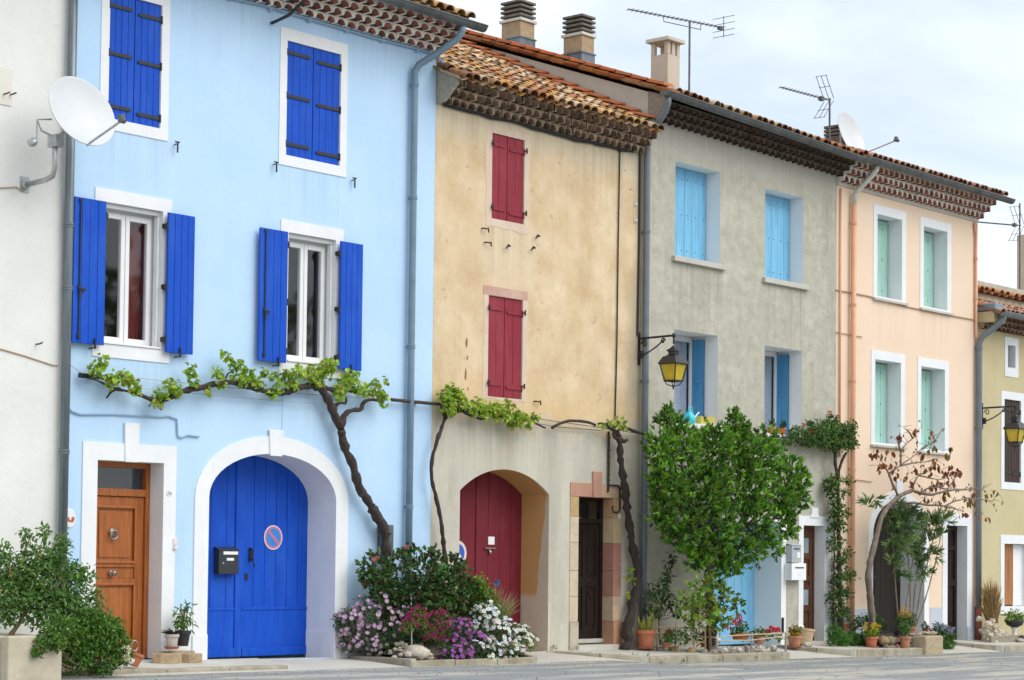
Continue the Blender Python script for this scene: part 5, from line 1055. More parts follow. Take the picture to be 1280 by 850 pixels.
# ------------------------------------------------------------------ street lamps on the walls
def wall_lamp(x, z, label, R=.70):
    t = thing('wall_lamp', label, 'street lamp', (x, 0, z), 'lanterns on iron wall brackets')
    m = MB(); m.box(x-.022,x+.022,-.022,.0,z-.42,z+.10); m.tube([(x,-.02,z),(x,-R,z+.01)], .018, 8); m.lathe((x,-R,z-.02), [(.03,0),(.035,.03),(.02,.06),(0,.075)], 10)
    pts = [(x,-.03,z-.27)] + [(x,-.03-.5*(k/10), z-.27-.02*sin(pi*k/5)*0 + .24*(k/10)**1.6) for k in range(1,11)]
    m.tube(pts, .012, 6)
    for cy, cz, r, s in ((-.12,z-.09,.065,1),(-.49,z-.065,.05,-1)):
        m.tube([(x, cy + s*r*(1-k/18)*cos(k*.55), cz + r*(1-k/18)*sin(k*.55)) for k in range(15)], .010, 6)
    m.tube([(x,-R,z),(x,-R,z-.13)], .014, 8); m.box(x-.028,x+.028,-.09,-.02,z-.32,z-.20)
    m.build('bracket', MAT['iron'], t)
    y = -R; zt = z - .44; a, b, h = .155, .10, .27
    f = MB()
    for sx in (-1,1):
        for sy in (-1,1): f.tube([(x+sx*a,y+sy*a,zt),(x+sx*b,y+sy*b,zt-h)], .011, 6)
    for w, zz in ((a,zt),(b,zt-h)):
        for sx in (-1,1): f.box(x+sx*w-.012,x+sx*w+.012,y-w-.012,y+w+.012,zz-.012,zz+.012)
        for sy in (-1,1): f.box(x-w+.012,x+w-.012,y+sy*w-.012,y+sy*w+.012,zz-.012,zz+.012)
    for k in range(4):
        sx, sy = ((1,1),(1,-1),(-1,-1),(-1,1))[k]; f.tube([(x+sx*b,y+sy*b,zt-h),(x+sx*b*.7,y+sy*b*.7,zt-h-.06),(x,y,zt-h-.09)], .008, 6)
    f.lathe((x,y,zt-h-.14), [(0,0),(.016,.02),(.012,.05),(.02,.06),(0,.075)], 8)
    f.build('lantern_frame', MAT['iron'], t)
    g = MB(); A = [(x-a+.01,y-a+.01,zt),(x+a-.01,y-a+.01,zt),(x+a-.01,y+a-.01,zt),(x-a+.01,y+a-.01,zt)]; B = [(x-b+.008,y-b+.008,zt-h),(x+b-.008,y-b+.008,zt-h),(x+b-.008,y+b-.008,zt-h),(x-b+.008,y+b-.008,zt-h)]
    for k in range(4): g.face([A[k],A[(k+1)%4],B[(k+1)%4],B[k]])
    g.build('lamp_glass', MAT['amber'], t)
    r = MB()
    def sq(w, zz): return [(x-w,y-w,zz),(x+w,y-w,zz),(x+w,y+w,zz),(x-w,y+w,zz)]
    lv = [sq(.185,zt),(sq(.175,zt+.012)),sq(.12,zt+.115),sq(.105,zt+.12),sq(.06,zt+.15),sq(.06,zt+.19),sq(.085,zt+.20),sq(.08,zt+.215),sq(.04,zt+.25),sq(.0,zt+.30)]
    for p, q in zip(lv, lv[1:]):
        for k in range(4): r.face([p[k],p[(k+1)%4],q[(k+1)%4],q[k]])
    r.face(lv[0]); r.build('lamp_roof', MAT['lamp_black'], t)
    return t
MAT['lamp_black'] = simple('glossy_black_lamp_paint', (.02,.022,.028), .22, .2, 10)
wall_lamp(11.14, 4.83, 'amber glass lantern on the bracket beside the grey drainpipe, over the clipped tree')
wall_lamp(22.44, 4.42, 'amber glass lantern hanging in front of the dark brown shutter on the yellow house', .74)

# ------------------------------------------------------------------ satellite dishes and aerials
def dish(label, c, n, r, armdir, L=.62, feed_up=0):
    t = thing('satellite_dish', label, 'satellite dish', c, 'satellite dishes'); c = Vector(c); n = Vector(n).normalized()
    m = MB(); dep = r*.20
    prof = [(r*k/10, dep*(k/10)**2 - dep) for k in range(11)]; m.lathe(c, prof + [(r+.012, .004), (r+.006,-.014)] + [(r*k/10, dep*(k/10)**2 - dep - .012) for k in range(10,-1,-1)], 40, axis=n)
    m.build('reflector', MAT['dish'], t, smooth=True)
    down = (Vector((0,0,-1)) - n*Vector((0,0,-1)).dot(n)).normalized(); foot = c + down*r*.97 - n*.02; head = c + n*L + down*r*1.08
    m = MB(); m.tube([foot - n*.03, foot + n*.05, head], .014, 8); m.build('feed_arm', MAT['steel'], t)
    m = MB(); ax = (head-c).normalized(); m.lathe(head - ax*.05, [(.028,0),(.034,.03),(.034,.09),(.02,.11)], 12, axis=ax); m.box(head.x-.03,head.x+.03,head.y-.02,head.y+.03,head.z-.02,head.z+.07); m.build('feed_horn', MAT['zinc_dark'], t)
    return t, c, n, down
t, c, n, dn = dish('big white satellite dish on a bent pipe bracket by the left drainpipe', (-.39,-.72,6.43), (-.03,-.93,.355), .44, None, .64)
m = MB(); m.box(-.72,-.60,-.012,0,5.52,5.70); m.lathe((-.66,-.01,5.60), [(.055,0),(.055,.03),(.04,.05)], 14, axis=(0,-1,0)); m.build('wall_plate', MAT['steel'], t)
m = MB(); m.tube([(-.66,-.01,5.60),(-.66,-.42,5.62),(-.66,-.54,5.65),(-.66,-.58,5.74),(-.66,-.58,6.12)], .032, 12); m.build('mast', MAT['steel'], t, smooth=True)
m = MB(); m.box(-.71,-.60,-.66,-.50,5.98,6.12); m.tube([(-.66,-.58,6.05),(-.55,-.60,6.18)], .03, 8); m.tube([(-.66,-.56,6.10),(-.80,-.5,6.16),(-.86,-.5,6.28),(-.70,-.56,6.30)], .012, 6); m.lathe((-.90,-.5,5.98), [(0,0),(.05,.01),(.06,.06),(.03,.08)], 12, axis=(-.6,-.3,.5)); m.tube([(-.86,-.5,6.28),(-.86,-.5,6.0)], .011, 6); m.build('tilt_clamp', MAT['steel'], t)
t2, c, n, dn = dish('white satellite dish standing on the roof edge between grey and peach houses', (19.92,1.5,9.74), (.065,-.90,.30), .48, None, .85)
m = MB(); m.tube([(19.92,1.75,9.0),(19.92,1.75,9.8)], .03, 10); m.tube([(19.92,1.75,9.72),(19.9,1.66,9.72)], .03, 8); m.build('mast', MAT['steel'], t2)
def aerial(label, x, y, z0, z1, tip, tail, nel, els, refl=False):
    t = thing('tv_aerial', label, 'aerial', (x, y, z0), 'television aerials')
    m = MB(); m.tube([(x,y,z0),(x,y,z1)], .02, 8); m.build('mast', MAT['zinc_dark'], t)
    A, B = Vector(tip), Vector(tail); m = MB(); m.tube([A,B], .012, 6)
    for k in range(nel):
        p = A.lerp(B, (k+.5)/nel); m.tube([p + Vector((0,-els,0)), p + Vector((0,els,0))], .005, 5)
    m.build('boom', MAT['zinc_dark'], t)
    q = MB()
    if refl:
        e = B + Vector((.0,0,0)); 
        for s in (1,-1):
            d = Vector((-.28, 0, .42*s)) if s > 0 else Vector((-.34,0,-.40))
            for yy in (-.11,0,.11): q.tube([e+Vector((0,yy,.02*s)), e+d+Vector((0,yy,0))], .007, 5)
            for f in (.55,1): q.tube([e+d*f+Vector((0,-.13,0)), e+d*f+Vector((0,.13,0))], .006, 5)
        q.box(e.x-.32,e.x-.22,e.y-.04,e.y+.04,e.z-.06,e.z+.02)
    else:
        e = B; q.tube([e+Vector((0,0,-.18)), e+Vector((0,0,.22))], .008, 5)
        for zz in (-.16,-.05,.08,.2): q.tube([e+Vector((0,-.25,zz)), e+Vector((0,.25,zz))], .006, 5)
        q.box(e.x-.16,e.x-.06,e.y-.04,e.y+.04,e.z-.06,e.z+.0)
        p = A.lerp(B,.36); r_ = A.lerp(B,.75); q.tube([p, p+Vector((0,0,-.10)), r_+Vector((0,0,-.12)), r_], .009, 5)
    q.build('reflector', MAT['zinc_dark'], t)
aerial('long comb aerial on a tall mast beside the pale chimney, against open sky', 15.86, 2.5, 9.4, 11.34, (13.99,2.5,11.17), (16.95,2.5,11.43), 22, .10)
aerial('aerial with a folded grid reflector next to the rooftop dish and dark chimney', 19.11, 1.5, 9.0, 10.32, (17.38,1.5,9.95+.28), (19.08,1.5,10.28), 14, .09, True)
aerial('aerial pointing left over the yellow house at the right edge of the picture', 29.86, 3.0, 7.2, 9.9, (27.6,3.0,9.16), (29.86,3.0,9.36), 20, .10, True)

# ------------------------------------------------------------------ cables, bars and wires
def cable(name, pts, r, mat, label, cat='cable', group=None):
    m = MB(); m.tube(pts, r, 6); return solo(m, name, mat, label, cat, group, loc=pts[0])
cable('wall_cable', DATA['cable_b'], .012, MAT['cable_blue'], 'blue painted cable run along the wall above the oak door')
m = MB(); P_ = DATA['bcable']
for dz in (0, .035): m.tube([(x, y-.01, z+dz + .012*sin(x*5)) for x, y, z in [(-.06,-.03,8.47),(1,-.03,8.46),(2,-.03,8.455)] + P_], .016, 6)
for k in range(9): m.box(.3+k*.7,.34+k*.7,-.05,.0,8.44,8.52)
solo(m, 'wall_cable', MAT['cable_blue'], 'pair of blue painted cables clipped below the eaves tiles of the blue house', 'cable', loc=P_[0])
m = MB(); P_ = DATA['tcable']; Q = []
for a, b in zip(P_, P_[1:]):
    for k in range(6): Q.append(tuple(Vector(a).lerp(Vector(b), k/6) + Vector((0,0,RNG.uniform(-.015,.015)))))
m.tube(Q, .026, 6); m.tube([(x,y+.02,z-.03) for x,y,z in Q], .014, 6); solo(m, 'wall_cable', MAT['cable_black'], 'thick black cable sagging under the brown eaves of the tan house', 'cable', loc=P_[0])
m = MB(); m.tube(DATA['cable_t'], .012, 6); p0 = DATA['cable_t'][0]; m.box(p0[0]-.05,p0[0]+.05,-.05,-.0,p0[2]-.03,p0[2]+.10); solo(m, 'wall_cable', MAT['cable_black'], 'thin dark cable falling down the tan wall from a junction box at the eaves', 'cable', loc=p0)
cable('wall_cable', DATA['cable_t2'], .018, MAT['cable_black'], 'dark cable down the edge of the tan house to the lamp bracket')
m = MB(); m.tube([(10.36,-.03,3.3),(10.37,-.03,2.75),(10.36,-.03,2.35)], .02, 6)
for k in range(9): m.rock((10.365,-.035,3.2-k*.095), .028, RNG)
m.tube([(10.36,-.03,2.5),(10.40,-.03,2.46),(10.62,-.03,2.46),(10.66,-.03,2.42),(10.66,-.03,2.08),(10.62,-.03,2.04),(10.50,-.03,2.04),(10.47,-.03,2.08),(10.47,-.03,2.14)], .014, 6)
solo(m, 'wall_cable', MAT['rust_iron'], 'knotted dark cable looping round the pink stone door lintel', 'cable', loc=(10.36,-.03,3.3))
cable('wall_cable', [(-9,-.01,5.68)] + DATA['cable_w'] , .008, MAT['cable_tan'], 'thin cable across the white wall to the satellite dish')
cable('wall_cable', [(-9,-.01,3.9)] + DATA['cable_w2'], .008, MAT['cable_tan'], 'thin cable sagging low across the white wall to the drainpipe')
cable('wall_cable', DATA['cable_p'], .012, MAT['cable_tan'], 'buff cable crossing the peach wall below the upper windows')
cable('wall_cable', DATA['cable_p2'], .008, MAT['cable_tan'], 'short buff cable at the left edge of the peach wall')
cable('wall_cable', DATA['cable_p3'], .008, MAT['cable_tan'], 'short buff cable beside the climbing rose on the peach wall')
m = MB(); m.box(.12,.70,-.10,-.06,3.395,3.45); m.box(.3,.34,-.06,.0,3.40,3.44); solo(m, 'iron_bar', MAT['iron'], 'flat black iron bar at the left end of the vine', 'bar')
m = MB(); m.tube([(5.42,-.10,3.475),(6.40,-.10,3.475)], .024, 8); m.box(5.98,6.02,-.10,.0,3.46,3.49); solo(m, 'iron_bar', MAT['rust_iron'], 'dark bar across the blue drainpipe carrying the vine wires', 'bar')
m = MB()
W_ = [(.70,-.08,3.46),(2.5,-.08,3.44),(4.0,-.08,3.45),(5.45,-.08,3.48)]
m.tube(W_, .005, 5); m.tube([(x,y,z-.12) for x,y,z in W_[:3]], .004, 5); m.tube([(-.02,-.05,3.56),(.2,-.08,3.42)], .005, 5)
solo(m, 'support_wire', MAT['steel'], 'thin wires stretched over the blue wall for the vine', 'wire', loc=W_[0])
m = MB(); m.tube([(6.4,-.08,3.47),(8.0,-.08,3.42),(9.0,-.08,3.38),(10.0,-.08,3.35),(11.2,-.08,3.30)], .006, 5); m.tube([(7.9,-.08,3.36),(9.0,-.08,3.30),(10.1,-.08,3.30)], .006, 5); solo(m, 'support_wire', MAT['zinc_dark'], 'thin dark wires stretched over the tan wall above the red gateway', 'wire', loc=(6.4,-.08,3.47))
m = MB(); m.tube([(3.17,-.01,8.30),(3.2,-.30,8.36),(3.3,-.62,8.62),(3.7,-.62,8.66)], .022, 8); m.tube([(3.3,-.62,8.62),(2.95,-.62,8.60)], .02, 8); solo(m, 'iron_hook', MAT['iron'], 'black iron pulley arm sticking out above the right upper window of the blue house', 'hook', loc=(3.17,-.01,8.3))
# ------------------------------------------------------------------ signs, plates, boxes
def round_sign(label, x, z, y, r, outer, blue, bar):
    t = thing('no_parking_sign', label, 'sign', (x, y, z), 'round no parking signs'); ax = (0,-1,0)
    m = MB(); m.lathe((x,y,z), [(r,0),(r,.008)], 40, axis=ax); m.build('border', MAT[outer], t)
    m = MB(); N = 40; ri, ro = r*.74, r*.90
    for k in range(N):
        a, b = 2*pi*k/N, 2*pi*(k+1)/N; m.face([(x+ri*cos(a),y-.010,z+ri*sin(a)),(x+ri*cos(b),y-.010,z+ri*sin(b)),(x+ro*cos(b),y-.010,z+ro*sin(b)),(x+ro*cos(a),y-.010,z+ro*sin(a))])
    m.build('ring', MAT[bar], t)
    m = MB(); m.lathe((x,y-.008,z), [(ri+.002,0),(ri+.002,.003)], 40, axis=ax); m.build('blue_disc', MAT[blue], t)
    m = MB(); d = Vector((1,0,-1)).normalized(); p = Vector((d.z,0,-d.x))*-1; w = r*.115; L = ri*1.0; c = Vector((x,y-.0135,z))
    m.face([c-d*L-p*w, c+d*L-p*w, c+d*L+p*w, c-d*L+p*w]); m.build('slash', MAT[bar], t)
round_sign('round no parking sign on the arched blue garage door', 3.83, 1.54, .532, .165, 'sign_cream', 'sign_blue', 'sign_red')
round_sign('round no parking sign half hidden behind the rose bush by the red gateway', 7.50, 1.36, .53, .19, 'sign_cream', 'sign_navy', 'sign_cream')
t = thing('mailbox', 'black metal mailbox on the left leaf of the blue garage door', 'mailbox', (2.98,.5,1.06))
m = MB(); m.box(2.80,3.14,.43,.53,1.05,1.37); m.prism([(2.79,.415,1.355),(3.15,.415,1.355),(3.15,.53,1.395),(2.79,.53,1.395)], (0,0,.012)); m.build('box', MAT['mailbox'], t, bevel=.008)
m = MB(); m.box(2.87,3.12,.424,.43,1.305,1.345); m.build('name_strip', MAT['label_white'], t)
m = MB(); m.box(2.93,3.05,.424,.43,1.225,1.26); m.build('label', MAT['label_white'], t)
m = MB(); m.lathe((2.87,.43,1.19), [(.014,0),(.014,.006),(0,.008)], 10, axis=(0,-1,0)); m.build('lock', MAT['steel'], t)
t = thing('mailbox', 'grey mailbox fixed above a white one beside the brown door', 'mailbox', (15.5,-.01,1.28))
m = MB(); m.box(15.40,15.70,-.13,-.016,1.28,1.58); m.prism([(15.39,-.14,1.575),(15.71,-.14,1.575),(15.71,-.01,1.61),(15.39,-.01,1.61)], (0,0,.01)); m.build('box', MAT['mail_grey'], t, bevel=.006)
m = MB(); m.box(15.56,15.66,-.136,-.13,1.36,1.46); m.build('label', MAT['label_white'], t)
m = MB(); m.box(15.46,15.64,-.136,-.13,1.51,1.53); m.build('slot', MAT['iron'], t)
t = thing('mailbox', 'white mailbox fixed below the grey one beside the brown door', 'mailbox', (15.55,-.01,.97))
m = MB(); m.box(15.34,15.80,-.17,-.016,.97,1.265); m.build('box', MAT['reveal_white'], t, bevel=.008)
m = MB(); m.box(15.45,15.72,-.176,-.17,1.18,1.20); m.build('slot', MAT['iron'], t)
m = MB(); m.box(15.55,15.66,-.174,-.17,1.06,1.12); m.build('label', MAT['label_white'], t)
m = MB(); m.box(8.19,8.33,.537,.545,1.50,1.62); solo(m, 'paper_notice', MAT['label_white'], 'small white paper notice on the dark red gateway', 'notice')
t = thing('door_plaque', 'oval ceramic plaque with rust red motif left of the oak door', 'plaque', (.08,0,1.71))
m = MB(); q = MB()
for k in range(24):
    a, b = 2*pi*k/24, 2*pi*(k+1)/24; A = (.08+.085*cos(a),1.71+.12*sin(a)); B = (.08+.085*cos(b),1.71+.12*sin(b))
    m.face([(A[0],0,A[1]),(B[0],0,B[1]),(.08+.072*cos(b),-.018,1.71+.105*sin(b)),(.08+.072*cos(a),-.018,1.71+.105*sin(a))]); m.face([(.08+.072*cos(a),-.018,1.71+.105*sin(a)),(.08+.072*cos(b),-.018,1.71+.105*sin(b)),(.08,-.022,1.71)])
m.build('plate', MAT['ceramic'], t)
for px, pz, r in ((.045,1.705,.022),(.06,1.685,.016),(.085,1.68,.014),(.115,1.71,.024),(.11,1.685,.018)): q.lathe((px,-.019,pz), [(r,0),(r,.004),(0,.006)], 10, axis=(0,-1,0))
q.build('motif', MAT['ceramic_red'], t)
t = thing('house_number', 'small oval enamel house number on the white door jamb', 'house number', (1.545,-.017,2.06))
m = MB(); m.lathe((1.58,-.017,2.06), [(.05,0),(.05,.004)], 20, axis=(0,-1,0)); m.v = [(1.58+(v[0]-1.58), v[1], 2.06+(v[2]-2.06)*.8) for v in m.v]; m.build('plate', MAT['ceramic'], t)
m = MB()
for a in ([(1.548,2.08),(1.572,2.08),(1.572,2.062),(1.548,2.04),(1.574,2.04)], [(1.60,2.082),(1.584,2.062),(1.60,2.04),(1.612,2.052),(1.60,2.064),(1.588,2.058)]): m.tube([(x,-.023,z) for x, z in a], .005, 5)
m.build('digits', MAT['number_ink'], t)
m = MB(); m.box(1.65,1.72,-.03,0,1.41,1.50); m.box(1.655,1.715,-.05,-.012,1.36,1.40); solo(m, 'doorbell', MAT['sign_cream'], 'small cream doorbell box right of the oak door', 'doorbell', bevel=.008)
m = MB(); m.box(5.28,5.50,-.10,.0,1.30,1.74); m.box(5.30,5.48,-.106,-.10,1.33,1.71); solo(m, 'meter_box', MAT['zinc_dark'], 'dark grey meter box behind the vine trunk on the blue wall', 'box', bevel=.006)
m = MB(); m.lathe((10.67,-.013,1.98), [(.04,0),(.04,.006)], 18, axis=(0,-1,0)); solo(m, 'house_number', MAT['ceramic'], 'tiny round white number plate on the pink stone jamb', 'house number')
m = MB(); m.lathe((16.74,-.015,1.86), [(.05,0),(.05,.006)], 18, axis=(0,-1,0)); solo(m, 'house_number', MAT['zinc_blue'], 'small blue number plate on the white jamb right of the brown door', 'house number')

# ------------------------------------------------------------------ plants
def rdir(rng):
    while True:
        v = Vector((rng.uniform(-1,1), rng.uniform(-1,1), rng.uniform(-1,1)))
        if .05 < v.length < 1: return v.normalized()
COV = 3.0
def foliage(m, blobs, dens, L, W, pal, rng, shell=.35, droop=.15, ymax=-.03, out=.6, lumpy=.25, zmin=None, squash=1):
    for x, y, z, r in blobs:
        n = max(5, int((dens if dens < 30 else COV)*pi*r*r/(L*W*.72))); bt = rng.uniform(.8, 1.15)
        for _ in range(n):
            u = rdir(rng); q = (shell + (1-shell)*rng.random()**.55) * (1 + rng.uniform(-lumpy, lumpy))
            p = Vector((x,y,z)) + Vector((u.x, u.y*squash, u.z))*r*q
            if p.y > ymax: p.y = ymax - rng.uniform(0,.05)
            if zmin is not None and p.z < zmin: p.z = zmin + rng.uniform(0,.06)
            d = (u*out + rdir(rng)*.6 + Vector((0,0,-droop))).normalized()
            if p.y + d.y*L > -.005: d.y = -abs(d.y)
            k = bt*rng.uniform(.7,1.25); c = pal[rng.randrange(len(pal))] if rng.random() > .025 else (.30,.24,.06); s = rng.uniform(.7,1.25)
            m.leaf(p, d, u + Vector((0,-.3,.7)) + rdir(rng)*.6, L*s, W*s, tuple(v*k for v in c))
def sprigs(m, blobs, cov, L, W, pal, rng, per=7, shell=.45, ymax=-.04, rise=.35, lumpy=.2, spread=.75, zmin=None):
    """foliage in little whorls of leaves at the twig ends"""
    for x, y, z, r in blobs:
        n = max(2, int(cov*pi*r*r/(L*W*.72*per))); bt = rng.uniform(.8, 1.2)
        for _ in range(n):
            u = rdir(rng); q = (shell + (1-shell)*rng.random()**.5) * (1 + rng.uniform(-lumpy, lumpy)); p = Vector((x,y,z)) + u*r*q
            if p.y > ymax: p.y = ymax - rng.uniform(0,.05)
            if zmin is not None and p.z < zmin: continue
            ax = (u*.8 + Vector((0,-.15,rise)) + rdir(rng)*.5).normalized(); k = bt*rng.choice((.55,.75,.95,1.1,1.45)); c0 = pal[rng.randrange(len(pal))]
            for j in range(per):
                d = (ax + rdir(rng)*spread).normalized(); pp = p + ax*rng.uniform(-.5,.35)*L
                if pp.y + d.y*L > -.005: d.y = -abs(d.y)
                s = rng.uniform(.7,1.2); kk = k*rng.uniform(.8,1.2); m.leaf(pp, d, ax + rdir(rng)*.3, L*s, W*s, tuple(v*kk for v in (c0 if rng.random() > .015 else (.26,.22,.06))))
def branch(m, pts, r0, r1, rng, knots=.15, n=8, wob=.0):
    P = []
    for a, b in zip(pts, pts[1:]):
        a, b = Vector(a), Vector(b); k = max(1, int((b-a).length/.06))
        for i in range(k): P.append(a.lerp(b, i/k) + (rdir(rng)*wob if (P and wob) else Vector()))
    P.append(Vector(pts[-1])); N = len(P)
    # smooth once
    P = [P[0]] + [(P[i-1]+P[i]*2+P[i+1])/4 for i in range(1,N-1)] + [P[-1]]
    R = [(r0+(r1-r0)*i/max(1,N-1))*(1+rng.uniform(-knots,knots)) for i in range(N)]
    m.tube(P, R, n, rng=rng, knots=knots*.7)
def twigs(m, blobs, root, rng, r=.008, n=2):
    root = Vector(root)
    for x, y, z, rr in blobs:
        c = Vector((x,y,z)); m.tube([root, root.lerp(c,.6)+Vector((0,0,-.05)), c], [r*1.6,r*1.3,r*.8], 6)
        for _ in range(n): m.tube([c, c + rdir(rng)*rr*.8], [r*.7,r*.3], 5)
GREEN = [(.070,.165,.035),(.095,.21,.043),(.055,.135,.034),(.125,.25,.056)]
DEEP = [(.026,.075,.022),(.035,.095,.026),(.045,.12,.03),(.06,.13,.035)]
LAUREL = [(.085,.22,.024),(.115,.28,.03),(.16,.34,.038),(.048,.13,.018),(.22,.41,.05)]
VINE = [(.27,.45,.045),(.34,.52,.06),(.20,.36,.035),(.40,.53,.09),(.43,.47,.08)]
ROSE = [(.05,.13,.04),(.07,.165,.045),(.09,.17,.05),(.12,.10,.045),(.085,.20,.05)]
def flower_mesh(kind, col, size, rng):
    m = MB()
    if kind == 'daisy':
        n = 11
        for k in range(n):
            a = 2*pi*k/n; d = Vector((cos(a), sin(a), .18)); s = Vector((-sin(a), cos(a), 0))
            p0 = d*size*.12; p1 = d*size; w = size*.22; kk = rng.uniform(.88,1.08); c = tuple(min(1,q*kk) for q in col)
            m.face([p0 - s*w*.4, p1*.85 - s*w, p1, p1*.85 + s*w, p0 + s*w*.4], c)
        m.lathe((0,0,.004), [(size*.24,0),(size*.2,size*.10),(0,size*.13)], 10, (.70,.60,.62) if .2 < col[1] < .5 else ((.20,.06,.22) if col[1] < .5 else (.42,.36,.30)))
    else:      # rounded cluster of small petals
        for _ in range(46 if kind == 'ball' else 24):
            u = rdir(rng); 
            if u.z < -.5: u.z = -u.z
            kk = rng.uniform(.75,1.15); m.leaf(u*size*rng.uniform(.35,.8), u + rdir(rng)*.7, rdir(rng), size*.55, size*.5, tuple(min(1,q*kk) for q in col), .15)
    return m
CAMD = Vector((-.62,-.72,.30))
def flower_mass(parent, spots, kind, col, size, rng):
    m = MB()
    for p, u in spots:
        f = flower_mesh(kind, tuple(min(1, c*rng.uniform(.8,1.1)) for c in col), size*rng.uniform(.7,1.05), rng); q = Vector((0,0,1)).rotation_difference(Vector(u))
        i = len(m.v); m.v += [tuple(q @ Vector(v) + Vector(p)) for v in f.v]; m.f += [tuple(a + i for a in g) for g in f.f]; m.c += f.c
    m.build('flower_mass', MAT['petal'], parent)['kind'] = 'stuff'
def flowers(parent, spots, kind, col, size, rng, name='flower', variants=2):
    protos = []
    for _ in range(variants):
        pass
    first = None
    for i, (p, u) in enumerate(spots):
        if i < variants:
            m = flower_mesh(kind, tuple(min(1, c*rng.uniform(.85,1.1)) for c in col), size, rng)
            me_o = m.build(name, MAT['petal'], None, loc=(0,0,0)); me_o.parent = parent; protos.append(me_o); o = me_o
        else:
            o = protos[i % variants].copy(); COL.objects.link(o); o.parent = parent
        o.location = Vector(p) - OFF[parent]; o.rotation_euler = Vector((0,0,1)).rotation_difference(Vector(u)).to_euler(); o.scale = [rng.uniform(.75,1.15)]*3
def surf_spots(blobs, n, rng, face=.15, k=1.0, ymax=-.03):
    S_ = []; w = [b[3]**2 for b in blobs]
    while len(S_) < n:
        b = rng.choices(blobs, w)[0]; u = rdir(rng)
        if u.dot(CAMD) < face: continue
        p = Vector(b[:3]) + u*b[3]*k*rng.uniform(.92,1.12)
        if p.y > ymax: continue
        if any((p-q).length < .028 for q, _ in S_): continue
        S_.append((p, (u*.7 + CAMD*.6 + Vector((0,0,.35)) + rdir(rng)*.35).normalized()))
    return S_
def plant(name, label, cat, loc, group=None): return thing(name, label, cat, loc, group)

# grapevines
rg = random.Random(11)
t = plant('grapevine', 'old grapevine with a thick twisted trunk rising over the blue wall', 'vine', (5.3,-.1,-.05), 'grapevines trained along the walls')
m = MB(); D_ = DATA
branch(m, [(5.30,-.14,-.06)] + D_['vine'], .078, .050, rg, .30, 9, .018)
for q in range(9):
    p = D_['vine'][1 + q]; m.rock((p[0]+rg.uniform(-.04,.04), p[1]-.03, p[2]+rg.uniform(-.06,.06)), rg.uniform(.03,.05), rg)
for k, a, b in (('vine_a',.052,.032),('vine_a2',.026,.012),('vine_a3',.02,.009),('vine_b',.042,.022),('vine_c',.026,.018),('vine_d',.034,.016),('vine_e',.014,.006),('vine_f',.024,.012)): branch(m, D_[k], a, b, rg, .26, 8, .010)
m.build('trunk', MAT['bark'], t, smooth=True)
m = MB(); foliage(m, [(x,y,z,r*1.12) for x,y,z,r in D_['vineleaf']], 4.4, .062, .060, VINE, rg, .05, .35, -.06, .4); m.build('foliage', MAT['leaf'], t)
t = plant('grapevine', 'slender young grapevine climbing left of the red gateway', 'vine', (7.0,-.1,-.1), 'grapevines trained along the walls')
m = MB(); branch(m, [(6.95,-.14,.0),(6.93,-.14,.8)] + D_['vine2'], .036, .026, rg, .25, 8, .010); branch(m, D_['vine2_a'], .026, .014, rg, .25, 7, .008); branch(m, D_['vine2_b'], .032, .014, rg, .2, 7, .006); branch(m, D_['vine2_c'], .03, .015, rg, .3, 7, .006)
m.build('trunk', MAT['bark'], t, smooth=True); m = MB(); foliage(m, [(x,y,z,r*1.1) for x,y,z,r in D_['vine2leaf']], 4.6, .068, .066, VINE, rg, .05, .35, -.06, .4); m.build('foliage', MAT['leaf'], t)
t = plant('grapevine', 'gnarled thick grapevine trunk between the dark door and the grey drainpipe', 'vine', (10.65,-.1,-.1), 'grapevines trained along the walls')
m = MB(); branch(m, [(10.60,-.16,-.12)] + D_['vine3'], .078, .046, rg, .32, 10, .020)
for k in ('vine3_a','vine3_b','vine3_c'): branch(m, D_[k], .042, .022, rg, .3, 8, .008)
branch(m, D_['vine3_sucker'], .014, .008, rg, .1, 6); branch(m, D_['vinearc'], .024, .022, rg, .08, 7); branch(m, D_['vinecane'], .026, .02, rg, .1, 7)
for q in range(7):
    p = D_['vine3'][1 + q % 9]; m.rock((p[0]+rg.uniform(-.05,.05), p[1]-.04, p[2]+rg.uniform(-.1,.1)), rg.uniform(.035,.06), rg)
m.build('trunk', MAT['bark'], t, smooth=True); m = MB(); foliage(m, D_['vine3leaf'] + [(10.73,-.2,1.0,.07),(10.66,-.2,.75,.06),(10.72,-.2,1.15,.05)], 2.5, .06, .06, VINE, rg, .05, .2, -.06, .4); m.build('foliage', MAT['leaf'], t)

# left planter and its shrubs
rg = random.Random(12)
t = thing('stone_planter', 'low cement planter wall with a leafy shrub growing in it, bottom left', 'planter', (-1.2,-1,-.1))
m = MB(); m.box(-1.83,-1.12,-1.52,-1.38,-.25,.40); m.box(-1.83,-1.69,-1.38,-.03,-.25,.395); m.box(-1.26,-1.12,-1.38,-.03,-.25,.39); m.build('wall', MAT['planter'], t, bevel=.02)
m = MB(); m.box(-1.69,-1.26,-1.38,-.03,-.2,.34); m.build('soil', MAT['soil'], t)
t = plant('shrub', 'tall loose green shrub with crooked stems in the planter', 'shrub', (-1.6,-1.0,.3))
m = MB(); branch(m, [(-1.55,-1.0,.25)] + D_['shrub_trunk'][1:], .030, .010, rg, .2, 8, .012)
for k in ('shrub_b2','shrub_b3','shrub_b4'): branch(m, D_[k], .016, .006, rg, .2, 7, .012)
twigs(m, D_['shrub'], D_['shrub_trunk'][2], rg, .006, 4); m.build('trunk', MAT['brown_stem'], t, smooth=True)
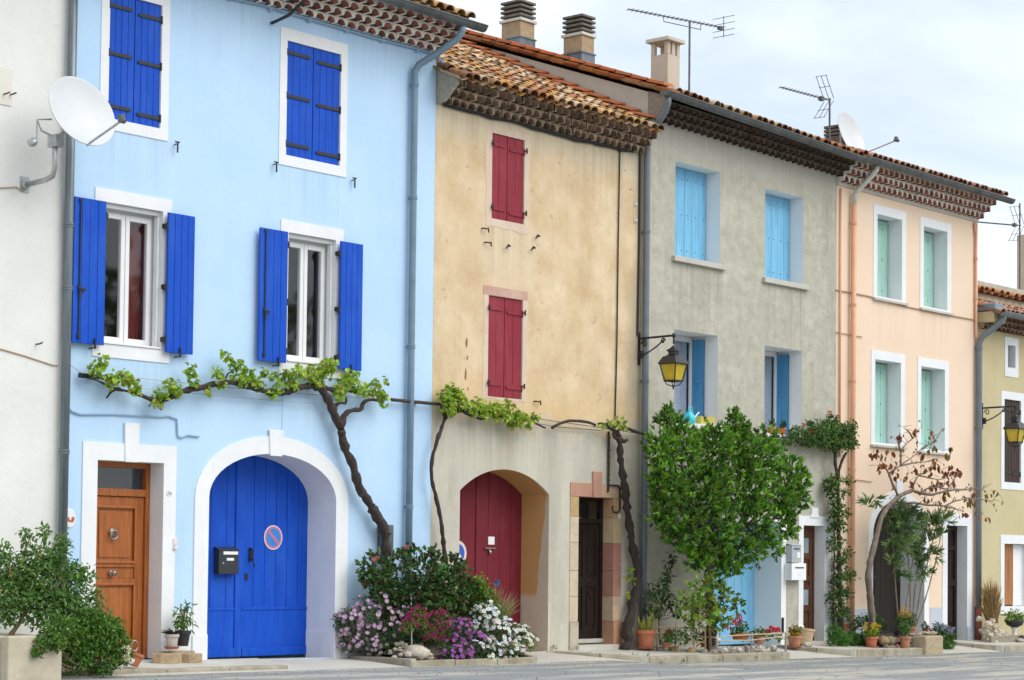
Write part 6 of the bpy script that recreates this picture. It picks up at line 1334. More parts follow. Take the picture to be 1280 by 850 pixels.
m = MB(); foliage(m, [(x,y,z,r*1.1) for x,y,z,r in D_['shrub']], 3.0, .056, .027, [(.10,.22,.052),(.135,.265,.065),(.08,.17,.04),(.18,.32,.085)], rg, .15, .2, -.06, .5, .35); m.build('foliage', MAT['leaf'], t)
t = plant('bush', 'dense low rounded bush spilling over the planter edge beside the oak door', 'bush', (-.5,-1.25,-.05))
m = MB(); foliage(m, [(x,y,z+.01,r*1.18) for x,y,z,r in D_['lowbush']], 6.0, .042, .026, [(.095,.22,.036),(.125,.275,.042),(.16,.31,.055),(.06,.15,.026)], rg, .45, .1, -.06, .7, .15, zmin=-.06); m.build('foliage', MAT['leaf'], t)
m = MB(); twigs(m, D_['lowbush'], (-.5,-1.2,-.08), rg, .006, 2); m.build('stems', MAT['brown_stem'], t)
m = flower_mesh('ball', (.75,.72,.60), .06, rg); m.v = [(v[0]-.17, v[1]-1.42, v[2]+.20) for v in m.v]; o = m.build('flower', MAT['petal'], t)
m = flower_mesh('ball', (.75,.70,.55), .05, rg); m.v = [(v[0]-.16, v[1]-1.42, v[2]+.11) for v in m.v]; o = m.build('flower', MAT['petal'], t)

# pots
def potprof(r, h, rim=.03): return [(r*.68,0),(r*.72,h*.05),(r*.92,h*.76),(r*1.06,h*.77),(r*1.06,h),(r*.94,h),(r*.90,h*.85),(0,h*.85)]
def pot(name, label, x, y, z, r, h, mat, cat='potted plant', group='pots set out along the house fronts', saucer=None, tilt=None):
    t = thing(name, label, cat, (x,y,z), group); m = MB(); m.lathe((x,y,z), potprof(r,h), 24, axis=tilt); m.build('pot', MAT[mat], t, smooth=False, bevel=.004)
    m = MB(); m.lathe((x,y,z), [(r*.9,h*.86),(0,h*.9)], 16, axis=tilt); m.build('soil', MAT['soil'], t)
    if saucer: m = MB(); m.lathe((x,y,z-.022), [(r*.9,0),(r*1.15,.03),(r*1.1,.03),(r*.85,.012),(0,.012)], 20); m.build('saucer', MAT[saucer], t)
    return t
rg = random.Random(13)
m = MB()
for cx, cy, w, d, h in ((1.35,-.30,.22,.14,.09),(1.72,-.32,.16,.13,.08),(1.62,-.18,.3,.10,.10)):
    m.prism([(cx+w*cos(a)*rg.uniform(.85,1.1), cy+d*sin(a)*rg.uniform(.8,1.1), pave(cx,cy)-.01) for a in (0,.7,1.5,2.2,3.1,3.9,4.7,5.5)], (0,0,h+.04), (.42,.31,.19))
solo(m, 'stone_slabs', MAT['stone'], 'rough yellowish stone slabs carrying two small pots beside the oak door', 'slab', bevel=.012)
t = pot('potted_plant', 'leafy upright plant in a black plastic pot between the oak and blue doors', 1.67,-.22,.165,.095,.19,'black_plastic')
m = MB(); 
for k in range(8): m.tube([(1.67,-.22,.33),(1.67+rg.uniform(-.08,.08),-.22+rg.uniform(-.07,.07),.62+rg.uniform(-.1,.1))], .006, 5)
m.build('stems', MAT['brown_stem'], t); m = MB(); foliage(m, [(1.67,-.23,.46,.12),(1.65,-.23,.58,.10),(1.70,-.23,.66,.07),(1.60,-.25,.48,.08)], 1.8, .09, .026, [(.10,.22,.045),(.07,.16,.035),(.14,.27,.06)], rg, .1, .35, -.03); m.build('foliage', MAT['leaf'], t)
t = pot('potted_plant', 'dark spiky plant in a pale clay pot, next to the black pot', 1.43,-.30,.16,.085,.16,'grey_pot', saucer='terracotta')
m = MB()
for k in range(13): a = k*2.4; m.leaf((1.43,-.30,.31), (cos(a),sin(a),.25+.1*(k%6)), (0,0,1), .16, .032, (.035,.03,.028))
m.build('foliage', MAT['leaf'], t)
t = thing('tilted_pot', 'small red clay pot lying tilted against the bush by the oak door', 'pot', (.42,-.8,-.03)); m = MB(); m.lathe((.42,-.8,-.01), potprof(.10,.15), 20, axis=(.35,-.1,1)); m.build('pot', MAT['terracotta'], t)
m = MB(); m.rock((.33,-.86,.05), .075, rg, (.75,.72,.68)); m.build('stone', MAT['stone'], t); m = MB(); m.tube([(.44+.05*cos(q*.5),-.82,.22+.06*sin(q*.5)) for q in range(13)] + [(.45,-.8,.10)], .006, 5); m.build('wire_loop', MAT['steel'], t)
t = pot('potted_plant', 'broad yellow green blades in a smooth terracotta pot at the foot of the thick vine', 10.98,-.32,-.075,.155,.27,'terracotta', saucer='terracotta')
m = MB()
for k in range(11):
    a = k*2.4; m.leaf((10.98+.05*cos(a),-.32+.05*sin(a),.16), (.45*cos(a),.45*sin(a),1), (cos(a),sin(a),.2), rg.uniform(.20,.34) if k else .46, .055, rg.choice([(.22,.34,.05),(.36,.42,.07),(.42,.40,.08)]))
m.build('foliage', MAT['leaf'], t)

# flower bed by the blue house
rg = random.Random(14); zb_ = pave(6,-1.2)
t = thing('flower_bed', 'kerbed flower bed between the blue garage door and the red gateway', 'flower bed', (6,-.6,zb_))
m = MB()
for a, b in zip([(4.72,-.03),(4.72,-1.22),(7.30,-1.22)], [(4.72,-1.22),(7.30,-1.22),(7.30,-.03)]):
    d = Vector((b[0]-a[0],b[1]-a[1],0)); n = max(1,round(d.length/.85)); d_ = d.normalized(); q = Vector((-d_.y,d_.x,0))*.11
    for k in range(n):
        p = Vector((a[0],a[1],0))+d*(k/n)+d_*.006; e = Vector((a[0],a[1],0))+d*((k+1)/n)-d_*.006
        if k == 0 and a[0] == 4.72 and a[1] == -1.22: pass
        z = road_z(5,-1.2)-.1; top = pave((p.x+e.x)/2,(p.y+e.y)/2)+.035
        m.prism([(p.x,p.y,z),(e.x,e.y,z),(e.x+q.x,e.y+q.y,z),(p.x+q.x,p.y+q.y,z)], (0,0,top-z))
m.build('edging', MAT['kerb'], t, bevel=.012)
m = MB(); xs_ = [4.80+.1*k for k in range(25)]; ys_ = [-1.15+.1*k for k in range(12)]
grid(m, xs_, ys_, lambda x, y: pave(x,y) + .05 + .16*max(0,sin(pi*(x-4.7)/2.6))*max(0,sin(pi*min(1,(y+1.25)/1.0))) + rg.uniform(0,.03)); m.build('soil', MAT['soil'], t)
m = MB()
for _ in range(210):
    k = rg.random(); x = 4.78 + .95*rg.random(); y = -1.05 + .75*rg.random()*(1 if x < 5 else .5); h = .03 + .42*max(0, (y+1.12))*(1 - abs(x-5.1)/.6*.4); sh = rg.uniform(.6,1.1)
    m.rock((x,y,pave(x,y)+h*rg.random()+.03), rg.uniform(.025,.055), rg, tuple(c*sh for c in rg.choice([(.55,.47,.34),(.48,.42,.33),(.60,.55,.46)])))
solo(m, 'pebble_mound', MAT['stone'], 'heap of pale pebbles at the left front of the flower bed', 'stones', loc=(5,-.8,-.05))
m = MB(); m.rock((5.06,-1.0,.02), .17, rg, (.58,.51,.41), .72); m.rock((5.20,-1.06,-.03), .09, rg, (.52,.45,.35)); m.rock((4.93,-.98,.0), .09, rg, (.60,.54,.45)); solo(m, 'boulder', MAT['stone'], 'large pale pitted stone at the front of the flower bed', 'stone', smooth=True)
t = plant('rose_bush', 'dark green rose bush, tallest plant in the flower bed', 'bush', (5.7,-.5,-.05))
m = MB(); twigs(m, D_['rosebush'], (5.6,-.5,.0), rg, .007, 4); m.build('stems', MAT['brown_stem'], t)
m = MB(); sprigs(m, [(x,y,z,r*1.12) for x,y,z,r in D_['rosebush']], 5.5, .062, .040, ROSE, rg, 6, .25, -.04, .2, .25); m.build('foliage', MAT['gloss_leaf'], t)
flowers(t, [(p, (-.4,-.6,.6)) for p in D_['roseblooms'][:2]], 'ball', (.70,.30,.32), .05, rg)
t = plant('shrub', 'bright green leafy shrub on the right flank of the dark rose bush', 'shrub', (6.9,-.6,-.05))
m = MB(); twigs(m, D_['greenshrub'], (6.8,-.6,.0), rg, .008); m.build('stems', MAT['brown_stem'], t)
m = MB(); foliage(m, [(x,y,z,r*1.15) for x,y,z,r in D_['greenshrub']], 3.6, .055, .028, [(.13,.26,.03),(.18,.32,.045),(.09,.2,.03)], rg, .2, .2, -.04); m.build('foliage', MAT['leaf'], t)
def flowering(name, label, key, leafc, kind, col, size, n, dens=2.2, L=.045, W=.014, seed=1, blobs=None, cat='flowers', k=1.0, extra=0, more=()):
    r = random.Random(seed); B = (blobs or D_[key]) + list(more); x = sum(b[0] for b in B)/len(B); y = sum(b[1] for b in B)/len(B)
    t = plant(name, label, cat, (x, y, pave(x,y)+.03))
    m = MB(); foliage(m, B, dens, L, W, leafc, r, .15, .05, -.03, .7, .15, zmin=pave(x,y)); m.build('foliage', MAT['leaf'], t)
    flowers(t, surf_spots(B, n, r, k=k), kind, col, size, r)
    if extra: flower_mass(t, surf_spots(B, extra, r, -.1, k*.97), kind, col, size, r)
    return t
DULL = [(.065,.125,.05),(.09,.16,.06),(.045,.095,.038),(.115,.175,.07)]
flowering('daisy_bush', 'pale pink daisies at the left end of the flower bed', 'paledaisy', DULL, 'daisy', (.68,.42,.68), .033, 98, seed=21, extra=45)
flowering('magenta_flowers', 'hot magenta flowers in the middle of the bed above the boulder', 'magenta', [(.16,.26,.04),(.11,.2,.035),(.2,.16,.05)], 'tuft', (.46,.025,.22), .032, 64, seed=22)
flowering('daisy_bush', 'violet daisies right of the boulder at the front of the bed', 'purple', DULL, 'daisy', (.42,.12,.52), .029, 96, seed=23, extra=30, more=[(5.55,-1.06,.03,.13),(5.72,-1.10,.0,.12),(5.90,-1.08,.02,.13)])
flowering('daisy_bush', 'big clump of pure white daisies near the right end of the bed', 'whitedaisy', DULL, 'daisy', (.86,.86,.87), .036, 98, seed=24, extra=170, more=[(6.12,-1.08,.02,.14),(6.32,-1.10,.0,.13),(6.52,-1.10,.0,.13),(6.72,-1.08,-.01,.13)])
flowering('daisy_bush', 'smaller looser clump of white daisies at the right corner of the bed', 'whitedaisy2', [(.12,.26,.03),(.09,.2,.03),(.16,.3,.04)], 'daisy', (.84,.80,.82), .030, 60, seed=25, more=[(6.90,-1.06,-.01,.12),(7.08,-1.0,-.01,.12)])
t = plant('ground_cover', 'low dull green foliage covering the soil of the flower bed', 'plants', (6,-.9,-.05)); t['kind'] = 'stuff'
m = MB(); r_ = random.Random(26); foliage(m, [(4.95+.13*k, -1.0 + .12*(k%3) if k > 4 else -.45, pave(5,-1)+.10, .13) for k in range(18)] + [(4.9+.15*k, -.55, .16, .16) for k in range(15)], 2.0, .05, .016, DULL, r_, .15, .05, -.03, .7, .15, zmin=-.08); m.build('foliage', MAT['leaf'], t)
t = plant('grass_clump', 'arching yellow green grass clump behind the white daisies', 'grass', (7.15,-.5,.1))
m = MB(); G = D_['grassclump']; rg = random.Random(15)
for k in range(150):
    e = Vector(rg.choice(G[1:])) + rdir(rg)*.10; s = Vector((7.1+rg.uniform(-.12,.12), -.5+rg.uniform(-.1,.1), .12)); h = (e-s); mid = s + h*.55 + Vector((0,0,.10)); c = rg.choice([(.22,.24,.08),(.16,.20,.06),(.30,.26,.12),(.34,.20,.14)])
    w = Vector((.005,-.006,0)); m.face([s-w,s+w,mid+w,mid-w], c); m.face([mid-w,mid+w,e], c)
m.build('blades', MAT['leaf'], t)
t = thing('pinwheel', 'small blue pinwheel on a pale stick in the flower bed', 'pinwheel', (7.18,-.5,.2)); m = MB(); m.tube([(7.19,-.5,.05),(7.18,-.5,.94)], .008, 6); m.build('stick', MAT['bamboo'], t); m = MB()
for k in range(6):
    a = k*pi/3; m.leaf((7.18,-.53,.94), (cos(a),-.1,sin(a)), (0,-1,0), .075, .05, (.10,.16,.32), .4)
m.build('blades', MAT['petal'], t)
m = MB(); m.tube([(5.25,-.72,.0),(5.22,-.72,.80)], .009, 6); solo(m, 'plant_stake', MAT['label_white'], 'thin white stake standing among the pale pink daisies', 'stake')
# ------------------------------------------------------------------ garden before the grey house
rg = random.Random(16)
t = plant('tree', 'broad glossy green clipped tree covering the lower half of the grey house', 'tree', (12.0,-.85,-.1))
m = MB(); T_ = D_['laurel_trunk']; branch(m, [(12.02,-.85,-.2)] + T_, .085, .055, rg, .14, 10, .01)
for k in range(5): branch(m, D_['laurel_b%d' % k], .05, .015, rg, .12, 8, .012)
twigs(m, D_['laurel'], T_[3], rg, .010, 3); m.build('trunk', MAT['bark'], t, smooth=True)
m = MB(); sprigs(m, [(x,y,z,r*1.04) for x,y,z,r in D_['laurel']], 6.4, .085, .028, LAUREL, rg, 7, .35, -.05, .45, .36, .6)
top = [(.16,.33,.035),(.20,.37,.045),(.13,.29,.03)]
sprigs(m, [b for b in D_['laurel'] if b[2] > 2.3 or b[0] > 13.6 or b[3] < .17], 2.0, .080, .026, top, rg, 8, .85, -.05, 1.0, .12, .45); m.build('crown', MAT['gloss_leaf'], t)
t = plant('lemon_bush', 'small light green citrus bush with a few yellow fruits inside the little fence', 'bush', (12.03,-.8,-.1))
m = MB(); branch(m, [(11.8,-.98,-.18)] + D_['lemon_trunk'], .028, .018, rg, .12, 7); twigs(m, D_['lemon'], D_['lemon_trunk'][-1], rg, .007, 3); m.build('trunk', MAT['brown_stem'], t)
m = MB(); sprigs(m, D_['lemon'], 3.0, .075, .036, [(.15,.28,.035),(.20,.33,.04),(.11,.22,.03),(.28,.36,.05)], rg, 6, .3, -.05, .2); m.build('foliage', MAT['gloss_leaf'], t)
for p in D_['lemons']:
    m = MB(); m.lathe(p, [(0,-.045),(.03,-.03),(.036,0),(.028,.03),(0,.048)], 12); m.build('fruit', MAT['yellow_plastic'], t, smooth=True)
t = plant('rose_climber', 'sparse young climbing rose between the grey drainpipe and the clipped tree', 'climber', (11.0,-.3,-.1))
m = MB(); branch(m, D_['leftrose_stem'], .014, .006, rg, .1, 6); twigs(m, D_['leftrose'], D_['leftrose_stem'][1], rg, .005, 3); m.build('stems', MAT['brown_stem'], t)
m = MB(); foliage(m, D_['leftrose'], 1.8, .062, .036, DEEP + GREEN[:2], rg, .15, .2, -.03, .5, .3); m.build('foliage', MAT['leaf'], t)
t = plant('ground_cover', 'low green plants filling the ground inside the little bamboo fence', 'plants', (12,-.7,-.15)); t['kind'] = 'stuff'
m = MB(); foliage(m, D_['groundgreen'], 2.0, .055, .026, GREEN, rg, .1, -.1, -.04, .7, .2); m.build('foliage', MAT['leaf'], t)
# fence: bamboo on the near side, grey sticks along the front
t = thing('bamboo_fence', 'knee high fence of tied bamboo canes and grey sticks', 'fence', (12,-.8,-.15))
F0, F1 = D_['fencepts'], D_['fencetop']
for k, (a, b) in enumerate(zip(F0, F1)):
    m = MB(); z0 = pave(a[0],a[1])-.1; m.tube([(a[0],a[1],z0),(b[0]+rg.uniform(-.01,.01),a[1],b[2])], .014 if k < 4 else .018, 7); m.build('post', MAT['bamboo'] if k < 4 else MAT['grey_stick'], t)
for k in range(1,6):
    m = MB(); branch(m, [(p[0],p[1]-.016,p[2]) for p in D_['rail%d' % k]], .010, .010, rg, .08, 6, .004); m.build('rail', MAT['bamboo'], t)
for k, (cx, cy) in enumerate([(11.25,-.40),(11.42,-.55),(11.60,-.75),(11.72,-.92),(11.84,-1.0),(11.18,-.25)]):
    m = MB(); c = rg.choice([(.30,.27,.2),(.42,.28,.14),(.26,.25,.2),(.38,.27,.15)]); m.rock((cx,cy,pave(cx,cy)+.02), rg.uniform(.07,.11), rg, c, .55)
    solo(m, 'edging_stone', MAT['stone'], 'rounded edging stone along the side of the bamboo fence', 'stone', 'edging stones round the little garden')
for k in range(16):
    cx = 11.98 + k*.107; c = rg.choice([(.48,.43,.36),(.55,.50,.42),(.36,.32,.27),(.62,.57,.5)]); m = MB(); cy = -1.0+rg.uniform(-.05,.04)
    m.rock((cx,cy,pave(cx,cy)+.03+rg.uniform(0,.06)), rg.uniform(.05,.085), rg, c, .8)
    solo(m, 'edging_stone', MAT['stone'], 'pale rough stone in the row behind the grey stick fence', 'stone', 'edging stones round the little garden')
# geraniums
def geranium(label, x, y, z, r, h, mat, balls, col, leafr=.16):
    t = pot('geranium_pot', label, x, y, z, r, h, mat); m = MB(); foliage(m, [(x,y,z+h+.05,leafr),(x+.06,y,z+h+.08,leafr*.7),(x-.07,y,z+h+.04,leafr*.7)], 1.6, .055, .05, GREEN, rg, .15, .0, -.03); m.build('foliage', MAT['leaf'], t)
    s = MB()
    for b in balls: s.tube([(x,y,z+h), tuple(b)], .005, 5)
    s.build('stems', MAT['brown_stem'], t); flowers(t, [(b, (-.3,-.5,.8)) for b in balls], 'ball', col, .05, rg); return t
geranium('wide terracotta bowl of tall pink geraniums behind the grey stick fence', 12.88,-.80,-.0,.155,.12,'terracotta', [tuple(p) for p in D_['gerpink']], (.72,.07,.22), .15)
geranium('low pot of bright red geraniums at the right end of the stick fence', 13.35,-.85,-.06,.10,.12,'old_terracotta', [tuple(p) for p in D_['gerred']], (.66,.012,.03), .11)
geranium('low pot of orange red flowers just right of the bamboo posts', 12.05,-.70,-.09,.09,.10,'orange_pot', [tuple(p) for p in D_['gerred2']], (.72,.06,.03), .08)
geranium('low pot of crimson flowers behind the left bamboo posts', 11.28,-.50,-.09,.08,.09,'old_terracotta', [tuple(p) for p in D_['gerpink2']], (.62,.01,.06), .08)
m = MB(); x, y, z = 12.12,-.86,-.02; m.lathe((x,y,z), [(.05,0),(.075,.04),(.07,.09),(.03,.12),(.028,.15),(.045,.17),(.045,.20),(0,.225)], 14); solo(m, 'garden_ornament', MAT['ceramic'], 'small white ceramic ornament inside the little fence', 'ornament', smooth=True)
# pots by the brown door
t = pot('potted_plant', 'weathered terracotta pot of yellow and dark red flowers by the brown door', 15.06,-.42,pave(15.06,-.42)+.02,.125,.17,'old_terracotta', saucer='terracotta')
B = [(15.06,-.42,.10,.09),(15.14,-.42,.12,.07),(14.98,-.42,.11,.06)]; m = MB(); foliage(m, B, 2600, .045, .024, GREEN, rg, .2); m.build('foliage', MAT['leaf'], t); flowers(t, surf_spots(B, 9, rg), 'tuft', (.75,.52,.04), .03, rg); flowers(t, surf_spots(B[2:], 4, rg), 'tuft', (.22,.02,.02), .03, rg)
t = thing('clay_pot', 'empty pale clay pot tilted against the white door jamb', 'pot', (15.74,-.18,-.13), 'pots set out along the house fronts'); m = MB(); m.lathe((15.70,-.20,-.16), [(.10,0),(.12,.03),(.15,.24),(.165,.25),(.165,.29),(.145,.29),(.12,.06),(0,.05)], 22, axis=(.12,-.05,1)); m.build('pot', MAT['orange_clay'] if 'orange_clay' in MAT else MAT['bamboo'], t)
for x, y, r, lab in ((15.50,-.42,.075,'yellowish rock right of the potted flowers near the brown door'),(15.36,-.48,.06,'white cylinder shaped stone next to the yellowish rock')):
    m = MB(); m.rock((x,y,pave(x,y)+.05), r, rg, (.52,.42,.25) if r > .07 else (.66,.62,.54), .8); solo(m, 'rock', MAT['stone'], lab, 'stone')
t = plant('weeds', 'scattered weeds along the kerb foot before the small dark door', 'weeds', (9.4,-.7,-.15)); t['kind'] = 'stuff'
m = MB(); foliage(m, [(9.0+.17*k+rg.uniform(-.05,.05), -.16-.16*k, pave(9.2,-.6)-.06, rg.uniform(.02,.05)) for k in range(7)] + [(10.2+.5*k, -1.24, road_z(10.5,-1.24)+.01, rg.uniform(.015,.035)) for k in range(7)] + [(9.05,-.05,-.07,.05),(9.45,-.05,-.08,.03),(4.75,-.03,-.02,.04)], 1.4, .045, .014, [(.16,.24,.05),(.24,.27,.08),(.12,.2,.04)], rg, .1, -.4, -.02); m.build('foliage', MAT['leaf'], t)
m = MB()
for _ in range(900):
    x = rg.uniform(-3,20); y = -1.26 - 2.6*rg.random()**2.2; m.rock((x,y,road_z(x,y)+.004), rg.uniform(.005,.014), rg, rg.choice([(.45,.42,.36),(.30,.28,.25),(.52,.46,.34),(.38,.28,.14)]), .5)
o = solo(m, 'road_grit', MAT['stone'], 'loose grit and leaf crumbs along the gutter of the road', 'grit', loc=(9,-1.5,-.2)); o['kind'] = 'stuff'
# window sill things
t = thing('watering_can', 'turquoise watering can on the window sill above the clipped tree', 'watering can', (12.63,.08,3.555)); x, y, z = 12.60,.05,3.556
m = MB(); m.lathe((x,y,z), [(.09,0),(.105,.03),(.10,.12),(.05,.17),(.05,.19),(.03,.19),(.03,.15),(0,.14)], 18); m.build('body', MAT['cyan'], t, smooth=True)
m = MB(); m.tube([(x-.03,y,z+.18),(x-.02,y,z+.26),(x+.06,y,z+.27),(x+.11,y,z+.12)], .014, 8); m.build('handle', MAT['cyan'], t, smooth=True); m = MB(); m.tube([(x+.09,y,z+.05),(x+.22,y,z+.17),(x+.27,y,z+.20)], [.016,.012,.012], 8); m.build('spout', MAT['reveal_white'], t)
t = thing('window_box', 'yellow plastic trough beside the turquoise watering can', 'window box', (13.0,.05,3.555)); m = MB(); m.prism([(12.82,-.02,3.556),(13.20,-.02,3.556),(13.20,.12,3.556),(12.82,.12,3.556)], (0,0,.01)); 
for a, b in (((12.82,-.02),(13.20,-.02)),((13.20,-.02),(13.20,.12)),((13.20,.12),(12.82,.12)),((12.82,.12),(12.82,-.02))): 
    m.face([(a[0],a[1],3.556),(b[0],b[1],3.556),(b[0]+(.02 if b[0] > 13 else -.02),b[1]+(.02 if b[1] > 0 else -.02),3.69),(a[0]+(.02 if a[0] > 13 else -.02),a[1]+(.02 if a[1] > 0 else -.02),3.69)])
m.build('trough', MAT['yellow_plastic'], t); m = MB(); m.box(12.82,13.20,-.02,.12,3.63,3.65); m.build('soil', MAT['soil'], t)
for x, lab in ((14.98,'left of two orange flowerpots on the sill beside the lace curtain window'),(15.32,'right of two orange flowerpots on the sill beside the lace curtain window')):
    t = pot('potted_plant', lab, x,.04,3.506,.075,.12,'orange_pot'); m = MB(); foliage(m, [(x,.02,3.70,.07),(x-.03,.02,3.66,.05)], 5200, .035, .02, DEEP, rg, .1, 0, .2); m.build('foliage', MAT['leaf'], t)
# climbing rose and ivy column
rg = random.Random(17)
t = plant('rose_climber', 'climbing rose trained up the corner of grey and peach houses, bushy at the top', 'climber', (16.6,-.2,-.15))
m = MB(); branch(m, [(16.62,-.2,-.2)] + D_['climber_trunk'], .05, .025, rg, .2, 8, .014); branch(m, D_['climber_b'], .03, .012, rg, .2, 7, .01); branch(m, [(16.72,-.16,-.2),(16.68,-.16,.8),(16.72,-.17,1.6),(16.66,-.17,2.3)], .018, .01, rg, .15, 6, .02); m.build('trunk', MAT['bark'], t, smooth=True)
m = MB(); foliage(m, [(x,y,z,r*1.1) for x,y,z,r in D_['climber']], 4.2, .062, .034, ROSE + GREEN, rg, .2, .2, -.03, .5, .3); foliage(m, [(x,y,z,r*1.45) for x,y,z,r in D_['climberleaf']], 2.8, .06, .036, DEEP + GREEN + [(.20,.26,.05)], rg, .1, .25, -.03, .5, .35); m.build('foliage', MAT['leaf'], t)
flowers(t, [(p, (-.4,-.7,.5)) for p in D_['climbrose']], 'ball', (.62,.13,.08), .05, rg)
t = plant('hedge', 'low clipped green hedge at the foot of the climbing rose', 'hedge', (16.5,-.5,-.2)); m = MB(); foliage(m, [(x,y,z-.02,r) for x,y,z,r in D_['hedge']], 4.5, .042, .02, [(.05,.16,.02),(.07,.21,.028),(.10,.26,.035)], rg, .4, -.1, -.05, .8, .12, zmin=-.2); m.build('foliage', MAT['leaf'], t)
t = pot('potted_plant', 'feathery green plant in a terracotta pot behind the clipped hedge', 17.0,-.20,.06,.085,.15,'terracotta'); m = MB(); foliage(m, [(17.0,-.2,.33,.10),(16.97,-.2,.44,.08),(17.06,-.2,.42,.07)], 3800, .08, .012, GREEN, rg, .1, .1); m.build('foliage', MAT['leaf'], t)
m = MB(); m.box(16.88,17.14,-.32,-.08,-.3,.055,(.4,.36,.28)); solo(m, 'stone_block', MAT['stone'], 'rough stone block under the feathery potted plant', 'stone', bevel=.015)
# ------------------------------------------------------------------ plants before the peach house
t = thing('stone_planter', 'raised bed of rough stones at the foot of the bare tree, oleander growing in it', 'planter', (18,-.6,-.25))
m = MB(); m.box(17.15,18.95,-.92,-.05,-.4,-.02,(.10,.07,.05)); m.build('soil', MAT['soil'], t)
m = MB(); rr = random.Random(3)
for k in range(15):
    for l in range(2): m.rock((17.15+k*.128, -.95+rr.uniform(-.03,.03), -.22+l*.13), rr.uniform(.075,.10), rr, tuple(c*rr.uniform(.6,1.1) for c in (.27,.22,.17)), .8)
m.build('stones', MAT['stone'], t)
m = MB(); m.prism([(18.02,-1.28,-.42),(18.62,-1.30,-.42),(18.66,-.9,-.42),(18.0,-.9,-.42)], (0,0,.40), (.46,.37,.24)); solo(m, 'stone_block', MAT['stone'], 'big squared sandy stone at the front right of the raised bed', 'stone', bevel=.03)
m = MB()
for k in range(7): m.rock((18.05+k*.12,-1.02+rr.uniform(-.06,.05),.0+rr.uniform(-.01,.05)), rr.uniform(.06,.085), rr, tuple(c*rr.uniform(.8,1.15) for c in (.45,.37,.27)), .4)
solo(m, 'flat_stones', MAT['stone'], 'loose flat stones piled on top of the big squared stone', 'stones')
t = plant('tree', 'nearly bare leaning tree with curled brown leaves before the peach house', 'tree', (17.3,-.6,-.1))
m = MB(); branch(m, [(17.30,-.6,-.1)] + D_['fig'], .068, .035, rg, .10, 9, .006)
for k in range(14): branch(m, D_['fig_b%d' % k], .020 if k in (0,2,3,4,8,9,10,11,12,13) else .028, .005, rg, .14, 6, .012)
EXTRA = []
for k in range(14):
    q = D_['fig_b%d' % k]
    for a, b in zip(q, q[1:]):
        for _ in range(2):
            s = Vector(a).lerp(Vector(b), rg.random()); e = s + rdir(rg)*rg.uniform(.08,.24); m.tube([s, s.lerp(e,.5)+Vector((0,0,.02)), e], [.006,.004,.003], 5); EXTRA.append(tuple(e))
for p in D_['figleaf']:
    p = Vector(p); m.tube([p + Vector((rg.uniform(-.14,.14), rg.uniform(-.05,.15), rg.uniform(-.05,.12))), p + Vector((0,0,.04))], [.006,.003], 5)
m.build('trunk', MAT['grey_bark'], t, smooth=True)
m = MB()
for p in EXTRA: m.leaf(p, Vector((rg.uniform(-.6,.6), rg.uniform(-.6,.6), -.8)), rdir(rg), rg.uniform(.04,.09), rg.uniform(.025,.045), rg.choice([(.26,.10,.05),(.30,.14,.08),(.20,.08,.04),(.24,.22,.08)]), .5)
for p in D_['figleaf']:
    for _ in range(rg.randint(2,4)):
        m.leaf(Vector(p) + rdir(rg)*.07, Vector((rg.uniform(-.5,.5), rg.uniform(-.5,.5), -1)), rdir(rg), rg.uniform(.09,.16), rg.uniform(.05,.085), rg.choice([(.24,.085,.035),(.19,.065,.03),(.30,.13,.06),(.15,.055,.03),(.22,.18,.05)]), .5)
m.build('foliage', MAT['dry_leaf'], t)
t = plant('oleander', 'tall oleander with long narrow leaves in front of the arched dark garage door', 'shrub', (18.2,-.7,-.05))
m = MB()
for k in range(6): branch(m, D_['oleander_s%d' % k], .016, .008, rg, .1, 6, .006)
m.build('stems', MAT['grey_bark'], t, smooth=True)
m = MB(); sprigs(m, [(x,y,z,r*1.05) for x,y,z,r in D_['oleander']], 4.2, .165, .024, [(.115,.21,.085),(.08,.16,.065),(.16,.27,.11),(.21,.30,.13)], rg, 11, .1, -.05, .3, .3, .6); m.build('foliage', MAT['leaf'], t)
t = plant('shrub', 'dark green rounded shrub with violet flowers behind the yellow flowerpot', 'shrub', (17.1,-.5,.0)); m = MB(); foliage(m, D_['greenbush'], 3.5, .045, .024, DEEP + GREEN[:1], rg, .3); m.build('foliage', MAT['leaf'], t); flowers(t, surf_spots(D_['pansy'], 9, rg), 'tuft', (.05,.03,.16), .03, rg)
t = pot('potted_plant', 'terracotta pot heaped with yellow flowers left of the bare tree foot', 16.97,-.78,pave(16.97,-.78)+.02,.125,.17,'terracotta', saucer='terracotta')
B = [(16.96,-.78,.06,.12),(17.10,-.78,.06,.09),(16.84,-.78,.07,.09)]; m = MB(); foliage(m, B, 2400, .05, .026, [(.10,.22,.03),(.14,.28,.04)], rg, .2, 0); m.build('foliage', MAT['leaf'], t); flowers(t, surf_spots([(x,y,z+.05,r*.9) for x,y,z,r in B], 26, rg, .1), 'tuft', (.80,.55,.025), .034, rg)
t = pot('potted_plant', 'old terracotta pot with a small leafy plant in front of the raised bed', 17.66,-1.06,pave(17.66,-1.06)+.01,.105,.20,'old_terracotta'); m = MB(); foliage(m, [(17.66,-1.06,.08,.10),(17.72,-1.06,.15,.07),(17.60,-1.06,.13,.06)], 3000, .05, .03, GREEN, rg, .1, .1); m.build('foliage', MAT['leaf'], t)
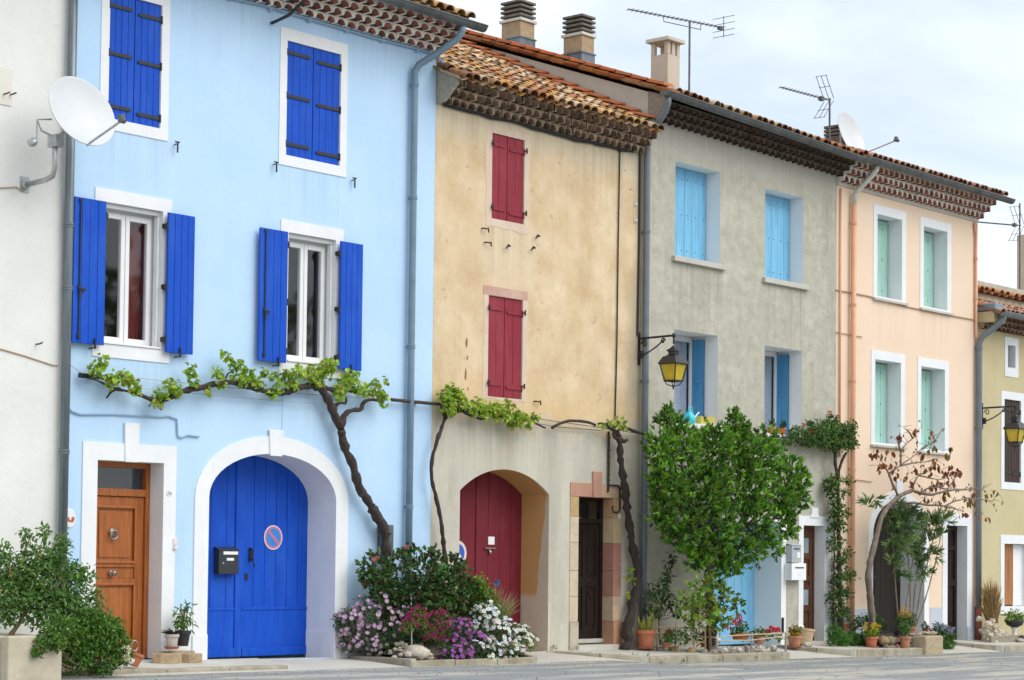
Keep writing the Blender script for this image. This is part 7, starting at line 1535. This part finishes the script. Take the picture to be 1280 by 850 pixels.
t = pot('potted_plant', 'terracotta pot of orange and yellow flowers on top of the raised bed', 18.25,-.82,-.01,.11,.14,'old_terracotta'); B = [(18.25,-.82,.24,.13),(18.10,-.8,.30,.11),(18.0,-.78,.22,.11)]; m = MB(); foliage(m, B, 2500, .055, .028, GREEN, rg, .15, .1); m.build('foliage', MAT['leaf'], t); flowers(t, surf_spots([(18.08,-.8,.38,.09)], 9, rg), 'tuft', (.78,.40,.02), .035, rg)
t = plant('purple_flowers', 'small dark purple flowers at the left of the raised bed', 'flowers', (17.85,-.85,.0)); B = [(17.86,-.86,.03,.06),(17.74,-.86,.03,.05)]; m = MB(); foliage(m, B, 3000, .035, .02, DEEP, rg, .2, 0); m.build('foliage', MAT['leaf'], t); flowers(t, surf_spots(B, 12, rg), 'tuft', (.07,.02,.14), .03, rg)
t = plant('blue_flowers', 'pale blue violet flower heads at the right end of the raised bed', 'flowers', (18.9,-.6,.0)); B = [(x,y-.25,z,r) for x,y,z,r in D_['blueflowers']]; m = MB(); foliage(m, B, 2600, .045, .03, DEEP, rg, .2, 0); m.build('foliage', MAT['leaf'], t); flowers(t, surf_spots(B, 16, rg), 'ball', (.42,.46,.80), .035, rg)
t = plant('pink_flowers', 'small crimson flowers between the pots and the blue flower heads', 'flowers', (18.6,-.7,.0)); B = [(x,y-.15,z,r) for x,y,z,r in D_['pinkfl']]; m = MB(); foliage(m, B, 3000, .035, .02, DEEP, rg, .2, 0); m.build('foliage', MAT['leaf'], t); flowers(t, surf_spots(B, 8, rg), 'tuft', (.42,.02,.09), .028, rg)
t = plant('bush', 'rounded dark green bush at the pavement edge right of the raised bed', 'bush', (19.6,-.75,-.25)); m = MB(); foliage(m, D_['hedgeball'], 3.8, .05, .022, [(.04,.13,.02),(.06,.18,.028),(.08,.22,.03)], rg, .35, -.1, -.05, .8, .18, zmin=-.36); m.build('foliage', MAT['leaf'], t)
# ------------------------------------------------------------------ before the yellow house
t = plant('dry_grass', 'clump of dry brown grass beside the grey and rust drainpipe', 'grass', (22.2,-.35,.1)); m = MB()
for k in range(170):
    e = Vector(rg.choice(D_['drygrass'][1:])) + rdir(rg)*.12; s = Vector((22.22+rg.uniform(-.13,.13), -.35+rg.uniform(-.08,.08), .12)); mid = s.lerp(e,.55) + Vector((0,0,.06)); c = rg.choice([(.30,.19,.08),(.24,.14,.06),(.38,.26,.12),(.20,.13,.06)]); w = Vector((.008,-.008,0))
    m.face([s-w,s+w,mid+w,mid-w], c); m.face([mid-w,mid+w,e], c)
m.build('blades', MAT['dry_leaf'], t)
rr = random.Random(9)
for k in range(44):
    f = rr.random(); h = rr.random(); x = 21.72 + .95*f; top = .28 - .38*f; z = -.26 + (top+.26)*h; m = MB(); sh = rr.uniform(.75,1.12)
    m.rock((x,-.40+rr.uniform(-.1,.1)-.12*(1-h), z), rr.uniform(.055,.10), rr, tuple(c*sh for c in (.62,.54,.42)), .75)
    solo(m, 'rock', MAT['stone'], 'rough whitish rock in the heap under the dry grass', 'rock', 'white rocks heaped below the dry grass')
m = MB(); m.box(21.7,30,-.62,-.56,-.5,-.12,(.3,.26,.2)); solo(m, 'bed_edging', MAT['stone'], 'low stone edging below the white rock heap', 'edging', bevel=.01)
t = thing('urn_planter', 'dark bowl planter of green leaves on a white pedestal before the yellow house', 'planter', (22.9,-.5,-.25)); x, y = 22.88,-.5
m = MB(); m.lathe((x,y,-.25), [(.10,0),(.10,.03),(.045,.06),(.04,.22),(.07,.28)], 18); m.build('pedestal', MAT['reveal_white'], t, smooth=True); m = MB(); m.lathe((x,y,.03), [(.06,0),(.16,.05),(.20,.14),(.19,.15),(.0,.12)], 20); m.build('bowl', MAT['black_plastic'], t, smooth=True)
m = MB(); foliage(m, D_['urnplant'], 2.6, .06, .035, [(.13,.26,.035),(.17,.32,.045),(.09,.19,.03)], rg, .1, .2); m.build('foliage', MAT['leaf'], t)
for k in range(7):
    m = MB(); m.rock((22.75+k*.11,-.68+rr.uniform(-.03,.03),-.22+.03*(k%2)), rr.uniform(.06,.085), rr, (.09,.06,.05) if k % 3 else (.55,.5,.42), .8); solo(m, 'rock', MAT['stone'], 'dark or pale round stone at the foot of the urn planter', 'rock', 'stones at the foot of the urn planter')

# plane trees on the far side of the street, mirrored in the window panes
rg = random.Random(31); m = MB()
for k in range(15):
    x = 2 + k*4.6 + rg.uniform(-1,1); y = -33 + rg.uniform(-2,2); B = [(x+rg.uniform(-2,2), y+rg.uniform(-1.5,1.5), rg.uniform(4.5,10.5), rg.uniform(1.2,2.2)) for _ in range(7)]
    foliage(m, B, .9, .55, .42, GREEN, rg, .3, .2, 0, .5, .3); m.tube([(x,y,-.6),(x+.1,y,3.5),(x-.1,y,7)], [.28,.22,.1], 8, (.16,.13,.10))
o = solo(m, 'tree_row', MAT['leaf'], 'row of leafy plane trees along the far side of the street behind the viewer', 'trees'); o['kind'] = 'stuff'
# ------------------------------------------------------------------ light, sky, camera
SUN_EL, SUN_AZ = 46, 160      # azimuth measured from +Y towards +X
w = bpy.data.worlds.new('World'); S.world = w; w.use_nodes = True; nt = w.node_tree; N = nt.nodes; Lk = nt.links
bg = N['Background']; sky = N.new('ShaderNodeTexSky'); sky.sky_type = 'NISHITA'; sky.sun_disc = False; sky.sun_elevation = rad(SUN_EL); sky.sun_rotation = rad(SUN_AZ); sky.air_density = 1.0; sky.dust_density = 1.5; sky.ozone_density = 1.0
tc = N.new('ShaderNodeTexCoord'); mp = N.new('ShaderNodeMapping'); mp.inputs['Scale'].default_value = (1.0,1.0,2.6); mp.inputs['Location'].default_value = (8,3,.5)
no = N.new('ShaderNodeTexNoise'); no.inputs['Scale'].default_value = 1.9; no.inputs['Detail'].default_value = 7; no.inputs['Roughness'].default_value = .52; no.inputs['Distortion'].default_value = .4
mr = N.new('ShaderNodeMapRange'); mr.interpolation_type = 'SMOOTHSTEP'; mr.inputs['From Min'].default_value = .33; mr.inputs['From Max'].default_value = .56; mr.inputs['To Min'].default_value = .42; mr.inputs['To Max'].default_value = 1.0
mx = N.new('ShaderNodeMix'); mx.data_type = 'RGBA'; mx.inputs['B'].default_value = (7.1,7.65,8.2,1)
Lk.new(tc.outputs['Generated'], mp.inputs['Vector']); Lk.new(mp.outputs[0], no.inputs['Vector']); Lk.new(no.outputs['Fac'], mr.inputs['Value']); Lk.new(mr.outputs[0], mx.inputs['Factor']); Lk.new(sky.outputs[0], mx.inputs['A']); Lk.new(mx.outputs['Result'], bg.inputs['Color'])
bg.inputs['Strength'].default_value = .10
sl = bpy.data.lights.new('sun', 'SUN'); sl.energy = 1.3; sl.angle = rad(50); sl.color = (1,.96,.90); so = bpy.data.objects.new('sun', sl); COL.objects.link(so)
d = Vector((sin(rad(SUN_AZ))*cos(rad(SUN_EL)), cos(rad(SUN_AZ))*cos(rad(SUN_EL)), sin(rad(SUN_EL)))); so.rotation_euler = d.to_track_quat('Z','Y').to_euler(); so.location = (5,-20,30)
cam = bpy.data.cameras.new('camera'); co = bpy.data.objects.new('camera', cam); COL.objects.link(co)
yaw, pit, rol = .853863, .0393823, -.0112187
f = Vector((sin(yaw)*cos(pit), cos(yaw)*cos(pit), sin(pit))); r0 = Vector((cos(yaw), -sin(yaw), 0)); u0 = r0.cross(f); r = r0*cos(rol) - u0*sin(rol); u = u0*cos(rol) + r0*sin(rol)
co.matrix_world = Matrix(((r.x,u.x,-f.x,-15.076),(r.y,u.y,-f.y,-20.2),(r.z,u.z,-f.z,1.293),(0,0,0,1)))
cam.sensor_width = 36; cam.lens = 2590/1280*36; cam.shift_x = 0; cam.shift_y = (596.175-425)/1280; cam.clip_start = .1; cam.clip_end = 2000
S.camera = co
S.view_settings.view_transform = 'Standard'; S.view_settings.look = 'None'; S.view_settings.gamma = 1; S.view_settings.use_curve_mapping = False; S.view_settings.exposure = .70
S.cycles.max_bounces = 6; S.cycles.diffuse_bounces = 3; S.cycles.transparent_max_bounces = 8
